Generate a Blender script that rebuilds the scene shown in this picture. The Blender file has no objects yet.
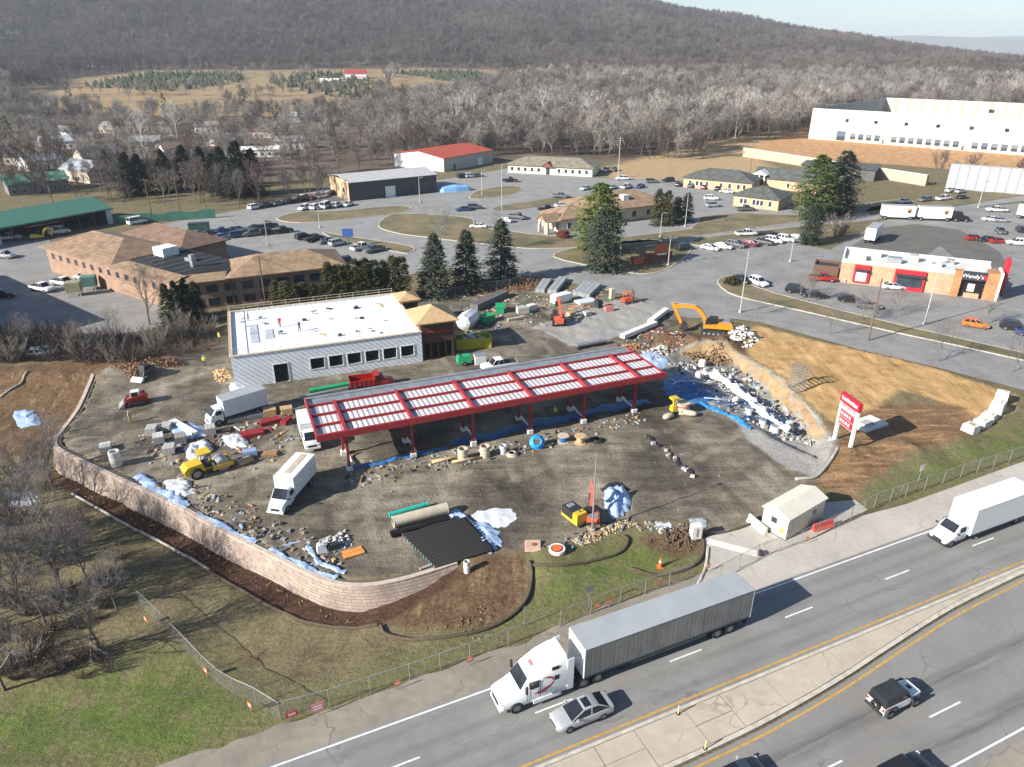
import bpy, bmesh, math, random
import numpy as np
from mathutils import Vector, Matrix
from mathutils.geometry import tessellate_polygon
random.seed(7); RNG = np.random.default_rng(7)
SC = bpy.context.scene
COL = SC.collection
# ------------------------------------------------------------------ camera, sky, sun, exposure
CAM_H, PITCH, FPX, CX, CY = 45.0, math.radians(25.3), 710.0, 512.0, 383.5
cam = bpy.data.cameras.new('camera'); camo = bpy.data.objects.new('camera', cam); COL.objects.link(camo)
camo.location = (0, 0, CAM_H); camo.rotation_euler = (math.radians(90) - PITCH, 0, 0)
cam.sensor_fit = 'HORIZONTAL'; cam.sensor_width = 36.0; cam.lens = 36.0 * FPX / 1024.0
cam.clip_start = 1.0; cam.clip_end = 40000.0
SC.camera = camo
SUN_AZ = math.radians(209.0)      # direction towards the sun, counter-clockwise from +X
SUN_EL = math.radians(27.0)
world = bpy.data.worlds.new('World'); SC.world = world; world.use_nodes = True
wn = world.node_tree.nodes; wl = world.node_tree.links
for n in list(wn): wn.remove(n)
sky = wn.new('ShaderNodeTexSky'); sky.sky_type = 'NISHITA'; sky.sun_disc = False
sky.sun_elevation = SUN_EL; sky.sun_rotation = math.radians(90) - SUN_AZ
sky.air_density = 1.0; sky.dust_density = 0.6; sky.ozone_density = 3.0; sky.altitude = 150
bgn = wn.new('ShaderNodeBackground'); bgn.inputs[1].default_value = 0.07
wo = wn.new('ShaderNodeOutputWorld'); wl.new(sky.outputs[0], bgn.inputs[0]); wl.new(bgn.outputs[0], wo.inputs[0])
sl = bpy.data.lights.new('sun', 'SUN'); slo = bpy.data.objects.new('sun', sl); COL.objects.link(slo)
sl.energy = 4.8; sl.angle = math.radians(0.5); sl.color = (1.0, 0.95, 0.87)
sd = Vector((math.cos(SUN_AZ) * math.cos(SUN_EL), math.sin(SUN_AZ) * math.cos(SUN_EL), math.sin(SUN_EL)))
slo.rotation_euler = sd.to_track_quat('Z', 'Y').to_euler(); slo.location = (-60, -30, 200)
vs = SC.view_settings; vs.view_transform = 'Standard'; vs.look = 'None'; vs.exposure = 1.06; vs.gamma = 1.0
vs.use_curve_mapping = False
SC.cycles.max_bounces = 5; SC.cycles.diffuse_bounces = 2; SC.cycles.glossy_bounces = 2
SC.cycles.transmission_bounces = 2; SC.cycles.transparent_max_bounces = 6; SC.cycles.volume_bounces = 0
SC.cycles.caustics_reflective = False; SC.cycles.caustics_refractive = False

# ------------------------------------------------------------------ pixel of the survey photo -> point on the ground
def G(x, y, z=0.0):
    u = -(y - CY) / FPX; dx = (x - CX) / FPX
    dy = math.cos(PITCH) + u * math.sin(PITCH); dz = -math.sin(PITCH) + u * math.cos(PITCH)
    t = (z - CAM_H) / dz
    return (dx * t, dy * t)
def GV(x, y, z=0.0):
    g = G(x, y, z); return Vector((g[0], g[1], z))
def GT(x, y):                      # on the shaped terrain
    z = 0.0
    for _ in range(12):
        g = G(x, y, z); z = 0.5 * z + 0.5 * float(height(np.array([g[0]]), np.array([g[1]]))[0])
    g = G(x, y, z); return Vector((g[0], g[1], z))
def ang(a, b): return math.atan2(b[1] - a[1], b[0] - a[0])
def gang(p, q): return ang(G(*p), G(*q))

# ------------------------------------------------------------------ materials
MATS = {}
def nmat(name):
    m = bpy.data.materials.new(name); m.use_nodes = True
    nt = m.node_tree
    for n in list(nt.nodes): nt.nodes.remove(n)
    out = nt.nodes.new('ShaderNodeOutputMaterial'); b = nt.nodes.new('ShaderNodeBsdfPrincipled')
    nt.links.new(b.outputs[0], out.inputs[0])
    MATS[name] = m
    return m, nt, b
def c4(c): return (c[0], c[1], c[2], 1.0)
def sock(nt, v, dst):
    if hasattr(v, 'is_output'): nt.links.new(v, dst)
    else: dst.default_value = v
def noise(nt, scale, detail=4, rough=0.6, vec=None, dist=0.0, out='Fac'):
    n = nt.nodes.new('ShaderNodeTexNoise'); n.inputs['Scale'].default_value = scale
    n.inputs['Detail'].default_value = detail; n.inputs['Roughness'].default_value = rough
    n.inputs['Distortion'].default_value = dist
    if vec is not None: nt.links.new(vec, n.inputs['Vector'])
    return n.outputs[out]
def ramp(nt, f, stops):
    r = nt.nodes.new('ShaderNodeValToRGB'); e = r.color_ramp.elements
    while len(e) < len(stops): e.new(0.5)
    for i, (p, c) in enumerate(stops):
        e[i].position = p; e[i].color = c4(c) if not isinstance(c, (int, float)) else (c, c, c, 1)
    nt.links.new(f, r.inputs[0]); return r.outputs[0]
def mix(nt, f, a, b, mode='MIX'):
    m = nt.nodes.new('ShaderNodeMix'); m.data_type = 'RGBA'; m.blend_type = mode
    sock(nt, f, m.inputs[0])
    sock(nt, a if hasattr(a, 'is_output') else c4(a), m.inputs[6]); sock(nt, b if hasattr(b, 'is_output') else c4(b), m.inputs[7])
    return m.outputs[2]
def mth(nt, op, a, b=0.0, c=None, clamp=False):
    m = nt.nodes.new('ShaderNodeMath'); m.operation = op; m.use_clamp = clamp
    sock(nt, a, m.inputs[0]); sock(nt, b, m.inputs[1])
    if c is not None: sock(nt, c, m.inputs[2])
    return m.outputs[0]
def maprange(nt, v, a, b, c=0.0, d=1.0):
    m = nt.nodes.new('ShaderNodeMapRange'); sock(nt, v, m.inputs[0])
    m.inputs[1].default_value = a; m.inputs[2].default_value = b; m.inputs[3].default_value = c; m.inputs[4].default_value = d
    return m.outputs[0]
def coords(nt, which='Object', scale=None, rot=None):
    t = nt.nodes.new('ShaderNodeTexCoord'); o = t.outputs[which]
    if scale is not None or rot is not None:
        mp = nt.nodes.new('ShaderNodeMapping'); nt.links.new(o, mp.inputs[0])
        if scale is not None: mp.inputs['Scale'].default_value = scale
        if rot is not None: mp.inputs['Rotation'].default_value = rot
        o = mp.outputs[0]
    return o
def geopos(nt, scale=None, rot=None):
    t = nt.nodes.new('ShaderNodeNewGeometry'); o = t.outputs['Position']
    if scale is not None or rot is not None:
        mp = nt.nodes.new('ShaderNodeMapping'); nt.links.new(o, mp.inputs[0])
        if scale is not None: mp.inputs['Scale'].default_value = scale
        if rot is not None: mp.inputs['Rotation'].default_value = rot
        o = mp.outputs[0]
    return o
def bump(nt, b, h, strength=0.4, dist=0.1):
    n = nt.nodes.new('ShaderNodeBump'); n.inputs['Strength'].default_value = strength; n.inputs['Distance'].default_value = dist
    nt.links.new(h, n.inputs['Height']); nt.links.new(n.outputs[0], b.inputs['Normal'])
def attr(nt, name):
    a = nt.nodes.new('ShaderNodeAttribute'); a.attribute_name = name; return a.outputs['Fac']
def M(name, col=None, rough=0.7, metal=0.0, var=0.18, scale=1.2, spec=0.4, bmp=0.0):
    """plain procedural material: base colour broken by two noises and grime"""
    if name in MATS: return MATS[name]
    m, nt, b = nmat(name)
    co = coords(nt)
    n1 = noise(nt, scale, 5, 0.65, co); n2 = noise(nt, scale * 9, 3, 0.6, co)
    f = mth(nt, 'ADD', mth(nt, 'MULTIPLY', n1, 0.65), mth(nt, 'MULTIPLY', n2, 0.35))
    lo = tuple(max(0, c * (1 - var * 1.6)) for c in col); hi = tuple(min(1, c * (1 + var)) for c in col)
    nt.links.new(ramp(nt, f, [(0.3, lo), (0.52, col), (0.72, hi)]), b.inputs['Base Color'])
    nt.links.new(maprange(nt, n1, 0.3, 0.7, max(0.05, rough - 0.1), min(1, rough + 0.12)), b.inputs['Roughness'])
    b.inputs['Metallic'].default_value = metal; b.inputs['Specular IOR Level'].default_value = spec
    if bmp: bump(nt, b, n2, bmp, 0.05)
    return m
def stripe(name, col, gap, pitch, axis='X', rough=0.5, metal=0.2, depth=0.5, var=0.12, wide=.43):
    """ribbed sheet: narrow grooves at a pitch, along one object axis"""
    if name in MATS: return MATS[name]
    m, nt, b = nmat(name); co = coords(nt)
    s = nt.nodes.new('ShaderNodeSeparateXYZ'); nt.links.new(co, s.inputs[0])
    v = mth(nt, 'FRACT', mth(nt, 'DIVIDE', s.outputs[axis], pitch))
    w = mth(nt, 'ABSOLUTE', mth(nt, 'SUBTRACT', v, 0.5))
    f = maprange(nt, w, wide - .05, wide + .05, 0, 1)
    n1 = noise(nt, 0.6, 5, 0.6, co)
    c1 = ramp(nt, n1, [(0.3, tuple(c * (1 - var * 1.5) for c in col)), (0.7, tuple(min(1, c * (1 + var)) for c in col))])
    nt.links.new(mix(nt, f, c1, gap), b.inputs['Base Color'])
    b.inputs['Roughness'].default_value = rough; b.inputs['Metallic'].default_value = metal
    bump(nt, b, mth(nt, 'SUBTRACT', 1.0, f), depth, 0.05)
    return m
def brick(name, c1, c2, mortar, bw=0.4, bh=0.2, rough=0.9, msize=0.012, rot=None, use_xy=True):
    if name in MATS: return MATS[name]
    m, nt, b = nmat(name); t = coords(nt)
    s = nt.nodes.new('ShaderNodeSeparateXYZ'); nt.links.new(t, s.inputs[0])
    h = mth(nt, 'ADD', s.outputs[0], s.outputs[1])
    cb = nt.nodes.new('ShaderNodeCombineXYZ'); nt.links.new(h, cb.inputs[0]); nt.links.new(s.outputs[2], cb.inputs[1])
    k = nt.nodes.new('ShaderNodeTexBrick'); nt.links.new(cb.outputs[0], k.inputs['Vector'])
    k.inputs['Color1'].default_value = c4(c1); k.inputs['Color2'].default_value = c4(c2); k.inputs['Mortar'].default_value = c4(mortar)
    k.inputs['Scale'].default_value = 1.0; k.inputs['Mortar Size'].default_value = msize
    k.inputs['Brick Width'].default_value = bw; k.inputs['Row Height'].default_value = bh
    n1 = noise(nt, 0.5, 5, 0.65, t)
    nt.links.new(mix(nt, 0.55, k.outputs[0], ramp(nt, n1, [(0.3, 0.35), (0.7, 0.95)]), 'MULTIPLY'), b.inputs['Base Color'])
    b.inputs['Roughness'].default_value = rough
    bump(nt, b, k.outputs[1], -0.5, 0.03)
    return m
def glass(name='window_glass', col=(0.02, 0.03, 0.04)):
    if name in MATS: return MATS[name]
    m, nt, b = nmat(name)
    n = noise(nt, 0.8, 3, 0.5, coords(nt))
    nt.links.new(ramp(nt, n, [(0.35, col), (0.7, tuple(c * 2.2 for c in col))]), b.inputs['Base Color'])
    b.inputs['Roughness'].default_value = 0.08; b.inputs['Specular IOR Level'].default_value = 0.6
    return m
def paint(name, col, rough=0.28, metal=0.0):
    if name in MATS: return MATS[name]
    m, nt, b = nmat(name); co = coords(nt)
    s = nt.nodes.new('ShaderNodeSeparateXYZ'); nt.links.new(co, s.inputs[0])
    n = noise(nt, 3.0, 4, 0.6, co)
    low = mth(nt, 'MULTIPLY', maprange(nt, s.outputs[2], 0.2, 0.55, 1.0, 0.0), maprange(nt, n, 0.35, 0.65, 0.15, 0.75))
    nt.links.new(mix(nt, low, col, (0.16, 0.14, 0.12)), b.inputs['Base Color'])
    nt.links.new(maprange(nt, n, 0.3, 0.7, rough - 0.06, rough + 0.14), b.inputs['Roughness'])
    b.inputs['Metallic'].default_value = metal; b.inputs['Specular IOR Level'].default_value = 0.5
    b.inputs['Coat Weight'].default_value = 0.25; b.inputs['Coat Roughness'].default_value = 0.15
    return m

# ------------------------------------------------------------------ mesh builder
class MB:
    def __init__(self): self.v = []; self.f = []; self.m = []
    def add(self, vs, fs, m=0):
        o = len(self.v); self.v += [tuple(p) for p in vs]
        self.f += [tuple(i + o for i in f) for f in fs]; self.m += [m] * len(fs); return self
    def box(self, x0, x1, y0, y1, z0, z1, m=0, rot=0.0, at=(0, 0, 0), taper=0.0):
        t = taper
        p = [(x0, y0, z0), (x1, y0, z0), (x1, y1, z0), (x0, y1, z0), (x0 + t, y0 + t, z1), (x1 - t, y0 + t, z1), (x1 - t, y1 - t, z1), (x0 + t, y1 - t, z1)]
        if rot or at != (0, 0, 0):
            c, s = math.cos(rot), math.sin(rot)
            p = [(at[0] + a * c - b * s, at[1] + a * s + b * c, at[2] + z) for a, b, z in p]
        return self.add(p, [(0, 3, 2, 1), (4, 5, 6, 7), (0, 1, 5, 4), (1, 2, 6, 5), (2, 3, 7, 6), (3, 0, 4, 7)], m)
    def bar(self, a, b, w, h=None, m=0, up=(0, 0, 1)):
        a = Vector(a); b = Vector(b); h = h or w; d = (b - a).normalized(); up = Vector(up)
        if abs(d.dot(up)) > 0.98: up = Vector((1, 0, 0))
        s = d.cross(up).normalized() * (w / 2); t = s.cross(d).normalized() * (h / 2)
        p = [a - s - t, a + s - t, a + s + t, a - s + t, b - s - t, b + s - t, b + s + t, b - s + t]
        return self.add(p, [(0, 1, 2, 3), (7, 6, 5, 4), (0, 4, 5, 1), (1, 5, 6, 2), (2, 6, 7, 3), (3, 7, 4, 0)], m)
    def cyl(self, a, b, r0, r1=None, n=10, m=0, caps=True):
        a = Vector(a); b = Vector(b); r1 = r0 if r1 is None else r1; d = (b - a).normalized()
        x = d.orthogonal().normalized(); y = d.cross(x)
        p = []
        for q, r in ((a, r0), (b, r1)):
            for i in range(n):
                t = 2 * math.pi * i / n; p.append(q + (x * math.cos(t) + y * math.sin(t)) * r)
        f = [(i, (i + 1) % n, n + (i + 1) % n, n + i) for i in range(n)]
        if caps: f += [tuple(range(n - 1, -1, -1)), tuple(range(n, 2 * n))]
        return self.add(p, f, m)
    def tube(self, pts, r, n=8, m=0, caps=True):
        pts = [Vector(p) for p in pts]; rs = r if isinstance(r, (list, tuple)) else [r] * len(pts)
        ring = []; up = Vector((0, 0, 1)); o = len(self.v); vs = []
        for i, p in enumerate(pts):
            d = (pts[min(i + 1, len(pts) - 1)] - pts[max(i - 1, 0)]).normalized()
            x = d.cross(up); x = x.normalized() if x.length > 0.05 else Vector((1, 0, 0)); y = x.cross(d)
            for k in range(n):
                t = 2 * math.pi * k / n; vs.append(p + (x * math.cos(t) + y * math.sin(t)) * rs[i])
        f = []
        for i in range(len(pts) - 1):
            for k in range(n):
                f.append((i * n + k, i * n + (k + 1) % n, (i + 1) * n + (k + 1) % n, (i + 1) * n + k))
        if caps: f += [tuple(range(n - 1, -1, -1)), tuple(range((len(pts) - 1) * n, len(pts) * n))]
        return self.add(vs, f, m)
    def ring(self, c, r, w, axis='Y', n=18, m=0, ri=None):
        """wheel / annulus of width w round a centre"""
        c = Vector(c); ax = {'X': Vector((1, 0, 0)), 'Y': Vector((0, 1, 0)), 'Z': Vector((0, 0, 1))}[axis]
        x = ax.orthogonal().normalized(); y = ax.cross(x)
        prof = [(ri, -w / 2), (r * 0.93, -w / 2), (r, -w * 0.3), (r, w * 0.3), (r * 0.93, w / 2), (ri, w / 2)] if ri else [(r * .93, -w / 2), (r, -w * .3), (r, w * .3), (r * .93, w / 2)]
        k = len(prof); vs = []
        for i in range(n):
            t = 2 * math.pi * i / n; d = x * math.cos(t) + y * math.sin(t)
            vs += [c + d * a + ax * b for a, b in prof]
        f = []
        for i in range(n):
            j = (i + 1) % n
            for q in range(k if ri else k - 1):
                f.append((i * k + q, j * k + q, j * k + (q + 1) % k, i * k + (q + 1) % k))
        if not ri:
            f.append(tuple(i * k for i in range(n))); f.append(tuple(i * k + k - 1 for i in reversed(range(n))))
        return self.add(vs, f, m)
    def extr(self, prof, y0, y1, m=0, inset=0.0, ms=None):
        """side profile (x,z) polygon extruded across y"""
        n = len(prof)
        vs = [(x, y0, z) for x, z in prof] + [(x, y1, z) for x, z in prof]
        fs = [(i, (i + 1) % n, n + (i + 1) % n, n + i) for i in range(n)]
        fs += [tuple(range(n - 1, -1, -1)), tuple(range(n, 2 * n))]
        o = len(self.m); self.add(vs, fs, m)
        if ms:
            for i, k in ms.items(): self.m[o + i] = k
        return self
    def prism(self, poly, z0, z1, m=0, mtop=None):
        n = len(poly)
        zb = z0 if callable(z0) else (lambda x, y: z0); zt = z1 if callable(z1) else (lambda x, y: z1)
        vs = [(x, y, zb(x, y)) for x, y in poly] + [(x, y, zt(x, y)) for x, y in poly]
        a = sum(poly[i][0] * poly[(i + 1) % n][1] - poly[(i + 1) % n][0] * poly[i][1] for i in range(n))
        fs = [(i, (i + 1) % n, n + (i + 1) % n, n + i) if a > 0 else (n + i, n + (i + 1) % n, (i + 1) % n, i) for i in range(n)]
        self.add(vs, fs, m)
        o = len(self.v) - n
        for t in tessellate_polygon([[Vector((x, y, 0)) for x, y in poly]]):
            p = [poly[i] for i in t]
            s = (p[1][0] - p[0][0]) * (p[2][1] - p[0][1]) - (p[2][0] - p[0][0]) * (p[1][1] - p[0][1])
            t = t if s > 0 else (t[0], t[2], t[1])
            self.f.append(tuple(o + i for i in t)); self.m.append(m if mtop is None else mtop)
        return self
    def loft(self, secs, m=0, caps=True):
        n = len(secs[0]); vs = [p for s in secs for p in s]; f = []
        for i in range(len(secs) - 1):
            for k in range(n):
                f.append((i * n + k, i * n + (k + 1) % n, (i + 1) * n + (k + 1) % n, (i + 1) * n + k))
        if caps: f += [tuple(range(n - 1, -1, -1)), tuple(range((len(secs) - 1) * n, len(secs) * n))]
        return self.add(vs, f, m)
    def quad(self, a, b, c, d, m=0): return self.add([a, b, c, d], [(0, 1, 2, 3)], m)
    def mesh(self, name, mats, smooth=False):
        me = bpy.data.meshes.new(name); me.from_pydata(self.v, [], self.f)
        for k in (mats if isinstance(mats, (list, tuple)) else [mats]): me.materials.append(k)
        if any(self.m): me.polygons.foreach_set('material_index', self.m)
        if smooth: me.polygons.foreach_set('use_smooth', [True] * len(me.polygons))
        me.update()
        if smooth == 'auto': me.set_sharp_from_angle(angle=math.radians(38))
        return me
    def build(self, name, mats, parent=None, smooth=False, loc=None, rz=None, fix=True):
        me = self.mesh(name, mats, smooth)
        if fix:
            b = bmesh.new(); b.from_mesh(me); bmesh.ops.recalc_face_normals(b, faces=b.faces); b.to_mesh(me); b.free()
        return place(name, me, parent, loc, rz)
def place(name, me, parent=None, loc=None, rz=None):
    o = bpy.data.objects.new(name, me); COL.objects.link(o)
    if parent is not None: o.parent = parent
    if loc is not None: o.location = loc
    if rz is not None: o.rotation_euler.z = rz
    return o
def tag(o, label, cat, group=None):
    o['label'] = label; o['category'] = cat
    if group: o['group'] = group
    return o
def thing(name, label, cat, loc=(0, 0, 0), rz=0.0, group=None):
    o = bpy.data.objects.new(name, None); COL.objects.link(o); o.empty_display_size = 0.2
    o.location = loc if len(loc) == 3 else (loc[0], loc[1], 0.0); o.rotation_euler.z = rz
    return tag(o, label, cat, group)
def kind(o, k='structure'): o['kind'] = k; return o
KIDS = {}
def kids(o): return [c for c in o.children]
def copy_tree(o, parent=None):
    c = o.copy(); COL.objects.link(c); c.parent = parent
    for ch in kids(o): copy_tree(ch, c)
    return c
def recolor(o, m, i=0):
    s = o.material_slots[i]; s.link = 'OBJECT'; s.material = m
def spline(pts, n=6, closed=False):
    """Catmull-Rom through the points"""
    out = []; k = len(pts); seg = k if closed else k - 1
    for i in range(seg):
        g = (lambda j: pts[j % k]) if closed else (lambda j: pts[max(0, min(k - 1, j))])
        a, b, c, d = g(i - 1), g(i), g(i + 1), g(i + 2)
        for t in range(n):
            t /= n
            out.append(tuple(0.5 * ((2 * b[q]) + (-a[q] + c[q]) * t + (2 * a[q] - 5 * b[q] + 4 * c[q] - d[q]) * t * t + (-a[q] + 3 * b[q] - 3 * c[q] + d[q]) * t ** 3) for q in range(len(b))))
    if not closed: out.append(tuple(pts[-1]))
    return out
def gpoly(px, z=0.0, smooth=0): 
    p = [G(x, y, z) for x, y in px]
    return spline(p, smooth, True) if smooth else p
def sdf(X, Y, poly):
    """signed distance to a polygon, positive inside (vectorised)"""
    P = np.array(poly); n = len(P); d = np.full(X.shape, 1e9); ins = np.zeros(X.shape, bool)
    for i in range(n):
        a = P[i]; b = P[(i + 1) % n]; e = b - a
        wx, wy = X - a[0], Y - a[1]
        t = np.clip((wx * e[0] + wy * e[1]) / (e @ e + 1e-12), 0, 1)
        d = np.minimum(d, (wx - e[0] * t) ** 2 + (wy - e[1] * t) ** 2)
        c = ((a[1] > Y) != (b[1] > Y)) & (X < (b[0] - a[0]) * (Y - a[1]) / ((b[1] - a[1]) if abs(b[1] - a[1]) > 1e-9 else 1e-9) + a[0])
        ins ^= c
    d = np.sqrt(d); return np.where(ins, d, -d)
def sstep(a, b, x):
    t = np.clip((x - a) / (b - a), 0, 1); return t * t * (3 - 2 * t)
_W = [(RNG.uniform(0, 6.28), RNG.uniform(0, 6.28)) for _ in range(40)]
def wob(X, Y, L, seed=0, n=6):
    """smooth pseudo-noise of wavelength about L, range about -1..1"""
    r = np.zeros(np.shape(X))
    for i in range(n):
        a, p = _W[(seed * 7 + i) % 40]; k = 6.283 / (L * (0.6 + 0.25 * i))
        r = r + np.sin((X * math.cos(a) + Y * math.sin(a)) * k + p + np.sin((Y * math.cos(a) - X * math.sin(a)) * k * 0.7 + p * 2))
    return r / n * 1.4
# ------------------------------------------------------------------ layout of the land (world metres)
RA = math.radians(24.0); RO = G(497, 688)
def RV(u, v): return (RO[0] + u * math.cos(RA) - v * math.sin(RA), RO[1] + u * math.sin(RA) + v * math.cos(RA))
WALL_PX = [(92, 374), (88, 384), (77, 408), (62, 429), (54, 440), (59, 450), (87, 464), (134, 486), (181, 508), (202, 520), (240, 540), (277, 558), (321, 579), (359, 586), (405, 579), (457, 563)]
def _inset(L, d):
    out = []
    for i in range(len(L)):
        a = Vector(L[max(0, i - 1)]); b = Vector(L[min(len(L) - 1, i + 1)]); t = (b - a).normalized(); out.append((L[i][0] - t.y * d, L[i][1] + t.x * d))
    return out
WALL = _inset([G(x, y, 0.1) for x, y in WALL_PX], 1.0)
LOWP = WALL + [G(500, 553), G(540, 562)] + [RV(10, 6.5), RV(-14, 5.5), RV(-30, 4.5), RV(-200, 4.5), (-420, 30), (-420, 130), G(-80, 372)]
PITP = gpoly([(655, 366), (672, 350), (700, 346), (728, 348), (750, 358), (792, 391), (818, 415), (836, 440), (822, 462), (772, 440), (735, 416), (700, 402), (672, 395)])
PITCUT = [G(715, 345), G(748, 357), G(792, 391), G(818, 415), G(836, 440)]
LOT_MAIN = gpoly([(497, 284), (516, 270), (552, 258), (560, 250), (700, 238), (760, 236), (830, 250), (880, 222), (905, 213), (1024, 203), (1300, 215), (1300, 480), (1024, 390), (940, 368), (862, 350), (760, 322), (735, 319), (690, 318), (664, 312), (640, 298), (600, 289), (550, 279)])
LOT_REAR = gpoly([(140, 228), (250, 208), (330, 187), (440, 180), (510, 168), (600, 178), (700, 180), (770, 203), (850, 209), (1024, 188), (1300, 175), (1300, 200), (1024, 201), (880, 219), (800, 229), (690, 243), (560, 257), (503, 283), (440, 266), (400, 278), (340, 270), (260, 262), (200, 252), (150, 240)])
APRON = gpoly([(692, 600), (703, 575), (706, 556), (704, 540), (712, 532), (745, 527), (770, 516), (800, 505), (855, 500), (868, 510), (850, 518), (800, 545), (770, 562)])
LOT_MOTEL = gpoly([(-150, 262), (0, 240), (45, 233), (60, 255), (110, 285), (160, 306), (172, 322), (150, 330), (60, 343), (-160, 360)])
HILL_X = [-2600, -1200, -500, 0, 290, 424, 585, 774, 890, 1180, 1500, 3000]
HILL_Z = [168, 172, 165, 150, 128, 104, 82, 46, 32, -6, -14, -14]
MOUNDS = [(692, 343, 1.2, 2.6), (720, 345, 1.5, 2.4), (664, 338, .9, 2.6), (735, 338, .8, 2.2), (120, 371, 1.1, 3.0), (168, 364, 1.0, 3.0), (150, 372, .7, 2), (800, 380, .9, 5), (880, 365, .6, 10), (560, 563, .5, 3), (850, 455, .9, 3.0), (905, 452, .8, 3.2), (950, 440, .7, 3.0), (520, 283, .8, 3), (480, 285, .8, 3), (690, 530, .6, 1.6), (30, 425, .8, 4)]
def _dline(X, Y, L):
    d = np.full(X.shape, 1e9)
    for a, b in zip(L[:-1], L[1:]):
        a = np.array(a); b = np.array(b); e = b - a; wx, wy = X - a[0], Y - a[1]
        t = np.clip((wx * e[0] + wy * e[1]) / (e @ e), 0, 1); d = np.minimum(d, np.hypot(wx - e[0] * t, wy - e[1] * t))
    return d
WX0 = WALL[-1][0]
def far_h(X, Y):
    R = np.interp(X - (Y - 1700) * 0.10, HILL_X, HILL_Z)
    z = 17 * sstep(560, 1010, Y) * np.clip(R / 60, 0, 1) + np.maximum(R - 17, -10) * sstep(930, 1850, Y + 60 * wob(X, Y, 900, 1))
    z = z + wob(X, Y, 260, 2) * 7 * sstep(950, 1400, Y) * np.clip(R / 80, 0, 1)
    z = z * (1 - sstep(2100, 4200, Y)) - 30 * sstep(2500, 5000, Y)
    z = z + 235 * sstep(7400, 9300, Y + 300 * wob(X, Y, 2600, 3)) * (0.8 + 0.2 * wob(X, Y, 2400, 4))
    return z
def height(X, Y):
    X = np.asarray(X, float); Y = np.asarray(Y, float)
    z = far_h(X, Y)
    near = (Y < 260) & (np.abs(X) < 460)
    if near.any():
        x, y = X[near], Y[near]; zz = np.zeros(x.shape)
        s = sdf(x, y, LOWP)
        dep = np.interp(x, [-60, -30, WX0 - 8, WX0 - 1, WX0 + 5], [2.9, 2.6, 2.3, 0.9, 0.35])
        wid = np.interp(x, [WX0 - 3, WX0 + 4], [0.5, 5.0])
        v = -(x - RO[0]) * math.sin(RA) + (y - RO[1]) * math.cos(RA)
        up = _dline(x, y, [(-420, 150), G(-80, 372), G(92, 372)])
        low = dep * np.clip((s - .4) / wid, 0, 1) * sstep(4.5, 15, v) * (0.35 + 0.65 * sstep(0, 9, up)) 
        zz -= np.where(s > 0, low, 0)
        p = sdf(x, y, PITP); dc = _dline(x, y, PITCUT)
        zz -= np.where(p > 0, 1.6 * sstep(0, 1, p / 2.4 + .12 * wob(x, y, 2.5, 1)) * (1 - sstep(3, 14, dc)), 0)
        for (a, b, hh, r) in MOUNDS:
            g = G(a, b); d2 = (x - g[0]) ** 2 + (y - g[1]) ** 2
            zz += hh * np.exp(-d2 / (r * r)) * (1 + 0.25 * wob(x, y, 1.6, 3))
        pv = np.maximum(np.maximum(sdf(x, y, LOT_MAIN), sdf(x, y, LOT_REAR)), np.maximum(sdf(x, y, LOT_MOTEL), sdf(x, y, APRON)))
        uu = (x - RO[0]) * math.cos(RA) + (y - RO[1]) * math.sin(RA)
        hw = np.minimum(4.4 + 1.0 * sstep(20, 36, uu) - v, v + 40)
        pv = np.maximum(pv, hw)
        soft = np.clip(-pv / 2.5, 0, 1)
        zz += soft * (0.10 * wob(x, y, 3.0, 1) + 0.06 * wob(x, y, 1.3, 2) + 0.12 * wob(x, y, 9, 4))
        zz = np.where(pv > -1.0, zz * soft - 0.09 * np.clip(pv + 1, 0, 1), zz)
        z[near] += zz
    else:
        z = z
    return z
def hz(x, y): return float(height(np.array([x]), np.array([y]))[0])
def gt(px, py): return GT(px, py)
def gpolyT(px, smooth=0):
    p = [tuple(GT(x, y)[:2]) for x, y in px]
    return spline(p, smooth, True) if smooth else p

# ------------------------------------------------------------------ the ground: one sheet, fine near the site, coarse to the horizon
def axis(lo, hi, step, f0, f1, grow):
    a = list(np.arange(f0, f1, step)); s = step
    while a[-1] < hi: s *= grow; a.append(a[-1] + s)
    s = step
    while a[0] > lo: s *= grow; a.insert(0, a[0] - s)
    return np.array(a)
gx = axis(-9500, 9500, 0.6, -72, 78, 1.04); gy = axis(-60, 10200, 0.6, 30, 128, 1.036)
GX, GY = np.meshgrid(gx, gy); GZ = height(GX.ravel(), GY.ravel()).reshape(GX.shape)
nx, ny = len(gx), len(gy)
gm = bpy.data.meshes.new('ground')
gm.vertices.add(nx * ny); gm.vertices.foreach_set('co', np.stack([GX, GY, GZ], -1).astype(np.float32).ravel())
ii = (np.arange(ny - 1)[:, None] * nx + np.arange(nx - 1)[None]).ravel()
q = np.stack([ii, ii + 1, ii + nx + 1, ii + nx], -1).ravel().astype(np.int32)
gm.loops.add(len(q)); gm.loops.foreach_set('vertex_index', q)
gm.polygons.add(len(ii)); gm.polygons.foreach_set('loop_start', (np.arange(len(ii)) * 4).astype(np.int32))
gm.polygons.foreach_set('use_smooth', np.ones(len(ii), bool)); gm.update()
FIELD = [(-400, 640), (-290, 560), (-150, 545), (-90, 640), (-30, 760), (10, 850), (15, 940), (-25, 1005), (-120, 1035), (-260, 1035), (-330, 1010), (-480, 1000), (-500, 880)]
WSOIL = gpoly([(745, 150), (770, 140), (808, 124), (860, 118), (1300, 150), (1300, 195), (1024, 176), (900, 165), (800, 158)])
SLOPE = gpoly([(620, 190), (600, 170), (640, 158), (700, 143), (800, 127), (812, 126), (770, 145), (760, 160), (790, 175), (720, 190)])
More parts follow.
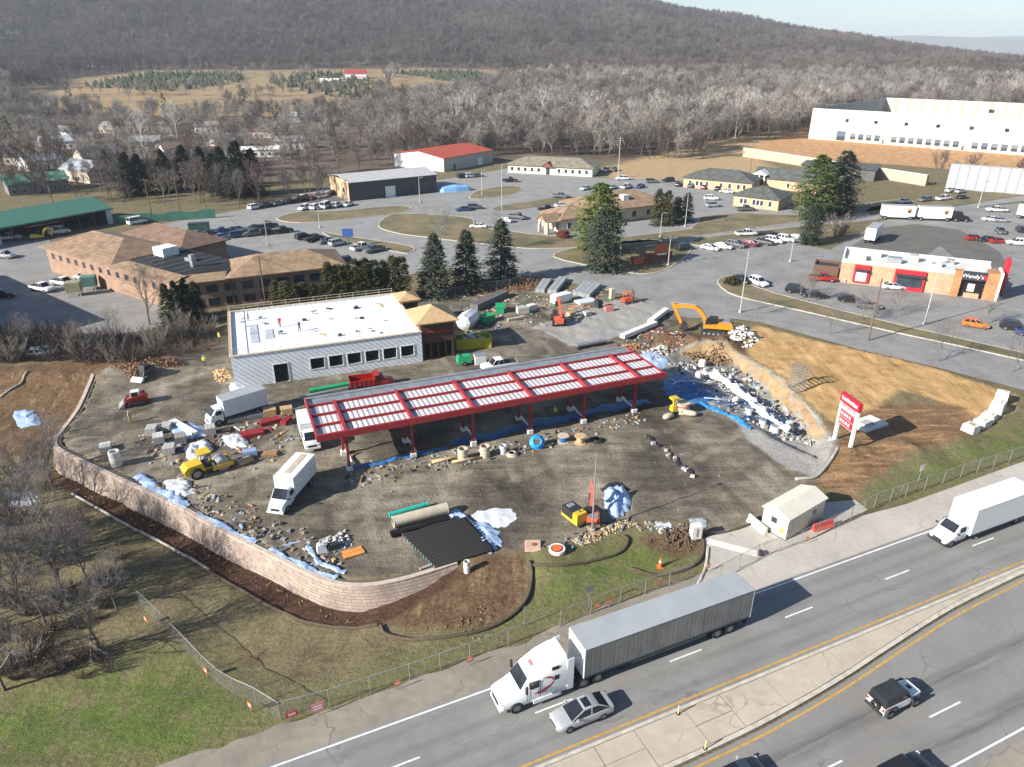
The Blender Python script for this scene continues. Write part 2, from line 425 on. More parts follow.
FOREST1 = [(-900, 320), (-330, 285), (-140, 262), (-64, 285), (-10, 330), (80, 318), (90, 390), (160, 460), (240, 540), (420, 420), (900, 380), (2500, 600), (2500, 2400), (-2600, 2400), (-2600, 400)]
SOCKPX = [(71, 491), (100, 508), (134, 527), (174, 548), (209, 569), (259, 599), (306, 621), (352, 630), (380, 633)]
ZONES = dict(
    mulch=[[G(x, y, .1) for x, y in WALL_PX[4:]] + [G(470, 580, -1)] + [G(x, y, -2.2) for x, y in reversed(SOCKPX)]],
    churn=[gpoly([(800, 478), (832, 458), (838, 440), (820, 410), (850, 405), (920, 405), (965, 400), (985, 405), (1000, 425), (950, 445), (905, 458), (870, 480), (855, 500), (825, 490)])],
    pad=[WALL + gpoly([(480, 553), (500, 548), (520, 552), (530, 548), (560, 552), (600, 530), (640, 520), (690, 523), (706, 535), (760, 518), (812, 490), (818, 474), (835, 455), (836, 440), (815, 460), (770, 440), (735, 418), (700, 402), (668, 395), (655, 362), (640, 345), (690, 320), (664, 312), (620, 298), (550, 284), (520, 290), (440, 300), (415, 302), (300, 322), (225, 335), (210, 350), (150, 365)])],
    pit=[PITP],
    brown=[gpolyT([(-80, 470), (-80, 372), (60, 362), (150, 350), (228, 337), (222, 358), (150, 375), (96, 378), (78, 408), (56, 438), (52, 458), (25, 455)]),
           gpoly([(40, 470), (54, 445), (90, 470), (130, 488), (200, 530), (256, 562), (305, 578), (350, 590), (405, 590)], -.5) [:0] + [G(x, y, -2.3) for x, y in [(40, 472), (60, 455), (110, 490), (190, 535), (256, 575), (310, 596), (350, 602), (400, 598)]] + [G(457, 573), G(488, 549), G(524, 556), G(531, 585), G(508, 619), G(460, 638, -.8)] + [G(x, y, -2.2) for x, y in [(400, 636), (352, 631), (306, 622), (259, 600), (209, 570), (174, 549), (134, 528), (71, 492)]],
           gpoly([(440, 292), (455, 282), (500, 280), (530, 272), (560, 280), (540, 295), (500, 298)]),
           gpoly([(612, 350), (640, 335), (660, 330), (740, 335), (752, 350), (740, 356), (700, 350), (665, 365), (640, 362)]),
           gpoly([(640, 540), (660, 532), (690, 525), (703, 538), (700, 552), (680, 560), (655, 552)])],
    clay=[gpoly([(742, 336), (755, 325), (862, 354), (940, 372), (1016, 396), (1012, 412), (985, 420), (955, 405), (900, 392), (880, 405), (838, 425), (818, 412), (792, 388), (750, 356)])],
    gravel=[gpoly([(532, 327), (560, 318), (625, 298), (662, 306), (664, 316), (640, 330), (600, 343), (572, 346)]), gpoly([(728, 414), (750, 408), (778, 416), (806, 426), (834, 441), (830, 458), (818, 478), (786, 467), (750, 443)])],
    green=[gpolyT([(-100, 690), (60, 685), (120, 655), (180, 650), (230, 676), (262, 706), (268, 722), (190, 775), (-100, 790)]), gpolyT([(300, 708), (350, 690), (420, 660), (500, 628), (535, 595), (535, 562), (600, 545), (640, 535), (690, 556), (694, 572), (600, 600), (500, 640), (400, 683), (320, 706)]), gpoly([(862, 504), (870, 488), (930, 462), (1024, 418), (1200, 370), (1200, 400), (1024, 458), (930, 488), (880, 505)]), gpoly([(775, 470), (812, 484), (835, 492), (838, 506), (812, 506)])],
    field=[FIELD], wsoil=[WSOIL], slope=[SLOPE], forest=[FOREST1])
flatX, flatY = GX.ravel(), GY.ravel()
for k, ps in ZONES.items():
    d = np.max([sdf(flatX, flatY, p) for p in ps], 0)
    lim = 9.0 if k not in ('field', 'forest') else 60.0
    a = gm.attributes.new('z_' + k, 'FLOAT', 'POINT'); a.data.foreach_set('value', np.clip(d, -lim, lim).astype(np.float32))
def ground_material():
    m, nt, b = nmat('ground_soil_and_grass')
    P = geopos(nt)
    n_big = noise(nt, 0.05, 5, 0.6, P); n_mid = noise(nt, 0.35, 5, 0.65, P); n_sm = noise(nt, 2.2, 5, 0.7, P); n_fi = noise(nt, 9.0, 3, 0.7, P)
    tracks = noise(nt, 1.0, 5, 0.7, geopos(nt, (0.12, 0.9, 1), (0, 0, -RA + 0.25)), 0.8)
    tracks2 = noise(nt, 1.0, 4, 0.7, geopos(nt, (1.1, 0.16, 1), (0, 0, -RA + 0.1)), 0.8)
    fine = mth(nt, 'ADD', mth(nt, 'MULTIPLY', n_sm, .55), mth(nt, 'MULTIPLY', n_fi, .45))
    def zone(base, name, col, soft=0.35, edge=1.2, en=None):
        a = mth(nt, 'ADD', attr(nt, 'z_' + name), mth(nt, 'MULTIPLY', mth(nt, 'SUBTRACT', en or n_mid, 0.5), edge * 2))
        a = mth(nt, 'ADD', a, mth(nt, 'MULTIPLY', mth(nt, 'SUBTRACT', n_sm, 0.5), edge))
        return mix(nt, maprange(nt, a, -soft, soft), base, col)
    dry = ramp(nt, fine, [(0.28, (.09, .068, .04)), (0.5, (.19, .148, .088)), (0.7, (.31, .25, .16))])
    grn = ramp(nt, fine, [(0.28, (.044, .056, .013)), (0.5, (.112, .142, .036)), (0.72, (.20, .225, .08))])
    lawn = mix(nt, ramp(nt, mth(nt, 'ADD', mth(nt, 'MULTIPLY', n_mid, .6), mth(nt, 'MULTIPLY', n_big, .4)), [(0.42, 0), (0.6, 1)]), dry, grn)
    base = mix(nt, ramp(nt, mth(nt, 'ADD', mth(nt, 'MULTIPLY', n_mid, .5), mth(nt, 'MULTIPLY', n_sm, .5)), [(0.40, 0), (0.62, 1)]), dry, mix(nt, 0.38, dry, grn))
    base = mix(nt, ramp(nt, n_mid, [(0.52, 0), (0.66, 0.75)]), base, ramp(nt, fine, [(.3, (.05, .032, .02)), (.7, (.19, .125, .08))]))
    g2 = mix(nt, ramp(nt, n_mid, [(0.46, 0.0), (0.66, 0.75)]), grn, dry)
    base = zone(base, 'green', g2, 2.5, 2.0)
    litter = ramp(nt, n_big, [(0.35, (.10, .075, .055)), (0.65, (.17, .13, .10))])
    base = zone(base, 'forest', litter, 6, 5, n_big)
    fieldc = ramp(nt, noise(nt, 0.02, 5, .65, P), [(0.35, (.22, .165, .09)), (0.5, (.32, .235, .13)), (0.65, (.27, .17, .09))])
    base = zone(base, 'field', fieldc, 5, 12, n_big)
    base = zone(base, 'slope', ramp(nt, n_mid, [(0.35, (.30, .21, .11)), (0.5, (.44, .32, .18)), (0.65, (.38, .22, .11))]), 3, 3)
    base = zone(base, 'wsoil', ramp(nt, n_mid, [(0.35, (.34, .17, .07)), (0.5, (.48, .27, .125)), (0.65, (.55, .36, .20))]), 2, 2)
    brownc = ramp(nt, fine, [(0.3, (.04, .024, .014)), (0.48, (.125, .074, .042)), (0.62, (.20, .125, .07)), (0.75, (.30, .20, .12))])
    brown2 = ramp(nt, mth(nt, 'ADD', mth(nt, 'MULTIPLY', tracks2, .6), mth(nt, 'MULTIPLY', n_sm, .4)), [(0.36, (.05, .03, .018)), (0.5, (.14, .09, .05)), (0.64, (.29, .20, .115))])
    base = zone(base, 'brown', mix(nt, ramp(nt, n_mid, [(0.4, 0), (0.62, 1)]), brownc, brown2), 0.5, 1.0)
    base = zone(base, 'mulch', ramp(nt, fine, [(0.3, (.022, .012, .008)), (0.5, (.075, .042, .027)), (0.68, (.15, .09, .058)), (0.8, (.28, .2, .14))]), 0.4, 0.7)
    churnc = ramp(nt, mth(nt, 'ADD', mth(nt, 'MULTIPLY', tracks, .5), mth(nt, 'MULTIPLY', fine, .5)), [(0.36, (.07, .038, .02)), (0.47, (.19, .11, .055)), (0.56, (.31, .195, .10)), (0.66, (.44, .30, .165))])
    base = zone(base, 'churn', churnc, 0.6, 1.6)
    clayc = ramp(nt, mth(nt, 'ADD', mth(nt, 'MULTIPLY', n_mid, .55), mth(nt, 'MULTIPLY', tracks2, .45)), [(0.3, (.20, .11, .045)), (0.44, (.40, .245, .10)), (0.58, (.52, .335, .15)), (0.72, (.60, .42, .22))])
    base = zone(base, 'clay', clayc, 0.5, 1.0)
    n_pad = noise(nt, 0.085, 5, .62, P, 0.9); t = mth(nt, 'ADD', mth(nt, 'MULTIPLY', tracks, .26), mth(nt, 'MULTIPLY', n_pad, .42)); t = mth(nt, 'ADD', t, mth(nt, 'ADD', mth(nt, 'MULTIPLY', n_fi, .12), mth(nt, 'MULTIPLY', n_mid, .2)))
    padc = ramp(nt, t, [(0.37, (.060, .050, .038)), (0.44, (.118, .099, .075)), (0.50, (.175, .148, .112)), (0.56, (.265, .227, .172)), (0.65, (.40, .35, .27))])
    damp = ramp(nt, noise(nt, 0.09, 4, .6, P, 0.6), [(0.38, 0.72), (0.6, 1.12)])
    padc = mix(nt, 1.0, padc, damp, 'MULTIPLY')
    for sc2, rot2, ph in ((.42, .15, 0), (.36, 1.2, 5)):          # paired wheel ruts wandering over the yard
        wv2 = nt.nodes.new('ShaderNodeTexWave'); wv2.inputs['Scale'].default_value = sc2; wv2.inputs['Distortion'].default_value = 9; wv2.inputs['Detail'].default_value = 1.5; wv2.inputs['Detail Scale'].default_value = .18; wv2.inputs['Phase Offset'].default_value = ph
        nt.links.new(geopos(nt, (.085, .085, .085), (0, 0, -RA + rot2)), wv2.inputs['Vector'])
        on = mth(nt, 'MULTIPLY', maprange(nt, wv2.outputs['Fac'], .95, .99), maprange(nt, noise(nt, .11, 3, .6, P, .4), .47, .56))
        padc = mix(nt, mth(nt, 'MULTIPLY', on, .4), padc, (.06, .05, .04)); on2 = mth(nt, 'MULTIPLY', maprange(nt, wv2.outputs['Fac'], .05, .01), maprange(nt, noise(nt, .09, 3, .6, P, .4), .47, .58)); padc = mix(nt, mth(nt, 'MULTIPLY', on2, .35), padc, (.36, .32, .25))
    base = zone(base, 'pad', padc, 0.3, 0.5)
    pitc = mix(nt, ramp(nt, n_mid, [(.42, 0), (.6, 1)]), ramp(nt, fine, [(0.3, (.19, .18, .16)), (0.5, (.36, .345, .32)), (0.7, (.54, .53, .51))]), ramp(nt, fine, [(0.3, (.10, .085, .06)), (0.5, (.21, .18, .13)), (0.7, (.36, .31, .23))]))
    base = zone(base, 'pit', pitc, 0.3, 0.4)
    # exposed clay on the steep cut
    ge = nt.nodes.new('ShaderNodeNewGeometry'); se = nt.nodes.new('ShaderNodeSeparateXYZ'); nt.links.new(ge.outputs['True Normal'], se.inputs[0])
    steep = mth(nt, 'MULTIPLY', maprange(nt, se.outputs[2], 0.90, 0.70), maprange(nt, attr(nt, 'z_pit'), -1.5, 0.2))
    base = mix(nt, steep, base, ramp(nt, n_mid, [(0.35, (.27, .175, .085)), (0.65, (.45, .32, .18))]))
    gravc = ramp(nt, fine, [(0.3, (.20, .19, .175)), (0.5, (.32, .305, .28)), (0.7, (.46, .44, .41))])
    base = zone(base, 'gravel', gravc, 0.3, 0.8)
    nt.links.new(base, b.inputs['Base Color']); b.inputs['Roughness'].default_value = 0.95; b.inputs['Specular IOR Level'].default_value = 0.15
    hh = mth(nt, 'ADD', mth(nt, 'MULTIPLY', n_sm, 1.0), mth(nt, 'MULTIPLY', n_fi, 0.35)); hh = mth(nt, 'ADD', hh, mth(nt, 'MULTIPLY', tracks, 0.6))
    bump(nt, b, hh, 0.6, 0.3)
    return m
gm.materials.append(ground_material())
kind(place('ground', gm))
def hz(x, y):                                   # quick look-up on the finished sheet
    i = int(np.searchsorted(gx, x)) - 1; j = int(np.searchsorted(gy, y)) - 1
    i = min(max(i, 0), nx - 2); j = min(max(j, 0), ny - 2); a = (x - gx[i]) / (gx[i + 1] - gx[i]); b = (y - gy[j]) / (gy[j + 1] - gy[j])
    return float((GZ[j, i] * (1 - a) + GZ[j, i + 1] * a) * (1 - b) + (GZ[j + 1, i] * (1 - a) + GZ[j + 1, i + 1] * a) * b)
def GT(x, y):
    z = 0.0
    for _ in range(14):
        g = G(x, y, z); z = 0.5 * z + 0.5 * hz(*g)
    g = G(x, y, z); return Vector((g[0], g[1], z))

# ------------------------------------------------------------------ paved sheets
def asphalt(name, dark, light, tint=(1, 1, 1), streak=None, crack=True):
    m, nt, b = nmat(name); co = coords(nt)
    n1 = noise(nt, 0.18, 5, .65, co); n2 = noise(nt, 14, 3, .7, co); n3 = noise(nt, 1.4, 4, .6, co)
    f = mth(nt, 'ADD', mth(nt, 'MULTIPLY', n1, .5), mth(nt, 'ADD', mth(nt, 'MULTIPLY', n2, .28), mth(nt, 'MULTIPLY', n3, .22)))
    c = ramp(nt, f, [(0.36, dark), (0.64, light)])
    if streak:
        s = nt.nodes.new('ShaderNodeSeparateXYZ'); nt.links.new(co, s.inputs[0])
        lane = noise(nt, 1.0, 4, .7, coords(nt, 'Object', (0.06, 1.2, 1)))
        for v, w, k in streak:
            d = mth(nt, 'ABSOLUTE', mth(nt, 'SUBTRACT', s.outputs[1], v))
            ff = mth(nt, 'MULTIPLY', maprange(nt, d, w, w * 0.15), mth(nt, 'MULTIPLY', maprange(nt, lane, 0.38, 0.62), k))
            c = mix(nt, ff, c, tuple(x * 0.45 for x in dark))
        c = mix(nt, mth(nt, 'MULTIPLY', maprange(nt, lane, .45, .7), .25), c, light)
    if crack:
        vo = nt.nodes.new('ShaderNodeTexVoronoi'); vo.feature = 'DISTANCE_TO_EDGE'; vo.inputs['Scale'].default_value = 0.14
        wv = nt.nodes.new('ShaderNodeVectorMath'); wv.operation = 'ADD'; nt.links.new(co, wv.inputs[0])
        wn_ = nt.nodes.new('ShaderNodeTexNoise'); wn_.inputs['Scale'].default_value = 0.5; nt.links.new(co, wn_.inputs['Vector'])
        sc_ = nt.nodes.new('ShaderNodeVectorMath'); sc_.operation = 'SCALE'; sc_.inputs[3].default_value = 2.0; nt.links.new(wn_.outputs['Color'], sc_.inputs[0])
        nt.links.new(sc_.outputs[0], wv.inputs[1]); nt.links.new(wv.outputs[0], vo.inputs['Vector'])
        ck = mth(nt, 'MULTIPLY', maprange(nt, vo.outputs['Distance'], 0.009, 0.002), maprange(nt, n1, 0.45, 0.6))
        c = mix(nt, mth(nt, 'MULTIPLY', ck, 0.45), c, tuple(x * 0.3 for x in dark))
    nt.links.new(c, b.inputs['Base Color']); b.inputs['Roughness'].default_value = 0.88; b.inputs['Specular IOR Level'].default_value = 0.25
    bump(nt, b, n2, 0.25, 0.03)
    return m
A_ROAD = asphalt('asphalt_highway', (.185, .18, .17), (.255, .248, .236), streak=[(-.85, .55, .45), (-2.5, .55, .45), (-4.2, .55, .45), (-5.9, .55, .45)])
A_ROAD2 = asphalt('asphalt_highway_old', (.185, .176, .164), (.255, .245, .23), streak=[(-13.6, 1.0, .95), (-17.4, .9, 1.0)])
A_LOT = asphalt('asphalt_lot', (.165, .16, .152), (.31, .30, .286))
A_LOT2 = asphalt('asphalt_rear', (.20, .195, .187), (.32, .312, .298))
A_SHLD = asphalt('shoulder_worn', (.17, .148, .12), (.32, .28, .225), crack=True)
A_CONC = asphalt('concrete_apron', (.34, .31, .27), (.50, .46, .40))
A_MED = asphalt('concrete_median', (.36, .30, .23), (.52, .445, .35))
P_WHITE = M('paint_white_line', (.72, .71, .68), .7, var=.25, scale=3); P_YEL = M('paint_yellow_line', (.50, .29, .06), .7, var=.3, scale=3)
KERB = M('kerb_concrete', (.50, .45, .37), .85, var=.25)
def sheet(name, poly, z, mat, parent=None, thick=0.0):
    mb = MB()
    if thick: mb.prism(poly, z - thick, z)
    else:
        mb.prism(poly, z - 0.02, z)
    return mb.build(name, mat, parent, fix=False)
def rsheet(name, pts, z, mat, parent=None, thick=.02):      # in the highway's own frame
    mb = MB(); mb.prism(pts, z - thick, z)
    return mb.build(name, mat, parent, loc=(RO[0], RO[1], 0) if parent is None else None, rz=RA if parent is None else None, fix=False)
U0, U1 = -150, 260
hw1 = kind(rsheet('highway', [(U0, -7.3), (U1, -7.3), (U1, .45), (U0, .45)], 0.03, A_ROAD))
Y2 = [(U0, -11.9), (9.9, -11.75), (16.4, -11.62), (24.4, -11.0), (31.9, -10.05), (40.5, -9.1), (49.9, -8.65), (U1, -8.6)]
Y2 = [Y2[0]] + spline(Y2[1:-1], 4) + [Y2[-1]]
hw2 = kind(rsheet('opposite_carriageway', [(u, v + .35) for u, v in Y2] + [(U1, -19.6), (U0, -19.6)], 0.026, A_ROAD2))
sh_out = [(u, 3.4 + .9 * float(sstep(2, 14, np.array(u))) + .35 * float(wob(np.array(u), np.array(0), 7, 2)) + .2 * float(wob(np.array(u), np.array(3), 2.1, 5))) for u in np.arange(U0, U1, 1.0)]
kind(rsheet('shoulder', [(u, v) for u, v in sh_out] + [(U1, .40), (U0, .40)][0:2], 0.022, A_SHLD))
kind(rsheet('opposite_shoulder', [(U0, -26), (U1, -26), (U1, -19.5), (U0, -19.5)], 0.02, A_SHLD))
def rline(name, parent, u0, u1, v, w, mat, z=.036): rsheet(name, [(u0, v - w / 2), (u1, v - w / 2), (u1, v + w / 2), (u0, v + w / 2)], z, mat, parent, .004)
rline('edge_line', hw1, U0, U1, .12, .15, P_WHITE); rline('yellow_line', hw1, U0, U1, -6.9, .17, P_YEL)
for k in range(-8, 16): rline('lane_dash', hw1, 1.7 + 12.12 * k, 4.85 + 12.12 * k, -3.3, .14, P_WHITE)
for k in range(-8, 16): rline('lane_dash', hw2, 28.3 + 12.12 * k - 12.12, 31.7 + 12.12 * k - 12.12, -15.55, .14, P_WHITE, .032)
rline('edge_line', hw2, U0, U1, -19.0, .15, P_WHITE, .032)
rsheet('yellow_line', [(u, v + .02) for u, v in Y2] + [(u, v - .16) for u, v in reversed(Y2)], .032, P_YEL, hw2, .004)
# raised concrete median, cast in separate panels
med = kind(rsheet('median', [(U0, -7.62), (U1, -7.62)] + [(u, v + .95) for u, v in reversed(Y2)], .10, M('joint_dirt', (.07, .055, .04), .95)))
kb = MB(); kb.prism([(U0, -7.32), (U1, -7.32), (U1, -7.60), (U0, -7.60)], -.05, .17); kb.prism([(u, v + .55) for u, v in Y2] + [(u, v + .9) for u, v in reversed(Y2)], -.05, .17); kb.build('kerb', KERB, med, fix=False)
def y2(u): return float(np.interp(u, [p[0] for p in Y2], [p[1] for p in Y2]))
us = [-60, -40, -28, -20]; 
while us[-1] < 70: us.append(us[-1] + random.uniform(3.2, 5.6))
us += [90, 120, U1]
for a, b in zip(us[:-1], us[1:]):
    ta, tb = random.uniform(-.25, .25), random.uniform(-.25, .25)
    lo = lambda u: y2(u) + .95
    hi = -7.64; ma = .5 * (lo(a) + hi) ; mb_ = .5 * (lo(b) + hi)
    split = (hi - lo(a)) > 2.2
    cells = [((a, hi), (b, hi), (b, mb_ + .02), (a, ma + .02)), ((a, ma - .02), (b, mb_ - .02), (b, lo(b)), (a, lo(a)))] if split and random.random() < .75 else [((a, hi), (b, hi), (b, lo(b)), (a, lo(a)))]
    for cpoly in cells:
        s = [(a + .03 + (u - a) * (b - a - .06) / (b - a), v) for u, v in cpoly]
        rsheet('concrete_panel', s, .155 + random.uniform(-.012, .012), A_MED, med, .1)
apron = kind(sheet('driveway', APRON, .03, A_CONC))
sidewalk = kind(rsheet('pavement', [(26, .5), (26, 3.2), (38, 4.2), (44, 4.9), (50, 4.5), (70, 5.0), (U1, 5.2), (U1, .5)], .034, A_CONC))
bk = MB(); kpts = [GV(x, y, .06) for x, y in [(690, 598), (700, 580), (706, 565), (708, 548)]]; bk.tube(spline(kpts, 5), .14, 6); kind(bk.build('driveway_kerb', KERB))
kind(sheet('access_street', LOT_MAIN, 0.02, A_LOT)); kind(sheet('rear_street', LOT_REAR, 0.012, A_LOT2)); kind(sheet('motel_yard', LOT_MOTEL, 0.015, A_LOT))
kind(sheet('old_tarmac', gpoly([(852, 246), (880, 228), (915, 224), (960, 230), (1000, 252), (1010, 268), (985, 268), (955, 258), (940, 246), (925, 256), (890, 252)]), .027, asphalt('asphalt_brown', (.10, .092, .08), (.17, .158, .138))))
# kerbed green islands
def dryverge():
    m, nt, b = nmat('verge_grass'); P = geopos(nt)
    f = mth(nt, 'ADD', mth(nt, 'MULTIPLY', noise(nt, .3, 5, .6, P), .55), mth(nt, 'MULTIPLY', noise(nt, 3.5, 4, .7, P), .45))
    c = mix(nt, ramp(nt, noise(nt, .12, 4, .6, P), [(0.4, 0), (0.62, 1)]), ramp(nt, f, [(0.32, (.13, .10, .05)), (0.68, (.26, .19, .105))]), ramp(nt, f, [(0.32, (.055, .065, .025)), (0.68, (.16, .15, .07))]))
    nt.links.new(c, b.inputs['Base Color']); b.inputs['Roughness'].default_value = .95
    bump(nt, b, f, .6, .15)
    return m
VERGE = dryverge()
def island(px, kerb=True, sm=3, name='grass_island', h=.14):
    p = gpoly(px, 0, sm); n = len(p)
    a = sum(p[i][0] * p[(i + 1) % n][1] - p[(i + 1) % n][0] * p[i][1] for i in range(n))
    if a < 0: p = p[::-1]
    q = []
    for i in range(n):
        d = Vector((p[(i + 1) % n][0] - p[i - 1][0], p[(i + 1) % n][1] - p[i - 1][1])).normalized(); q.append((p[i][0] - d.y * .28, p[i][1] + d.x * .28))
    o = kind(MB().prism(q, -.02, h - .03).build(name, VERGE, fix=False))
    if kerb:
        k = MB(); vs = [(x, y, -.02) for x, y in p] + [(x, y, h) for x, y in p] + [(x, y, h) for x, y in q] + [(x, y, h - .06) for x, y in q]
        k.add(vs, [(r * n + i, r * n + (i + 1) % n, (r + 1) * n + (i + 1) % n, (r + 1) * n + i) for r in range(3) for i in range(n)]); k.build('kerb', KERB, o, fix=False)
    return o
island([(553, 257), (575, 248), (640, 240), (688, 243), (690, 252), (676, 264), (660, 272), (638, 274), (600, 268)])
island([(717, 283), (722, 277), (738, 276), (756, 287), (800, 300), (900, 325), (1024, 353), (1200, 395), (1200, 408), (1024, 361), (900, 334), (800, 311), (750, 300), (728, 293)], sm=2)
island([(276, 219), (300, 212), (340, 211), (392, 206), (412, 208), (398, 213), (350, 219), (300, 223)])
island([(378, 226), (390, 215), (420, 214), (470, 218), (478, 226), (530, 234), (600, 240), (600, 246), (540, 249), (500, 246), (430, 238), (395, 233)])
island([(322, 232), (345, 236), (410, 246), (410, 253), (395, 252), (340, 241)])
island([(600, 240), (690, 229), (700, 217), (745, 213), (800, 215), (850, 206), (905, 199), (905, 207), (800, 222), (700, 236), (620, 245)], sm=2)
island([(480, 190), (515, 186), (522, 190), (505, 196), (470, 199)])
island([(540, 200), (565, 196), (580, 200), (545, 206), (500, 211), (496, 207)], kerb=False)
island([(696, 239), (760, 231), (832, 224), (836, 230), (760, 238), (700, 246)])
island([(872, 207), (960, 196), (1024, 188), (1100, 182), (1100, 193), (1024, 196), (960, 206), (880, 215)], kerb=False)
# ------------------------------------------------------------------ vegetation
BARK = M('bark_grey', (.15, .125, .105), .95, var=.35, scale=4); 
def twigmat(name, lo, hi, tr=0.0):
    m, nt, b = nmat(name); oi = nt.nodes.new('ShaderNodeObjectInfo')
    n = noise(nt, .7, 3, .6, coords(nt))
    big = noise(nt, .0075, 4, .6, geopos(nt)); f = mth(nt, 'ADD', mth(nt, 'ADD', mth(nt, 'MULTIPLY', oi.outputs['Random'], .45), mth(nt, 'MULTIPLY', n, .25)), mth(nt, 'MULTIPLY', mth(nt, 'SUBTRACT', big, .5), 1.6)); f = mth(nt, 'ADD', f, .15)
    nt.links.new(ramp(nt, f, [(0.15, lo), (0.85, hi)]), b.inputs['Base Color']); b.inputs['Roughness'].default_value = .9
    b.inputs['Specular IOR Level'].default_value = .15
    return m
TWIG = twigmat('twigs_brown', (.085, .072, .064), (.20, .174, .157)); TWIG2 = twigmat('twigs_red', (.085, .064, .055), (.19, .147, .128))
TWIGW = twigmat('twigs_pale', (.36, .33, .30), (.60, .56, .51))
NEEDLE = twigmat('needles_dark', (.016, .026, .015), (.05, .068, .034)); NEEDLE2 = twigmat('needles_green', (.055, .085, .02), (.15, .185, .05)); NEEDLE3 = twigmat('needles_blue', (.036, .05, .036), (.10, .115, .08)); ARBOR = twigmat('needles_olive', (.04, .046, .014), (.115, .115, .042)); TWIGN = twigmat('twigs_near', (.135, .12, .11), (.28, .255, .235)); TWIGL = twigmat('twigs_light', (.16, .14, .125), (.36, .325, .29))
def bare_tree(h, seed, lev=4, spread=.5, nb=(4, 3, 3, 3), twigs=4, tw=.03, trunk_r=None, tl=.9, fork=.35):
    """returns (trunk builder, crown builder): tapering limbs and fine twigs"""
    R = random.Random(seed); T = MB(); C = MB(); tr = trunk_r or h * .016
    def rnd_dir(d, a):
        x = d.orthogonal().normalized(); y = d.cross(x); t = R.uniform(0, 6.283)
        return (d * math.cos(a) + (x * math.cos(t) + y * math.sin(t)) * math.sin(a)).normalized()
    def branch(p, d, L, r, l):
        segs = 3 if l < 2 else 2; pts = [p]; q = p
        for i in range(segs):
            d = (rnd_dir(d, R.uniform(.05, .22)) + Vector((0, 0, .06))).normalized(); q = q + d * (L / segs); pts.append(q)
        rs = [r * (1 - .62 * i / segs) for i in range(segs + 1)]
        (T if l == 0 else C).tube(pts, rs, 5 if l == 0 else (4 if l == 1 else 3), caps=False)
        if l >= lev:
            for i in range(twigs):
                a = pts[R.randrange(1, len(pts))]; dd = rnd_dir(d, R.uniform(.3, .9)); e = a + dd * tl * R.uniform(.6, 1.3); s = dd.cross(Vector((R.uniform(-1, 1), R.uniform(-1, 1), R.uniform(-1, 1)))).normalized() * tw
                C.add([a - s, a + s, e], [(0, 1, 2)])
            return
        n = nb[min(l, len(nb) - 1)]
        for i in range(n):
            t = (fork + (1 - fork) * (i + R.random() * .8) / n) if l == 0 else (.3 + .7 * (i + R.random()) / n)
            k = min(segs - 1, int(t * segs)); f = min(1, t * segs - k)
            a = pts[k].lerp(pts[k + 1], f)
            branch(a, rnd_dir(d, R.uniform(spread * .6, spread * 1.35)), L * R.uniform(.52, .74), r * (.62 - .3 * t + .1), l + 1)
        branch(pts[-1], rnd_dir(d, .15), L * .55, rs[-1], l + 1)
    branch(Vector((0, 0, -.2)), Vector((0, 0, 1)), h * .52, tr, 0)
    return T, C
def conifer(h, r, seed, n=1500, shape=1.0, sz=.42, base=.08, droop=.35, dome=False):
    """trunk + crown of needle sprays set along whorled limbs"""
    R = random.Random(seed); T = MB(); C = MB(); T.tube([(0, 0, -.2), (0, 0, h * .5), (0, 0, h * .97)], [h * .018, h * .011, .02], 6)
    lim = int(n / 14)
    for i in range(lim):
        t = base + (1 - base) * (i + R.random()) / lim
        z = h * t; rr = r * ((max(0.0, 1 - t) ** shape) if not dome else max(0.0, math.sin(math.pi * (t * .86 + .14))) ** .55) * R.uniform(.6, 1.14) + .12; a = R.uniform(0, 6.283)
        d = Vector((math.cos(a), math.sin(a), 0))
        for k in range(14):
            s = R.uniform(.15, 1) ** .7; p = Vector((0, 0, z)) + d * rr * s + Vector((R.gauss(0, .16) * rr ** .5, R.gauss(0, .16) * rr ** .5, -droop * rr * s * s + R.gauss(0, .12)))
            u = (d + Vector((R.uniform(-.8, .8), R.uniform(-.8, .8), R.uniform(-.5, .4)))).normalized(); w = u.cross(Vector((R.uniform(-.4, .4), R.uniform(-.4, .4), 1))).normalized()
            q = sz * R.uniform(.6, 1.3); C.add([p - w * q * .33, p + u * q * .4 - w * q * .15, p + u * q, p + w * q * .33], [(0, 1, 2), (0, 2, 3)])
    return T, C
def shrub(r, h, seed, n=400, sz=.22):
    R = random.Random(seed); T = MB(); C = MB()
    for i in range(6):
        a = R.uniform(0, 6.28); T.tube([(0, 0, -.1), (math.cos(a) * r * .5, math.sin(a) * r * .5, h * .7)], [.04, .015], 4)
    for i in range(n):
        a = R.uniform(0, 6.283); e = R.uniform(0, 1); q = R.uniform(.55, 1.0) * (1 + .25 * math.sin(a * 3 + seed)); z = h * e; rr = r * q * math.sqrt(max(0, 1 - (e - .35) ** 2 / .45))
        p = Vector((math.cos(a) * rr, math.sin(a) * rr, z)); u = Vector((R.uniform(-1, 1), R.uniform(-1, 1), R.uniform(-1, 1))).normalized(); w = u.orthogonal().normalized()
        s = sz * R.uniform(.6, 1.3); C.add([p - w * s * .4, p + u * s, p + w * s * .4], [(0, 1, 2)])
    return T, C
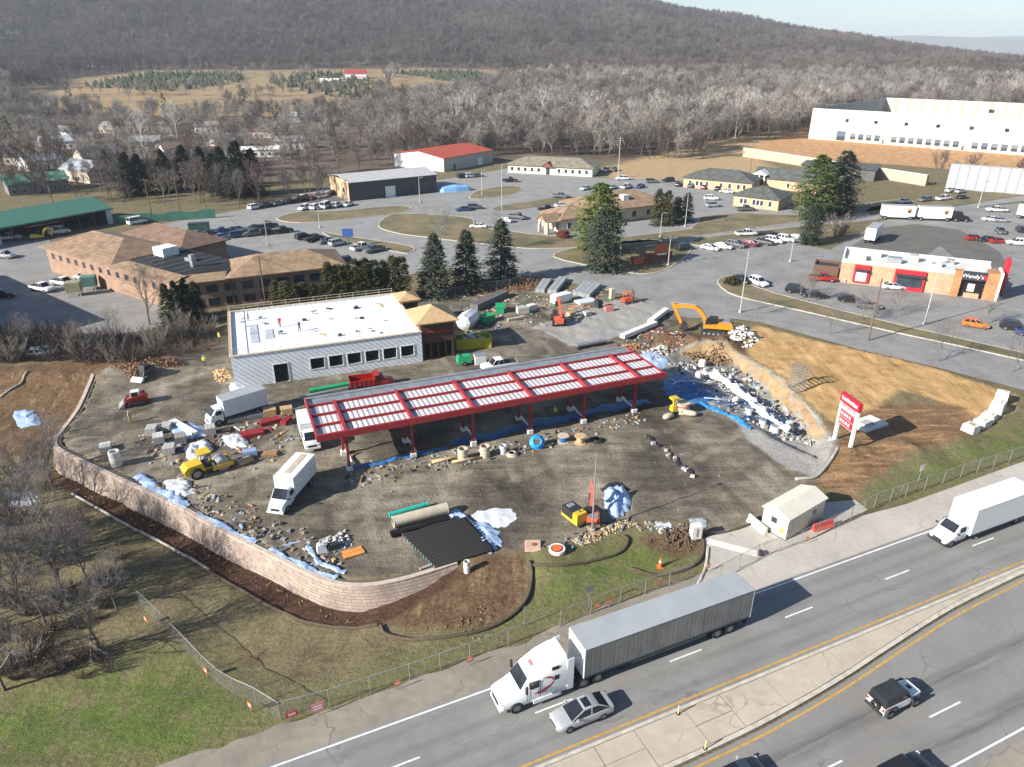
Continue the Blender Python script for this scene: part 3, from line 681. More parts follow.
def brush_mesh(seed, h=2.4, r=1.5, n=26, tw=.02):
    """multi-stemmed leafless thicket plant"""
    R = random.Random(seed); T = MB(); C = MB()
    for i in range(n):
        a = R.uniform(0, 6.283); d = Vector((math.cos(a) * R.uniform(.1, .8), math.sin(a) * R.uniform(.1, .8), 1)).normalized(); p = Vector((math.cos(a) * r * R.random() * .4, math.sin(a) * r * R.random() * .4, -.1)); L = h * R.uniform(.5, 1.05)
        e = p + d * L; (T if i < 7 else C).tube([p, p + d * L * .5 + Vector((R.gauss(0, .1), R.gauss(0, .1), 0)), e], [.035, .022, .008], 3, caps=False)
        for k in range(16):
            s = p + d * L * R.uniform(.25, 1); dd = (d + Vector((R.uniform(-1, 1), R.uniform(-1, 1), R.uniform(-.3, .8)))).normalized(); f = s + dd * R.uniform(.4, 1.0) * h * .28; w = dd.orthogonal().normalized() * tw
            C.add([s - w, s + w, f], [(0, 1, 2)])
    return T, C
class Plant:
    def __init__(self, name, tc, tm, cm, part='crown', tpart='trunk'):
        self.name = name; self.t = tc[0].mesh(tpart, tm); self.c = tc[1].mesh(part, cm); self.parts = (tpart, part)
    def put(self, p, label, cat='tree', s=1.0, rz=None, group=None, cm=None):
        o = thing(self.name, label, cat, p, random.uniform(0, 6.28) if rz is None else rz, group); o.scale = (s, s, s) if not isinstance(s, tuple) else s
        a = place(self.parts[0], self.t, o); b = place(self.parts[1], self.c, o)
        if cm: recolor(b, cm)
        self.last = (o, a, b); return o
P_FOR = [Plant('bare_tree', bare_tree(17, 11 + i, 3, .48, (5, 4, 3), 5, .085, .24, 2.2, .3), BARK, [TWIG, TWIG2, TWIG][i]) for i in range(3)]
P_LOW = [Plant('bare_tree', bare_tree(17, 17 + i, 3, .5, (5, 4, 3), 5, .08, .24, 2.2, .3), BARK, TWIGL) for i in range(2)]
P_SYC = Plant('sycamore_tree', bare_tree(21, 31, 3, .55, (5, 4, 3), 3, .07, .34, 1.8, .25), TWIGW, TWIGW)
P_BIG = [Plant('bare_tree', bare_tree(12, 51 + i, 4, .6, (5, 4, 3, 3), 4, .013, .19, .7, .25), BARK, [TWIG, TWIG2, TWIG][i]) for i in range(3)]
P_SM = Plant('young_tree', bare_tree(5.5, 71, 3, .55, (5, 4, 3), 4, .012, .07, .5, .3), BARK, TWIG)
P_PINE = [Plant('pine_tree', conifer(17, 6.0, 5, 7000, .42, .8, .06, .05, True), BARK, NEEDLE2), Plant('pine_tree', conifer(15, 5.2, 6, 6000, .48, .7, .03, .25, True), BARK, NEEDLE3)]
P_SPR = Plant('spruce_tree', conifer(12.5, 3.7, 8, 4600, .72, .56, .04, .3), BARK, NEEDLE)
P_ARB = Plant('arborvitae', conifer(6.4, 1.35, 9, 2200, .4, .38, .01, .0), BARK, ARBOR)
P_FARC = Plant('evergreen_tree', conifer(13, 3.6, 10, 420, .8, 1.3, .05, .3), BARK, NEEDLE)
P_BRU = [Plant('thicket_bush', brush_mesh(90 + i), BARK, TWIG2 if i else TWIG, 'twigs', 'stems') for i in range(2)]
P_SHR = Plant('evergreen_shrub', shrub(.9, 1.0, 3, 600), BARK, ARBOR, 'foliage', 'stems')

# far woods that read as one mass: instances scattered by a node group over points on the land
def scatter(name, pts, scales, plants, label, cat='woodland'):
    me = bpy.data.meshes.new(name); me.vertices.add(len(pts)); me.vertices.foreach_set('co', np.asarray(pts, np.float32).ravel())
    a = me.attributes.new('scl', 'FLOAT', 'POINT'); a.data.foreach_set('value', np.asarray(scales, np.float32)); me.update()
    o = kind(place(name, me), 'stuff'); o['label'] = label; o['category'] = cat
    ng = bpy.data.node_groups.new(name, 'GeometryNodeTree'); ng.interface.new_socket('Geometry', in_out='INPUT', socket_type='NodeSocketGeometry'); ng.interface.new_socket('Geometry', in_out='OUTPUT', socket_type='NodeSocketGeometry')
    N = ng.nodes; L = ng.links; gi = N.new('NodeGroupInput'); go = N.new('NodeGroupOutput'); ip = N.new('GeometryNodeInstanceOnPoints')
    jt = N.new('GeometryNodeJoinGeometry')
    for tr in reversed(plants):
        j = N.new('GeometryNodeJoinGeometry')
        for part in (tr[1], tr[2]):
            oi = N.new('GeometryNodeObjectInfo'); oi.transform_space = 'ORIGINAL'; oi.inputs['Object'].default_value = part; L.new(oi.outputs['Geometry'], j.inputs[0])
        gt_ = N.new('GeometryNodeGeometryToInstance'); L.new(j.outputs[0], gt_.inputs[0]); L.new(gt_.outputs[0], jt.inputs[0])
    rv = N.new('FunctionNodeRandomValue'); rv.data_type = 'FLOAT_VECTOR'; rv.inputs[0].default_value = (-.05, -.05, 0); rv.inputs[1].default_value = (.05, .05, 6.283)
    ri = N.new('FunctionNodeRandomValue'); ri.data_type = 'INT'; ri.inputs[4].default_value = 0; ri.inputs[5].default_value = len(plants) - 1
    na = N.new('GeometryNodeInputNamedAttribute'); na.data_type = 'FLOAT'; na.inputs[0].default_value = 'scl'
    L.new(gi.outputs[0], ip.inputs['Points']); L.new(jt.outputs[0], ip.inputs['Instance']); ip.inputs['Pick Instance'].default_value = True
    L.new(ri.outputs[2], ip.inputs['Instance Index']); L.new(rv.outputs[0], ip.inputs['Rotation']); L.new(na.outputs[0], ip.inputs['Scale']); L.new(ip.outputs[0], go.inputs[0])
    md = o.modifiers.new('scatter', 'NODES'); md.node_group = ng
    return o
def inview(x, y, z, mx=60):
    d = y * math.cos(PITCH) - (z - CAM_H) * math.sin(PITCH); u = y * math.sin(PITCH) + (z - CAM_H) * math.cos(PITCH)
    px = CX + FPX * x / d; py = CY - FPX * u / d
    return (px > -mx) & (px < 1024 + mx) & (py > -90), px, py
def grid_pts(x0, x1, y0, y1, sp):
    X, Y = np.meshgrid(np.arange(x0, x1, sp), np.arange(y0, y1, sp)); X = X.ravel(); Y = Y.ravel()
    return X + RNG.uniform(-.5, .5, X.shape) * sp, Y + RNG.uniform(-.5, .5, X.shape) * sp
WOOD_NEAR = [(-700, 330), (-330, 235), (-190, 232), (-120, 240), (-84, 236), (-72, 262), (-62, 290), (-44, 325), (0, 338), (84, 322), (100, 375), (150, 410), (240, 545), (300, 505), (420, 430), (700, 390), (700, 700), (300, 860), (100, 900), (20, 850), (-40, 750), (-100, 650), (-150, 540), (-290, 555), (-410, 640), (-560, 860), (-900, 900)]
def woods():
    # hillside
    X, Y = grid_pts(-1750, 1700, 760, 2050, 10.5); Z = height(X, Y); ok, px, py = inview(X, Y, Z)
    ok &= (sdf(X, Y, FIELD) < -4) & (sdf(X, Y, WOOD_NEAR) < 0) & ((X < 900) | (Y > 700))
    X, Y, Z = X[ok], Y[ok], Z[ok]; sc = RNG.uniform(.7, 1.15, X.shape)
    ev = (wob(X, Y, 230, 3) + RNG.uniform(-1, 1, X.shape) * .9) > 1.35
    pl = [p.last for p in P_FOR]
    scatter('woodland', np.stack([X, Y, Z], -1)[~ev], sc[~ev], pl, 'leafless grey brown wood covering the long hill')
    scatter('evergreen_woodland', np.stack([X, Y, Z], -1)[ev], sc[ev] * .9, [P_FARC.last], 'dark evergreens scattered through the hill wood')
    # flat wood between the works yards and the field
    X, Y = grid_pts(-700, 700, 280, 860, 7.0); ok = sdf(X, Y, WOOD_NEAR) > 0; X, Y = X[ok], Y[ok]; Z = height(X, Y); ok, _, _ = inview(X, Y, Z); X, Y, Z = X[ok], Y[ok], Z[ok]
    hx = []                                        # hedgerows that break the field up
    for (a, b, n) in (((-345, 600), (-300, 1000), 34), ((-225, 560), (-250, 1010), 30), ((-110, 640), (-150, 1000), 26), ((-420, 720), (-60, 700), 40), ((-480, 900), (-330, 880), 16)):
        t = np.linspace(0, 1, n); hx.append(np.stack([a[0] + (b[0] - a[0]) * t + RNG.uniform(-7, 7, n), a[1] + (b[1] - a[1]) * t + RNG.uniform(-7, 7, n)], -1))
    hx = np.concatenate(hx); X = np.concatenate([X, hx[:, 0]]); Y = np.concatenate([Y, hx[:, 1]]); Z = height(X, Y)
    lowland = np.interp(X, [-400, -200, 0, 100], [.68, .72, .85, .95]); thin = RNG.uniform(0, 1, X.shape) < np.interp(X, [-300, -100, 0], [.7, .9, 1]) * np.where((X < -60) & (Y < 470), .24, np.where((X < -90) & (Y < 560), .5, 1.0)); X, Y, Z, lowland = X[thin], Y[thin], Z[thin], lowland[thin]
    scatter('lowland_wood', np.stack([X, Y, Z], -1), RNG.uniform(.6, 1.15, X.shape) * lowland, pl[:2] + [p.last for p in P_LOW] * 2, 'leafless wood between the works yards and the tan field')
    # far plain and far ridge beyond the hill's right shoulder
    X, Y = grid_pts(1150, 3400, 1700, 4600, 42); Z = height(X, Y); ok, _, _ = inview(X, Y, Z); ok &= RNG.uniform(0, 1, X.shape) < .6
    scatter('distant_wood', np.stack([X, Y, Z], -1)[ok], RNG.uniform(.8, 1.3, ok.sum()), pl, 'distant hazy trees on the plain beyond the hill')
for i, (x, y) in enumerate([(505, 150), (470, 140), (540, 150)]): P_FOR[i].put(GT(x, y), ['leafless brown tree standing behind the red roofed shed', 'leafless tree rising left above the red roofed shed', 'leafless brown tree rising behind the cream office'][i])
for i, (x, y) in enumerate([(430, 152), (650, 150)]): P_LOW[i].put(GT(x, y), ['light grey leafless tree at the wood edge left of the red roofed shed', 'light grey leafless tree at the wood edge above the offices'][i])
P_FARC.put(GT(70, 98), 'dark evergreen standing alone above the far left houses')
woods()
# ------------------------------------------------------------------ buildings
GLASS = glass(); VOID = M('dark_interior', (.012, .011, .010), .9); WOOD = M('lumber', (.52, .36, .19), .85, var=.3, scale=3); PLY = M('plywood_tan', (.50, .33, .17), .85, var=.22, scale=1.5)
STEEL = M('galvanised_steel', (.42, .43, .44), .45, .6); WHITEM = M('white_metal', (.74, .74, .72), .45, .0, .1); DKMET = M('dark_metal', (.05, .05, .055), .5, .3)
CONC = M('concrete_grey', (.42, .40, .37), .9, var=.25, scale=2, bmp=.2); RED = M('red_steel', (.30, .026, .032), .6, .0, .3, 2); BLACK = M('black_rubber', (.022, .022, .023), .85)
SHING_T = stripe('shingles_tan', (.29, .195, .12), (.26, .165, .095), .3, 'Z', .9, 0, .6, .3); SHING_B = stripe('shingles_brown', (.20, .125, .085), (.14, .09, .06), .3, 'Z', .9, 0, .6, .3)
SHING_G = stripe('shingles_grey', (.10, .105, .095), (.07, .075, .07), .3, 'Z', .9, 0, .6, .3); SHING_O = stripe('shingles_olive', (.235, .21, .15), (.17, .15, .11), .3, 'Z', .9, 0, .6, .3)
BRK_M = brick('brick_motel', (.42, .265, .18), (.35, .215, .145), (.37, .28, .21), .6, .25); BRK_R = brick('brick_red', (.33, .09, .05), (.26, .07, .04), (.30, .2, .15), .5, .2)
STUC = M('stucco_cream', (.62, .52, .38), .9, var=.15); STUC_T = M('stucco_tan', (.52, .37, .23), .9, var=.15); CREAM = M('siding_cream', (.74, .68, .52), .8, var=.12)
def bl(name, label, cat, o, a, z=0): return thing(name, label, cat, (o[0], o[1], z), a)
def wall_open(mb, x0, x1, z0, z1, y0, y1, ops=(), m=0):
    xs = sorted({x0, x1} | {v for o in ops for v in o[:2]})
    for a, b in zip(xs[:-1], xs[1:]):
        c = .5 * (a + b); zz = z0
        for o in sorted([o for o in ops if o[0] < c < o[1]], key=lambda o: o[2]):
            if o[2] > zz + 1e-3: mb.box(a, b, y0, y1, zz, o[2], m)
            zz = o[3]
        if zz < z1 - 1e-3: mb.box(a, b, y0, y1, zz, z1, m)
def hip(mb, x0, x1, y0, y1, z, h, ov=.5, m=0, ridge=None, th=.18):
    x0 -= ov; x1 += ov; y0 -= ov; y1 += ov; W = x1 - x0; D = y1 - y0
    if ridge is None: ridge = min(W, D) / 2
    mb.box(x0, x1, y0, y1, z - th, z, m)
    if W >= D: a, b = (x0 + ridge, (y0 + y1) / 2, z + h), (x1 - ridge, (y0 + y1) / 2, z + h); f = [(0, 1, 5, 4), (1, 2, 5), (2, 3, 4, 5), (3, 0, 4)]
    else: a, b = ((x0 + x1) / 2, y0 + ridge, z + h), ((x0 + x1) / 2, y1 - ridge, z + h); f = [(0, 1, 4), (1, 2, 5, 4), (2, 3, 5), (3, 0, 4, 5)]
    e = z + .002
    return mb.add([(x0, y0, e), (x1, y0, e), (x1, y1, e), (x0, y1, e), a, b], f, m)
def gable(mb, x0, x1, y0, y1, z, h, ov=.4, m=0, ax='x', mend=None):
    X0, X1, Y0, Y1 = x0 - ov, x1 + ov, y0 - ov, y1 + ov; t = .18
    if ax == 'x':
        yc = (y0 + y1) / 2; k = h / (yc - y0); zo = z - ov * k
        for s in (0, 1):
            ya = Y0 if s == 0 else Y1
            mb.add([(X0, ya, zo), (X1, ya, zo), (X1, yc, z + h), (X0, yc, z + h), (X0, ya, zo + t), (X1, ya, zo + t), (X1, yc, z + h + t), (X0, yc, z + h + t)], [(0, 1, 2, 3), (4, 5, 6, 7), (0, 1, 5, 4), (1, 2, 6, 5), (3, 0, 4, 7)], m)
        if mend is not None:
            for x in (x0, x1): mb.add([(x, y0, z), (x, y1, z), (x, yc, z + h)], [(0, 1, 2)], mend)
    else:
        xc = (x0 + x1) / 2; k = h / (xc - x0); zo = z - ov * k
        for s in (0, 1):
            xa = X0 if s == 0 else X1
            mb.add([(xa, Y0, zo), (xa, Y1, zo), (xc, Y1, z + h), (xc, Y0, z + h), (xa, Y0, zo + t), (xa, Y1, zo + t), (xc, Y1, z + h + t), (xc, Y0, z + h + t)], [(0, 1, 2, 3), (4, 5, 6, 7), (0, 1, 5, 4), (1, 2, 6, 5), (3, 0, 4, 7)], m)
        if mend is not None:
            for y in (y0, y1): mb.add([(x0, y, z), (x1, y, z), (xc, y, z + h)], [(0, 1, 2)], mend)
def window(root, x, z, w, h, side='f', at=0.0, mat=None, fmat=None, name='window', d=.06):
    """a pane with its frame, standing a little proud of the wall line `at`; side f: -y face, l: -x face, r: +x face"""
    mb = MB(); fr = MB(); t = .09
    def bx(b, a0, a1, z0, z1, p):
        if side == 'f': b.box(a0, a1, at - p, at + .02, z0, z1)
        elif side == 'b': b.box(a0, a1, at - .02, at + p, z0, z1)
        elif side == 'l': b.box(at - p, at + .02, a0, a1, z0, z1)
        else: b.box(at - .02, at + p, a0, a1, z0, z1)
    bx(mb, x, x + w, z, z + h, d * .5); o = mb.build(name, mat or GLASS, root)
    for q in ((x - t, x, z - t, z + h + t), (x + w, x + w + t, z - t, z + h + t), (x, x + w, z - t, z), (x, x + w, z + h, z + h + t)): bx(fr, *q, d)
    fr.build('frame', fmat or WHITEM, o); return o
def text(root, s, size, loc, rot, mat, name='lettering', align='CENTER'):
    c = bpy.data.curves.new(name, 'FONT'); c.body = s; c.size = size; c.extrude = .02; c.align_x = align; c.materials.append(mat)
    t_ = bpy.data.objects.new(name, c); COL.objects.link(t_); bpy.context.view_layer.update(); me = bpy.data.meshes.new_from_object(t_.evaluated_get(bpy.context.evaluated_depsgraph_get())); bpy.data.objects.remove(t_)
    o = place(name, me, root, loc); o.rotation_euler = rot; return o
def P_person(p, rz, label, top=(.55, .6, .05), leg=(.04, .05, .08), hat=(.7, .7, .66), arm=.25, stride=.12, lean=0.0):
    m, nt, b = nmat('clothing'); s = nt.nodes.new('ShaderNodeSeparateXYZ'); nt.links.new(coords(nt), s.inputs[0])
    r = ramp(nt, mth(nt, 'DIVIDE', s.outputs[2], 2.0), [(0.0, (.03, .025, .02)), (0.05, leg), (0.44, leg), (0.45, top), (0.745, top), (0.75, (.42, .25, .17)), (0.835, (.42, .25, .17)), (0.84, hat), (1.0, hat)])
    for e in r.node.color_ramp.elements: pass
    r.node.color_ramp.interpolation = 'CONSTANT'; nt.links.new(r, b.inputs['Base Color']); b.inputs['Roughness'].default_value = .85
    me = bpy.data.meshes.new('person')
    V = [(0, 0, .95), (0, 0, 1.2), (lean, 0, 1.42), (lean, 0, 1.52), (lean * 1.2, 0, 1.66), (lean * 1.2, 0, 1.78),
         (0, .2, 1.42), (arm * .4, .27, 1.15), (arm, .24, .93), (0, -.2, 1.42), (-arm * .3, -.27, 1.15), (arm * .6, -.25, .95),
         (0, .1, .9), (stride, .11, .5), (stride, .11, .08), (stride + .16, .11, .04), (0, -.1, .9), (-stride * .5, -.11, .5), (-stride, -.11, .08), (-stride + .16, -.11, .04)]
    E = [(0, 1), (1, 2), (2, 3), (3, 4), (4, 5), (2, 6), (6, 7), (7, 8), (2, 9), (9, 10), (10, 11), (0, 12), (12, 13), (13, 14), (14, 15), (0, 16), (16, 17), (17, 18), (18, 19)]
    rad = [.16, .17, .17, .07, .115, .12, .085, .06, .045, .085, .06, .045, .1, .075, .055, .045, .1, .075, .055, .045]
    me.from_pydata(V, E, []); me.materials.append(m); o = place('person', me, None, p, rz); tag(o, label, 'person')
    sk = o.modifiers.new('skin', 'SKIN')
    for i, q in enumerate(rad): me.skin_vertices[0].data[i].radius = (q, q * (.8 if i in (0, 1, 2) else 1))
    me.skin_vertices[0].data[0].use_root = True
    o.modifiers.new('smooth', 'SUBSURF').render_levels = 1
    return o

# ---- new store
def wrapmat():
    m, nt, b = nmat('house_wrap'); s = nt.nodes.new('ShaderNodeSeparateXYZ'); nt.links.new(coords(nt), s.inputs[0])
    d = mth(nt, 'ADD', s.outputs[0], mth(nt, 'ADD', s.outputs[1], mth(nt, 'MULTIPLY', s.outputs[2], 1.1)))
    w = mth(nt, 'ABSOLUTE', mth(nt, 'SUBTRACT', mth(nt, 'FRACT', mth(nt, 'DIVIDE', d, .85)), .5)); f = maprange(nt, w, .2, .34)
    dots = maprange(nt, noise(nt, 7, 2, .5, coords(nt)), .4, .55)
    n = noise(nt, .8, 4, .6, coords(nt)); base = ramp(nt, n, [(.3, (.72, .74, .76)), (.7, (.86, .87, .88))])
    nt.links.new(mix(nt, mth(nt, 'MULTIPLY', f, mth(nt, 'MULTIPLY', dots, .85)), base, (.36, .40, .45)), b.inputs['Base Color']); b.inputs['Roughness'].default_value = .55
    return m
def roofmat():
    m, nt, b = nmat('roof_insulation_board'); co = coords(nt)
    k = nt.nodes.new('ShaderNodeTexBrick'); nt.links.new(co, k.inputs['Vector']); k.inputs['Scale'].default_value = 1; k.inputs['Brick Width'].default_value = 2.4; k.inputs['Row Height'].default_value = 1.2; k.inputs['Mortar Size'].default_value = .03
    k.inputs['Color1'].default_value = (.86, .87, .89, 1); k.inputs['Color2'].default_value = (.80, .81, .84, 1); k.inputs['Mortar'].default_value = (.55, .57, .60, 1)
    d = ramp(nt, noise(nt, .7, 5, .7, co, .5), [(.62, 0), (.7, 1)])
    nt.links.new(mix(nt, mth(nt, 'MULTIPLY', d, .5), k.outputs[0], (.42, .41, .40)), b.inputs['Base Color']); b.inputs['Roughness'].default_value = .6
    return m
WRAP = wrapmat(); RBOARD = roofmat()
SO = G(236, 388.5); SA = math.radians(20.6); SW, SD_, SH = 28.0, 20.6, 5.0
st = bl('store_building', 'long single storey store under construction with white flat roof and striped wall wrap', 'store', SO, SA)
ops = [(5.6, 7.6, .0, 2.9)] + [(10.9 + i * 2.75, 12.9 + i * 2.75, 1.35, 3.05) for i in range(6)]
wb = MB(); wall_open(wb, 0, SW, -.3, SH, 0, .3, ops); wb.box(0, .3, .302, SD_ - .302, -.3, SH); wb.box(SW - .3, SW, .302, SD_ - .302, -.3, SH); wb.box(0, SW, SD_ - .3, SD_, -.3, SH)
wb.build('wall', WRAP, st)
MB().box(.35, SW - .35, .35, SD_ - .35, SH - .55, SH - .25).build('roof', RBOARD, st)
fl = MB(); fl.box(.35, SW - .35, .35, SD_ - .35, -.2, .05); fl.build('floor_slab', CONC, st)
for i, o in enumerate(ops):
    pan = MB(); pan.box(o[0], o[1], .2, .24, o[2], o[3]); w_ = pan.build('door' if i == 0 else 'window', VOID, st)
    fr = MB(); t = .12
    for q in ((o[0] - t, o[0], o[2] - (0 if i == 0 else t), o[3] + t), (o[1], o[1] + t, o[2] - (0 if i == 0 else t), o[3] + t), (o[0], o[1], o[3], o[3] + t)) + (() if i == 0 else ((o[0], o[1], o[2] - t, o[2]),)): fr.box(q[0], q[1], -.06, .1, q[2], q[3])
    fr.build('frame', WHITEM, w_)
pk = MB(); 
for q in ((-.12, SW + .1, -.14, .34), (-.12, SW + .1, SD_ - .34, SD_ + .14)): pk.box(*q, SH + .002, SH + .1)
pk.box(-.14, .34, .35, SD_ - .35, SH + .002, SH + .1); pk.box(SW - .34, SW + .1, .35, SD_ - .35, SH + .002, SH + .1); pk.build('parapet_plank', M('plank_pale', (.60, .50, .36), .8, var=.25, scale=3), st)
for yy in (.12, SD_ - .12):
    rl = MB()
    for i in range(13): x = .2 + i * (SW - .5) / 12; rl.bar((x, yy, SH), (x, yy, SH + 1.05), .05)
    for hh in (.55, 1.0): rl.bar((.1, yy + .04, SH + hh), (SW - .2, yy + .04, SH + hh), .035, .05)
    rl.build('guard_rail', M('rail_pale', (.60, .53, .42), .8), st)
rl = MB()
for i in range(9): y = .4 + i * (SD_ - .8) / 8; rl.bar((.1, y, SH), (.1, y, SH + 1.05), .07)
rl.bar((.06, .3, SH + 1), (.06, SD_ - .3, SH + 1), .05, .08); rl.build('guard_rail', WOOD, st)
for i in range(26):   # loose boards, rolls and offcuts laid on the deck
    x, y = random.uniform(1.5, SW - 3), random.uniform(1.5, SD_ - 2); s = random.uniform(.3, 1.3); q = MB(); q.box(-s / 2, s / 2, -.2, .2 + random.random() * .3, 0, random.choice([.06, .06, .12, .35]), rot=random.uniform(0, 3), at=(x, y, SH - .25)); q.build('roofing_offcut', random.choice([DKMET, CONC, PLY, STEEL, DKMET]), st)
for x, y in ((3, 5), (3, 9), (5.2, 6)): MB().box(x, x + 1.2, y, y + 4.2, SH - .25, SH - .16).build('roof_board_stack', M('board_grey', (.42, .45, .50), .7), st)
# entrance tower
TX0, TX1, TY0, TY1, TH = SW + .02, SW + 5.4, .6, 6.6, 6.1
DKWOOD = M('brown_sheathing', (.085, .045, .03), .85, var=.35, scale=2)
tw = MB(); tops = [(TX0 + .5 + i * 1.2, TX0 + 1.4 + i * 1.2, .2, 2.7) for i in range(4)]; wall_open(tw, TX0, TX1, -.3, TH, TY0, TY0 + .3, tops); tw.box(TX1 - .3, TX1, TY0 + .302, TY1, -.3, TH); tw.box(TX0, TX1 - .302, TY1 - .3, TY1, -.3, TH); tw.box(TX0, TX0 + .3, TY0 + .302, TY1 - .302, SH, TH); tw.build('tower_wall', DKWOOD, st)
MB().box(TX0 + .3, TX1 - .4, TY0 + .5, TY0 + .55, 0, 2.8).build('tower_void', VOID, st)
r_ = MB(); hip(r_, TX0, TX1, TY0, TY1, TH + .25, 1.7, .75, ridge=3.4); r_.build('tower_roof', PLY, st)
bm_ = MB(); bm_.box(TX0 + .1, TX1 + .2, TY0 - .25, TY0 - .002, 4.5, 4.75); bm_.build('header_beam', RED, st)
r2 = MB(); r2.box(SW - .3, SW + 3.3, SD_ - 6.4, SD_ - 1.6, SH + .12, SH + .35); hip(r2, SW - .2, SW + 3.2, SD_ - 6.2, SD_ - 1.8, SH + .55, .8, .3); r2.build('rear_roof', PLY, st)
r3 = MB(); r3.box(SW + .02, SW + 3.0, SD_ - 6.0, SD_ - 2.0, -.2, SH + .1); r3.build('rear_tower_wall', DKWOOD, st)
def on_store(x, y, z=0): c, s = math.cos(SA), math.sin(SA); return (SO[0] + x * c - y * s, SO[1] + x * s + y * c, z)
P_person(on_store(3.0, 15.5, SH - .25), .4, 'worker in grey clothes standing at the far left of the white store roof', (.30, .26, .24), (.10, .09, .10))
P_person(on_store(7.6, 10.6, SH - .25), 2.0, 'worker in a bright red jacket on the white store roof', (.60, .05, .04))
P_person(on_store(10.4, 7.6, SH - .25), 3.0, 'bending worker in dark clothes near the middle of the white store roof', (.12, .12, .15), lean=.18)
# ---- fuel canopy
CA = math.radians(22.1); CO = G(317, 442, 5.0); CL, CD_ = 45.9, 10.4
cp = bl('fuel_canopy', 'long red steel fuel canopy with white ribbed deck', 'canopy', CO, CA)
DECK = stripe('deck_white', (.68, .65, .65), (.33, .31, .34), .62, 'X', .5, 0, .8, .12, .33)
dk = MB(); dk.box(.2, CL - .2, .2, CD_ - .2, 5.28, 5.36); dk.build('deck', DECK, cp)
for n_, q in (('fascia', (0, CL, -.12, .2, 5.0, 5.78)), ('fascia', (0, .2, .202, CD_ - .2, 5.0, 5.78)), ('fascia', (CL - .2, CL, .202, CD_ - .2, 5.05, 5.6))): MB().box(*q).build(n_, RED, cp)
MB().box(0, CL, CD_ - .198, CD_ + .25, 5.0, 5.62).build('fascia', STEEL, cp)
MB().box(.202, CL - .202, 8.4, CD_ - .2, 5.37, 5.43).build('gutter_strip', STEEL, cp)
CXS = [3.35 + i * 7.72 for i in range(6)]
for x in CXS: MB().box(x - .17, x + .17, .202, 8.39, 5.362, 5.80).build('cross_beam', RED, cp)
for y in (2.75, 5.5, 8.2):
    xs = [.2] + [v for x in CXS for v in (x - .172, x + .172)] + [CL - .2]
    for a, b in zip(xs[::2], xs[1::2]): MB().box(a, b, y - .085, y + .085, 5.362, 5.68).build('purlin', RED, cp)
for x in CXS:
    for y in (1.0, 4.8):
        c = MB(); c.box(x - .16, x + .16, y - .16, y + .16, .55, 5.28); c.box(x - .3, x + .3, y - .3, y + .3, 5.0, 5.27); c.build('column', RED, cp)
        MB().box(x - .35, x + .35, y - .35, y + .35, -1.6, .56).build('footing', WHITEM, cp)
    pp = MB(); pp.tube([(x + .1, 4.3, .9), (x + .5, 3.8, .25), (x + .5, 1.6, .25)], .14, 7); pp.build('drain_pipe', WHITEM, cp)
def on_can(x, y, z=0): c, s = math.cos(CA), math.sin(CA); return (CO[0] + x * c - y * s, CO[1] + x * s + y * c, z)
# ---- retaining wall
BLK = brick('retaining_block', (.45, .35, .285), (.385, .30, .245), (.24, .185, .15), .9, .3, .9, .03)
rw = thing('retaining_wall', 'curving pink block retaining wall round the left edge of the site', 'retaining wall')
wp = spline(WALL, 5); n = len(wp); outn = []
for i in range(n):
    d = Vector((wp[min(i + 1, n - 1)][0] - wp[max(i - 1, 0)][0], wp[min(i + 1, n - 1)][1] - wp[max(i - 1, 0)][1])).normalized(); outn.append((d.y, -d.x))
# the path runs down the image, so the outer side is to its right-hand normal turned away from the site
sx = 1 if sdf(np.array([wp[n // 2][0] + outn[n // 2][0] * 2]), np.array([wp[n // 2][1] + outn[n // 2][1] * 2]), LOWP)[0] > 0 else -1
outn = [(a * sx, b * sx) for a, b in outn]
wm = MB(); cm_ = MB(); secs = []; caps_ = []
for (x, y), (a, b) in zip(wp, outn):
    o = 1.05; bz = hz(x + a * 2.2, y + b * 2.2) - .5
    secs.append([(x + a * .42, y + b * .42, .02), (x + a * o, y + b * o, .02), (x + a * (o + .8), y + b * (o + .8), bz), (x + a * .42, y + b * .42, bz)])
    caps_.append([(x + a * (o - .42), y + b * (o - .42), .022), (x + a * (o + .05), y + b * (o + .05), .022), (x + a * (o + .05), y + b * (o + .05), .16), (x + a * (o - .42), y + b * (o - .42), .16)])
bf = MB(); bf.loft([[(x + a * .2, y + b * .2, -.1), (x + a * .56, y + b * .56, -.1), (x + a * .56, y + b * .56, .045), (x + a * .2, y + b * .2, .045)] for (x, y), (a, b) in zip(wp, outn)]); bf.build('backfill', M('backfill_soil', (.13, .11, .085), .95, var=.35, scale=2), rw)
wm.loft(secs); wm.build('block_face', BLK, rw); cm_.loft(caps_); cm_.build('cap_course', M('cap_stone', (.50, .41, .34), .9, var=.2), rw)
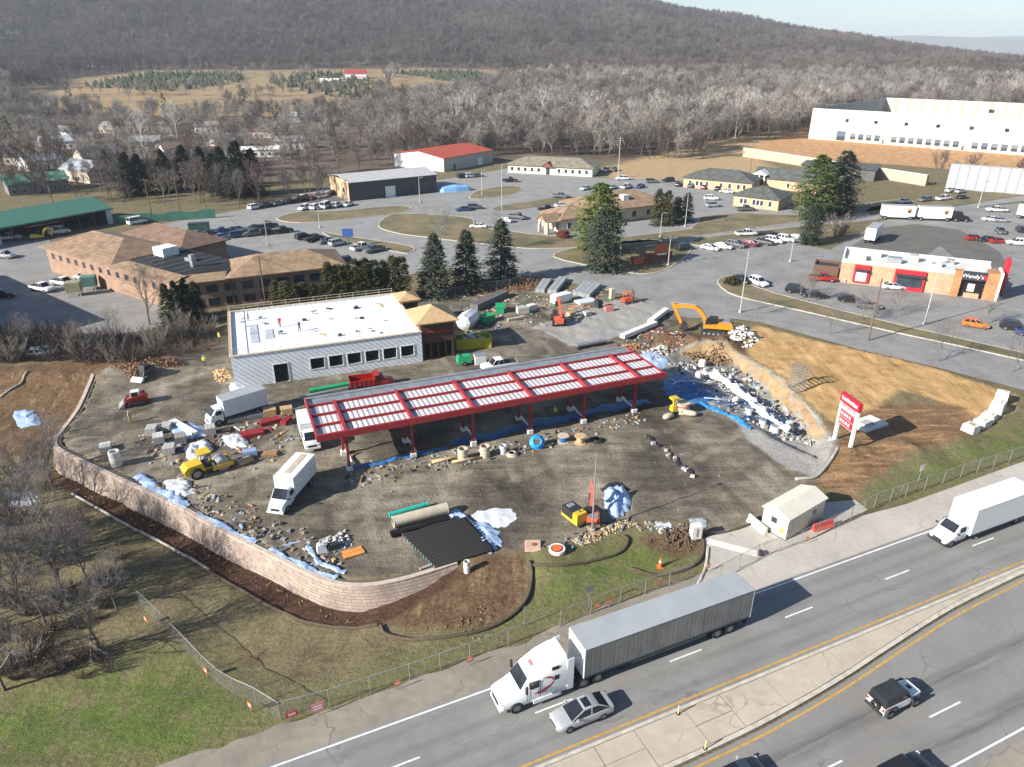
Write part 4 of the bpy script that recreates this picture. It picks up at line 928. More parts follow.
# ---- site office shed
sa = math.radians(36); so = G(785, 541)
SHED = M('shed_cream', (.62, .55, .42), .8, var=.1); sh = bl('site_shed', 'cream site office shed with shallow gable roof beside the driveway', 'shed', so, sa)
b_ = MB(); wall_open(b_, 0, 6.4, .1, 2.5, 0, .12, [(4.2, 5.1, 1.2, 2.0)]); b_.box(0, .12, .122, 2.9, .1, 2.5); b_.box(6.28, 6.4, .122, 2.9, .1, 2.5); b_.box(.122, 6.278, 2.78, 2.9, .1, 2.5); b_.add([(0, 0, 2.5), (0, 2.9, 2.5), (0, 1.45, 3.0), (6.4, 0, 2.5), (6.4, 2.9, 2.5), (6.4, 1.45, 3.0)], [(0, 1, 2), (3, 4, 5)]); b_.build('wall', SHED, sh)
r = MB(); gable(r, 0, 6.4, 0, 2.9, 2.52, .55, .15); r.build('roof', M('shed_roof', (.66, .61, .51), .7, var=.08), sh); MB().box(-.002, 6.402, -.002, 2.902, 0.03, .12).build('skid', DKMET, sh)
window(sh, 4.25, 1.25, .8, .7, 'f', .05); window(sh, 1.2, 1.35, .7, .7, 'l', 0.0); MB().box(-.05, -.002, .35, .75, .7, 1.2).build('notice', M('yellow_notice', (.65, .5, .05), .6), sh); MB().box(.9, 1.7, -.05, -.003, .15, 2.1).build('door', SHED, sh)
# ---- price sign on two posts
s0 = G(834, 440); s1 = G(849, 452.5); sga = ang(s0, s1); sgl = math.dist(s0, s1)
sg = bl('pylon_sign', 'red and white price sign on two white posts at the edge of the dirt', 'sign', s0, sga); SRED = M('sign_red', (.50, .02, .035), .45, var=.1); SWH = M('sign_white', (.80, .78, .76), .5, var=.06); SPK = M('sign_pink', (.66, .24, .25), .5, var=.15)
for x in (0, sgl): MB().box(x - .17, x + .17, -.17, .17, -.2, 5.6).build('post', SWH, sg)
for x in (0, sgl): MB().box(x - .45, x + .45, -.45, .45, -.3, .22).build('footing', CONC, sg)
MB().box(.172, sgl - .172, -.14, .14, 2.7, 5.5).build('cabinet', SPK, sg); 
hd = MB(); hd.box(-.25, sgl + .25, -.25, .25, 5.62, 6.75); hd.build('header', SRED, sg)
for y in (-.16, .141): 
    for (a, b, z0, z1) in ((.24, sgl - .24, 3.82, 4.62), (.24, sgl - .24, 2.85, 3.65)):
        pn = MB().box(a, b, y, y + .02, z0, z1).build('price_panel', SRED, sg)
        for k in range(4): MB().box(a + .18 + k * .52, a + .50 + k * .52, y - .012 if y < 0 else y + .021, y - .001 if y < 0 else y + .032, z0 + .22, z1 - .2).build('lettering', SWH, pn)
    for k in range(7): MB().box(.35 + k * .36, .58 + k * .36, y - .012 if y < 0 else y + .001, y - .001 if y < 0 else y + .012, 4.85, 4.85 + .2 + .1 * (k % 3)).build('lettering', SWH, sg)
for y in (-.272, .252):
    for k in range(9): MB().box(.12 + k * .34, .36 + k * .34, y, y + .02, 6.0, 6.36 + .08 * ((k * 5) % 3 == 0)).build('lettering', SWH, hd.o if hasattr(hd, 'o') else sg)
# ---- brick motel (two wings round a flat roof)
mo = G(45, 247, 5.5); ma = math.radians(-34)
mt = bl('motel_building', 'brown roofed brick motel with two wings round a black flat roof', 'motel', mo, ma); MH = 5.5; L1 = 48.0
b_ = MB(); b_.box(0, L1, 0, 15, -.3, MH); b_.build('wall', BRK_M, mt)
r = MB(); hip(r, 0, 27, 0, 15, MH + .2, 3.0, .9); r.build('roof', stripe('shingles_umber', (.27, .175, .11), (.20, .13, .08), .3, 'Z', .9, 0, .6, .3), mt)
r = MB(); hip(r, 4, 27.5, 15, 26, MH + .2, 2.6, .9); r.build('roof', SHING_B, mt); MB().box(4, 27.5, 15, 26, -.3, MH).build('wall', BRK_M, mt)
fr = MB(); fr.box(27.2, L1 + .3, -.8, 2.6, MH + .02, MH + .2, taper=.0); fr.add([(27.2, -.9, MH + .21), (L1 + .8, -.9, MH + .21), (L1 + .2, 2.6, MH + .85), (28.6, 2.6, MH + .85)], [(0, 1, 2, 3)]); fr.build('roof_skirt', SHING_T, mt)
MB().box(27.6, L1 + .2, 2.61, 14.9, MH + .03, MH + .75).build('flat_roof', M('roof_black', (.032, .033, .036), .95, var=.35, spec=.1), mt)
for i in range(6): MB().box(30 + i * 2.9, 30.1 + i * 2.9, 2.8, 14.7, MH + .752, MH + .80).build('roof_seam', STEEL, mt)
ac = MB(); ac.box(28.8, 32.4, 8, 11.5, MH + .76, MH + 2.5); ac.build('air_handler', WHITEM, mt); MB().box(43, 43.8, 7, 7.8, MH + .76, MH + 3.2).build('flue', STEEL, mt); MB().box(38, 40, 9, 10.4, MH + .76, MH + 1.4).build('air_handler', STEEL, mt)
for i in range(14):
    for z in (3.3,): window(mt, 2.2 + i * 3.2, z, 1.1, 1.2, 'f', 0.0, fmat=BRK_M)
# second wing, turned to face the store
m2 = G(175, 284, 5.5); ma2 = math.radians(23.5); L2 = 31.0
w2 = bl('motel_wing', 'low brick motel wing with tan hip roof behind the white store', 'motel', m2, ma2)
MB().box(.6, L2, 0, 12, -.3, MH).build('wall', BRK_M, w2); r = MB(); hip(r, 9.6, L2, 0, 12, MH + .2, 2.4, .9); r.build('roof', SHING_T, w2)
fr = MB(); fr.add([(-.6, -.9, MH + .07), (8.6, -.9, MH + .07), (9.4, 2.4, MH + .8), (.4, 2.4, MH + .8)], [(0, 1, 2, 3)]); MB().box(.62, 11.5, 2.41, 11.9, MH + .02, MH + .7).build('flat_roof', MATS['roof_black'], w2); fr.box(-.6, 9, -.9, -.7, MH - .1, MH + .06); fr.build('roof_skirt', SHING_T, w2)
for i in range(9): window(w2, 2.0 + i * 3.2, 3.2, 1.9, 1.3, 'f', 0.0, fmat=DKMET)
for i in range(9): window(w2, 2.0 + i * 3.2, .6, 1.9, 1.3, 'f', 0.0, fmat=DKMET)
for x in (9.5, 20): MB().box(x, x + .3, -.12, -.003, 0, MH - .2).build('downpipe', BRK_R, w2)
# ---- green roofed open barn
GRN = stripe('roof_green', (.075, .20, .14), (.05, .15, .10), .9, 'X', .5, .1, .5)
bo = G(0, 226, 4.5); be = G(108, 207, 4.5); ba = ang(bo, be); bo = (bo[0] - 12 * math.cos(ba), bo[1] - 12 * math.sin(ba)); BL_ = 12 + math.dist(G(0, 226, 4.5), be)
bn = bl('open_barn', 'long green roofed open fronted equipment barn', 'barn', bo, ba)
r = MB(); r.add([(-.8, -1.2, 4.3), (BL_ + .6, -1.2, 4.3), (BL_ + .6, 8, 6.6), (-.8, 8, 6.6), (BL_ + .6, 16, 4.6), (-.8, 16, 4.6)], [(0, 1, 2, 3), (3, 2, 4, 5)]); r.box(-.8, BL_ + .6, -1.25, -1.1, 3.95, 4.32); r.build('roof', GRN, bn)
w = MB(); w.box(0, BL_, 15, 15.2, 0, 4.6); w.box(-.3, -.1, 0, 15, 0, 4.3); w.box(BL_ - .2, BL_, -.4, 15, 0, 4.3); w.build('wall', M('barn_wall', (.10, .10, .10), .8), bn)
MB().box(BL_ - 1.4, BL_ + .05, -.9, -.45, 0, 4.25).build('end_panel', M('panel_bluewhite', (.48, .54, .58), .7), bn); MB().box(9.5, 11, -.9, -.45, 0, 4.25).build('end_panel', M('panel_bluewhite', (.48, .54, .58), .7), bn)
for i in range(6): MB().box(14 + i * 4.2, 14.3 + i * 4.2, -.4, -.1, 0, 4.3).build('post', DKMET, bn)
# ---- metal works building
go = G(350, 201.5); ge = G(437, 192); ga = ang(go, ge); 
DKRIB = stripe('cladding_dark', (.055, .058, .065), (.035, .037, .04), .6, 'X', .5, .1, .5); PALE = stripe('roof_pale', (.55, .53, .50), (.44, .42, .40), 1.0, 'X', .45, .1, .4)
wk = bl('works_building', 'dark metal works building with pale low pitched roof', 'building', go, ga); GL = math.dist(go, ge)
w = MB(); w.box(0, GL, 0, .2, 0, 5.8); w.box(GL - .2, GL, .202, 18, 0, 5.8); w.box(0, GL - .202, 17.8, 18, 0, 5.8); w.build('wall', DKRIB, wk); MB().box(-.02, .2, .21, 18, 0, 6.2).build('gable_wall', STUC_T, wk)
r = MB(); gable(r, 0, GL, 0, 18, 5.85, 1.3, .4); r.build('roof', PALE, wk); MB().box(12.5, 16, -.1, -.003, 0, 3.6).build('roller_door', WHITEM, wk); window(wk, 4, 2.2, 2.0, 1.4, 'l', 0)
for x in (19, 21.5): MB().box(x, x + 1, -.08, -.003, 0, 2.2).build('door', DKMET, wk)
# ---- red roofed shed
ro = G(444, 172); rl_ = G(395, 166); ra = ang(rl_, ro); RLL = 32.0
ORG = stripe('roof_orange_red', (.48, .085, .035), (.36, .06, .025), 1.1, 'X', .5, .05, .4)
rr = bl('metal_shed', 'white metal shed with bright orange red roof', 'shed', rl_, ra); RW = math.dist(rl_, ro)
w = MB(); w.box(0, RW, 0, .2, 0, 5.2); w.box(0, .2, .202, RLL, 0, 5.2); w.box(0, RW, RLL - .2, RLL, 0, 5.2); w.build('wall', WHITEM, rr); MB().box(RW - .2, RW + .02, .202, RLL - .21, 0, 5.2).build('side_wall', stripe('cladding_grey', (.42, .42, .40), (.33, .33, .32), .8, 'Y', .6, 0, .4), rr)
r = MB(); gable(r, 0, RW, 0, RLL, 5.2, 1.9, .5, 0, 'y', None); r.build('roof', ORG, rr); e_ = MB(); e_.add([(0, -.01, 5.2), (RW, -.01, 5.2), (RW / 2, -.01, 7.0)], [(0, 1, 2)]); e_.build('gable_end', WHITEM, rr)
MB().box(RW + .021, RW + .08, 6, 7.2, 0, 2.3).build('door', DKMET, rr); MB().box(RW + .021, RW + .08, 22, 25, 0, 3).build('roller_door', WHITEM, rr)
# ---- cream office, olive hip roof
co_ = G(508, 172.5); ce = G(592, 177); ca_ = ang(co_, ce); CLN = math.dist(co_, ce)
of = bl('cream_office', 'long cream office with olive shingled hip roof and row of windows', 'building', co_, ca_)
MB().box(0, CLN, 0, 13, 0, 3.2).build('wall', CREAM, of); r = MB(); hip(r, 0, CLN, 0, 13, 3.3, 2.7, .8); r.build('roof', SHING_O, of)
pg = MB(); gable(pg, 14.5, 18.5, -1.6, 4, 3.25, 1.4, .2, 0, 'y', 0); pg.build('porch_gable', BRK_R, of); MB().box(15.8, 17.2, -.09, -.003, 0, 2.4).build('door', DKMET, of)
for i in range(12):
    x = 1.2 + i * 2.75
    if not 13.8 < x < 18.6: window(of, x, .9, 1.1, 1.4, 'f', 0)
# ---- bank with arched porch
ko = G(561, 233); ka = math.radians(27)
bk_ = bl('bank_building', 'tan hip roofed bank with arched cream porch', 'bank', ko, ka)
MB().box(0, 12, 0, 11, 0, 3.6).build('wall', STUC, bk_); r = MB(); hip(r, 0, 12, 0, 11, 3.7, 2.4, .7); r.build('roof', SHING_T, bk_)
MB().box(14, 40, 4, 20, 0, 4.0).build('wall', STUC, bk_); r = MB(); hip(r, 12, 40, 3, 20, 4.1, 3.2, .7); r.build('roof', SHING_T, bk_)
pc = MB()
for i in range(13):
    a = math.pi * i / 12
    if i < 12: pc.bar((-4.2, 2.6 + 1.5 * math.cos(a), 2.0 + 1.5 * math.sin(a)), (-4.2, 2.6 + 1.5 * math.cos(a + math.pi / 12), 2.0 + 1.5 * math.sin(a + math.pi / 12)), .5, .5)
pc.box(-4.5, -3.9, .6, 1.2, 0, 3.4); pc.box(-4.5, -3.9, 4.0, 4.6, 0, 3.4); pc.box(-4.5, -.002, -.1, .5, 3.0, 3.4); pc.box(-4.5, -3.9, -.4, .2, 0, 3.0); pc.build('porch_arch', STUC, bk_)
pr = MB(); gable(pr, -4.6, 0, .4, 4.8, 3.42, 1.5, .3, 0, 'x', 0); pr.build('porch_roof', SHING_T, bk_)
for x in (2, 6, 9): window(bk_, x, 1.0, 1.2, 1.5, 'f', 0)
for x in (16, 21, 26, 31): window(bk_, x, 1.0, 1.4, 1.6, 'f', 4.0)
window(bk_, 1.2, .4, 1.5, 2.4, 'l', 0.0); window(bk_, 6.5, .8, 1.2, 1.6, 'l', 0.0)
ac = MB(); ac.box(24, 26, 6, 8, 5.4, 6.9); ac.build('roof_vent', WHITEM, bk_)
# ---- office park on the right
def office(px, a, W, D, h, wm_, rm, label, rh=2.4, wins=(), side=(), kindr='hip', nm='office_building'):
    o = bl(nm, label, 'building', G(*px), math.radians(a)); MB().box(0, W, 0, D, 0, h).build('wall', wm_, o); r = MB(); (hip if kindr == 'hip' else gable)(r, 0, W, 0, D, h + .1, rh, .6); r.build('roof', rm, o)
    for x in wins: window(o, x, 1.0, .9, 1.5, 'f', 0)
    for y in side: window(o, y, 1.0, .9, 1.5, 'l', 0)
    return o
office((683, 187), -31, 24, 14, 3.4, STUC_T, SHING_G, 'tan office with grey hip roof and white entrance columns', 2.8, (2, 4.5, 6, 8, 13, 16, 19, 21))
office((733, 205.5), -37, 14, 13, 3.3, STUC_T, SHING_G, 'small tan office with dark hip roof nearest the grass verge', 2.6, (2, 3.3, 6, 7.2, 8.4, 11))
o_ = office((752, 187), -36, 25, 12, 3.6, STUC_T, SHING_G, 'tan office with dark gable roof behind the small hip roofed one', 2.6, (3, 12, 18), kindr='gable')
for x in (0.4, 2.2, 4.0): MB().box(x, x + .4, -1.2, -.8, 0, 4.6).build('column', WHITEM, o_)
pt = MB(); gable(pt, 0, 4.8, -1.4, 3, 4.6, 1.4, .2, 0, 'y', 0); pt.build('portico', WHITEM, o_)
office((800, 176), -30, 26, 14, 4.2, M('siding_dark', (.12, .11, .10), .8), M('roof_flat_dark', (.10, .10, .105), .8, var=.3), 'low dark flat roofed building below the warehouse bank', .3, (4, 9, 14, 19), nm='low_building')
# ---- drive-in restaurant
eo = G(838, 282); e1 = G(985, 305); ea = math.radians(-26); EL = 28.0
rs = bl('restaurant', 'tan brick drive-in restaurant with white flat roof and red window bays', 'restaurant', eo, ea)
TANB = brick('brick_tan', (.56, .37, .23), (.50, .33, .20), (.45, .36, .26), .6, .25); MB().box(0, 22.0, 0, 11, -.2, 4.4).build('wall', TANB, rs)
ROOFW = M('roof_membrane', (.62, .61, .57), .6, var=.25, scale=.8); MB().box(.3, 27.5, .3, 10.7, 4.402, 4.5).build('roof', ROOFW, rs)
pp = MB()
for q in ((-.05, 22, -.05, .3), (-.05, 27.7, 10.7, 11.05), (-.05, .3, .302, 10.698)): pp.box(*q, 4.402, 5.1)
pp.build('parapet', M('parapet_white', (.74, .72, .67), .6, var=.08), rs)
for (x, w, m1) in ((2.6, 3.0, DKMET), (10.2, 5.6, SRED)):
    MB().box(x, x + w, -.5, -.003, 0.0 if m1 == SRED else .6, 4.2).build('window_bay', SRED, rs); MB().box(x + .5, x + w - .5, -.62, -.502, .9, 3.0).build('window', GLASS if m1 == SRED else M('sign_white', None), rs); MB().box(x + .2, x + w - .2, -1.1, -.503, 3.0, 3.4).build('awning', DKMET, rs)
MB().box(22.01, 27.8, .6, 11, -.2, 4.4).build('dining_glass', M('glass_front', (.015, .015, .017), .12, var=.2), rs); fb = MB(); fb.box(22.01, 27.9, -.35, .59, 3.6, 5.2); fb.build('sign_band', DKMET, rs); fb = MB(); fb.box(26.2, 28.3, -.4, 3.2, 0, 5.4); fb.build('brick_pier', brick('brick_orange', (.52, .26, .11), (.45, .21, .09), (.4, .3, .2), .6, .25), rs); MB().box(28.31, 28.7, -.6, 4.2, 0, 5.7).build('blade_wall', SWH, rs); fb = MB(); fb.box(20.6, 21.99, -.4, 1.2, 0, 5.3); fb.build('brick_pier', MATS['brick_orange'], rs)
text(rs, "Wendy's", 1.05, (23.75, -.36, 4.1), (math.pi / 2, 0, 0), SWH); MB().box(25.55, 26.15, -.41, -.352, 4.0, 4.75).build('emblem', SRED, rs)
MB().box(29.4, 30.2, 4.4, 7.0, -.2, 7.2).build('red_tower', SRED, rs); MB().box(23, 25.6, -.2, .58, 0, .9).build('sill', TANB, rs)
MB().box(23.4, 24.6, .5, .592, 1.2, 2.7).build('poster', SWH, rs)
for (x, y, w, d, h) in ((1.2, 2, 3.2, 3.5, .9), (5.2, 6.5, 2, 2, 1.2), (8.5, 3.0, 2.6, 1.8, 1.1), (12.5, 6, 1.8, 1.8, 1.3), (16, 3.5, 2.4, 1.6, .9), (19.5, 7, 1.4, 1.4, 1.0), (24.5, 5, 2.6, 2.0, .9)): MB().box(x, x + w, y, y + d, 4.502, 4.5 + h).build('roof_unit', random.choice([STEEL, WHITEM, CONC]), rs)
dm = bl('bin_enclosure', 'brown walled bin enclosure at the left end of the restaurant', 'enclosure', G(812, 276), ea)
d_ = MB(); BRN = M('brown_panel', (.13, .075, .05), .8); d_.box(0, 5, 0, .25, 0, 2.6); d_.box(0, .25, .252, 5, 0, 2.6); d_.box(4.75, 5, .252, 5, 0, 2.6); d_.box(.252, 4.748, 4.75, 5, 0, 2.6); d_.build('wall', BRN, dm); MB().box(.25, 4.75, .25, 4.75, 2.0, 2.1).build('lid', DKMET, dm)
# ---- unroofed tilt-up warehouse
ho = G(808, 138.5); ha = math.radians(-42.6); HL, HD, HH = 190.0, 120.0, 15.6
TILT = stripe('tilt_up_panel', (.60, .55, .45), (.46, .41, .33), 7.6, 'X', .7, 0, .15, .05)
wh = bl('warehouse', 'huge cream warehouse shell without a roof beyond the yards', 'warehouse', ho, ha)
DK = [22 + i * 4.05 for i in range(40)]; skip = {4, 13, 22, 31}
dops = [(15, 19.5, .2, 5.0)] + [(x, x + 2.7, 1.2, 4.2) for i, x in enumerate(DK) if i not in skip and x < HL - 4] + [(x, x + 1.0, 0.2, 2.4) for i, x in enumerate(DK) if i in skip]
hops = [(18 + i * 14.5, 19.8 + i * 14.5, 9.6, 11.2) for i in range(12)]
w = MB(); wall_open(w, 0, HL, -1, HH, 0, .4, [d for d in dops] + hops); w.build('front_wall', TILT, wh)
w = MB(); w.box(0, .4, .402, HD, -1, HH - .05); w.build('side_wall', stripe('tilt_up_inner_shaded', (.30, .32, .35), (.2, .22, .25), 7.6, 'Y', .7, 0, .1), wh)  # darker panel colour carries the shade on the inner face
w = MB(); wall_open(w, .402, HL, -1, HH + .1, HD - .4, HD, [(30 + i * 8, 33 + i * 8, 1.2, 4.2) for i in range(16)] + [(60 + i * 22, 63 + i * 22, 9.5, 11.5) for i in range(5)]); w.build('back_wall', stripe('tilt_up_back', (.50, .45, .37), (.33, .29, .23), 7.6, 'X', .7, 0, .2, .15), wh)
MB().box(.5, HL, .5, HD - .5, -1, .02).build('floor_slab', M('slab_tan', (.34, .27, .2), .9), wh)
for i, d in enumerate(dops):
    o = MB().box(d[0], d[1], .25, .32, d[2], d[3]).build('dock_door' if i else 'drive_door', M('door_glassy', (.16, .18, .21), .5) if i % 2 else M('door_blue', (.09, .12, .18), .5), wh)
    MB().box(d[0] + .2, d[1] - .2, .2, .248, d[2] + .15, d[2] + (d[3] - d[2]) * .45).build('door_panel', DKMET, o)
for d in hops: MB().box(d[0], d[1], .2, .25, d[2], d[3]).build('window', GLASS, wh)
# sunlit ground bank built as a wall, light in its colour; white screen
bkw = bl('ground_bank', 'pale lit ground bank below the warehouse, built as a wall', 'retaining wall', G(752, 158), ang(G(752, 158), G(925, 186)))
Lb = math.dist(G(752, 158), G(925, 186)); w = MB(); w.box(-6, Lb, 0, 1.2, -.5, 3.6); w.build('face', M('lit_bank_pinkish', (.48, .36, .275), .9, var=.2, scale=.5), bkw); MB().box(-6, Lb, -.1, 1.3, 3.602, 3.85).build('bank_top', M('bank_top_pale', (.62, .55, .46), .9), bkw)
sc_ = bl('white_screen_wall', 'tall white sheeted wall behind bare trees at the far right', 'wall', G(945, 188), ang(G(945, 188), G(1024, 195))); w = MB(); w.box(0, 90, 0, .5, -.5, 8.2); w.build('sheeting', stripe('sheeting_white', (.37, .385, .41), (.25, .26, .29), 3.0, 'X', .6, 0, .4), sc_); MB().box(0, 90, -.1, .6, 8.202, 8.5).build('top_rail', STEEL, sc_)
# ---- farm and houses in the distance
def house(px, py, W, D, h, a, wc, rc, label, rh=2.2):
    p = GT(px, py); o = bl('house', label, 'house', p, math.radians(a), p.z - .3)
    MB().box(0, W, 0, D, 0, h).build('wall', M('house_wall_' + wc[0], wc[1], .8), o); r = MB(); gable(r, 0, W, 0, D, h, rh, .4, 0, 'x', 1); r.build('roof', [M('house_roof_' + rc[0], rc[1], .8), M('house_wall_' + wc[0], wc[1])], o)
    for i in range(int(W // 3)): window(o, 1 + i * 3, 1.0, 1.1, 1.3, 'f', 0)
    MB().box(W * .5, W * .5 + 1, -.06, -.003, 0, 2.1).build('door', DKMET, o); return o
wht = ('white', (.74, .72, .68)); gry = ('grey', (.22, .21, .2)); brn = ('brown', (.16, .11, .08)); bge = ('beige', (.55, .46, .36)); redr = ('red', (.34, .05, .04)); grnr = ('green', (.10, .22, .16)); blu = ('slate', (.33, .36, .40))
house(345, 79, 24, 12, 6, 8, wht, redr, 'white farmhouse with red roof at the top of the tan field', 4); house(384, 77, 12, 9, 5, 5, wht, gry, 'small white farm house right of the red roofed one'); house(320, 83, 22, 8, 3.5, 0, wht, wht, 'long white farm shed left of the red roofed house', 1.2)
house(532, 77, 30, 10, 4, 5, wht, wht, 'long white farm building in the trees right of the field', 1.5); house(565, 69, 16, 10, 7, 0, wht, wht, 'tall white farm building among the trees', 2); house(592, 74, 18, 8, 4, 0, wht, gry, 'white cottage at the right end of the farm')
house(76, 67, 34, 9, 4, 5, wht, wht, 'long white roofed building on the hill edge at the far left', 1.0)
house(62, 180, 17, 11, 4.5, -28, bge, blu, 'beige house with slate blue roof left of the evergreens', 3); house(86, 168, 16, 11, 4.5, 50, bge, gry, 'beige house with steep grey gable left of the evergreens', 3.6); house(10, 196, 18, 10, 4, 40, gry, grnr, 'dark house with small green roof behind the open barn', 2.2)
house(40, 150, 16, 10, 4, 20, wht, blu, 'white house with pale roof among far left trees'); house(100, 133, 15, 10, 4, -15, bge, gry, 'beige house half hidden in trees left of the field'); house(195, 133, 15, 10, 4, 10, wht, gry, 'white house half hidden among bare trees below the field')
house(225, 158, 24, 9, 3.5, 10, wht, wht, 'long white building behind the evergreens left of centre', 1.0); house(20, 125, 15, 9, 4, 30, wht, gry, 'white house at far left edge under the hill'); house(290, 122, 16, 9, 4, 0, gry, blu, 'grey house below the tree nursery rows')
house(150, 172, 14, 9, 3.5, 25, gry, brn, 'brown roofed house between the two groups of evergreens')
for i, (x, y, a, w, r_) in enumerate([(130, 150, 20, bge, gry), (55, 138, -20, wht, gry), (165, 158, 35, wht, brn), (5, 165, 10, bge, brn), (30, 172, 60, wht, blu), (210, 146, -10, bge, gry), (275, 150, 15, wht, gry), (248, 138, 0, bge, brn)]): house(x, y, 14, 9, 4, a, w, r_, ['beige grey roofed house above the evergreen group', 'small white house left of the grey gabled one', 'white brown roofed house behind the spruces', 'beige house at the far left behind the barn', 'white slate roofed house above the green roof house', 'beige house in the thin trees left of centre', 'white house in thin trees left of the works building', 'beige brown roofed house below the nursery rows'][i])
# out of frame block whose shadow falls over the motel yard
ob = bl('brick_block', 'brick block just left of the motel yard, mostly out of frame', 'building', (-127, 141.5), math.radians(-37.5)); MB().box(0, 46, -20, 0, -.3, 9).build('wall', BRK_M, ob); MB().box(-.3, 46.3, -20.3, .3, 9.002, 9.3).build('roof', MATS['roof_black'], ob)
# ------------------------------------------------------------------ vehicles (built facing +X, wheels on z = 0)
VG = glass('car_glass', (.012, .014, .018)); TYRE = BLACK; RIM = M('wheel_rim', (.34, .34, .35), .35, .7); LAMP = M('headlamp_clear', (.70, .70, .68), .15); TAIL = M('tail_lamp', (.35, .02, .02), .25); TRIM = M('trim_black', (.03, .03, .032), .6); YELP = paint('paint_plant_yellow', (.62, .42, .02), .4); ORGP = paint('paint_plant_orange', (.62, .24, .015), .4)
PC = {k: paint('paint_' + k, c, .26, m) for k, c, m in [('white', (.74, .74, .73), 0), ('silver', (.48, .49, .50), .4), ('grey', (.17, .175, .18), .4), ('black', (.018, .018, .02), .1), ('red', (.36, .018, .018), .1), ('blue', (.03, .07, .20), .2), ('light blue', (.18, .30, .44), .2), ('maroon', (.17, .012, .025), .2), ('orange', (.70, .18, .02), .1), ('tan', (.38, .31, .22), .2), ('green', (.02, .09, .04), .2)]}
def section(x, w, z0, z1, wt=None, r=.35):
    wt = w * .93 if wt is None else wt; h = z1 - z0
    return [(x, -w * .9, z0), (x, -w, z0 + h * .22), (x, -w, z0 + h * .6), (x, -(w * .35 + wt * .65), z1 - h * .10), (x, -wt * .82, z1), (x, wt * .82, z1), (x, w * .35 + wt * .65, z1 - h * .10), (x, w, z0 + h * .6), (x, w, z0 + h * .22), (x, w * .9, z0)]
def wheel(root, x, y, r, w=.24, dual=False):
    o = MB().ring((0, 0, 0), r, w, 'Y', 18, 0, r * .62).build('wheel', TYRE, root, loc=(x, y, r)); s = 1 if y > 0 else -1
    rim = MB(); rim.cyl((0, -w * .35, 0), (0, w * .35, 0), r * .63, r * .63, 14); rim.cyl((0, s * w * .35, 0), (0, s * w * .46, 0), r * .3, r * .2, 10); rim.build('rim', RIM, o)
    if dual: MB().ring((0, -s * w * 1.15, 0), r, w, 'Y', 18, 0, r * .4).build('inner_tyre', TYRE, o)
    return o
def pane(root, name, a, b, c, d, m=None, inset=.08, lift=.012, out=None):
    P = [Vector(p) for p in (a, b, c, d)]; ce = sum(P, Vector()) / 4; nrm = (P[1] - P[0]).cross(P[3] - P[0]).normalized()
    if out is not None and nrm.dot(Vector(out)) < 0: nrm = -nrm
    Q = [p + (ce - p).normalized() * inset + nrm * lift for p in P]; mb = MB(); mb.add(Q + [q - nrm * (lift + .02) for q in Q], [(0, 1, 2, 3), (0, 4, 5, 1), (1, 5, 6, 2), (2, 6, 7, 3), (3, 7, 4, 0)]); return mb.build(name, m or VG, root)
def house_top(mb, root, xb, zb, zt, wb, wt, m=0, split=(.5,), top_m=None, ins=.07):
    """greenhouse: xb = (rear base, rear top, front top, front base)"""
    B = [(xb[0], -wb, zb), (xb[3], -wb, zb), (xb[3], wb, zb), (xb[0], wb, zb)]; T = [(xb[1], -wt, zt), (xb[2], -wt, zt), (xb[2], wt, zt), (xb[1], wt, zt)]
    mb.add(B + T, [(0, 1, 5, 4), (1, 2, 6, 5), (2, 3, 7, 6), (3, 0, 4, 7), (4, 5, 6, 7)], m)
    pane(root, 'windshield', B[1], B[2], T[2], T[1], inset=ins * 1.1, out=(1, 0, .3)); pane(root, 'rear_window', B[3], B[0], T[0], T[3], inset=ins * 1.3, out=(-1, 0, .3))
    cuts = [0.0] + list(split) + [1.0]
    for s in (-1, 1):
        yb, yt = s * wb, s * wt
        for a, b in zip(cuts[:-1], cuts[1:]):
            L = lambda t, x0, x1: x0 + (x1 - x0) * t
            pane(root, 'side_window', (L(a, xb[0], xb[3]), yb, zb), (L(b, xb[0], xb[3]), yb, zb), (L(b, xb[1], xb[2]), yt, zt), (L(a, xb[1], xb[2]), yt, zt), inset=ins, out=(0, s, 0))
def lights(root, L, w, zf, zr, hw=.3):
    for s in (-1, 1):
        MB().box(L / 2 - .30, L / 2 - .08, s * w * .72 - hw * .4, s * w * .72 + hw * .4, zf - .06, zf + .04).build('headlight', LAMP, root); MB().box(-L / 2 - .012, -L / 2 + .2, s * w * .76 - .1, s * w * .76 + .1, zr - .1, zr + .04).build('tail_light', TAIL, root)
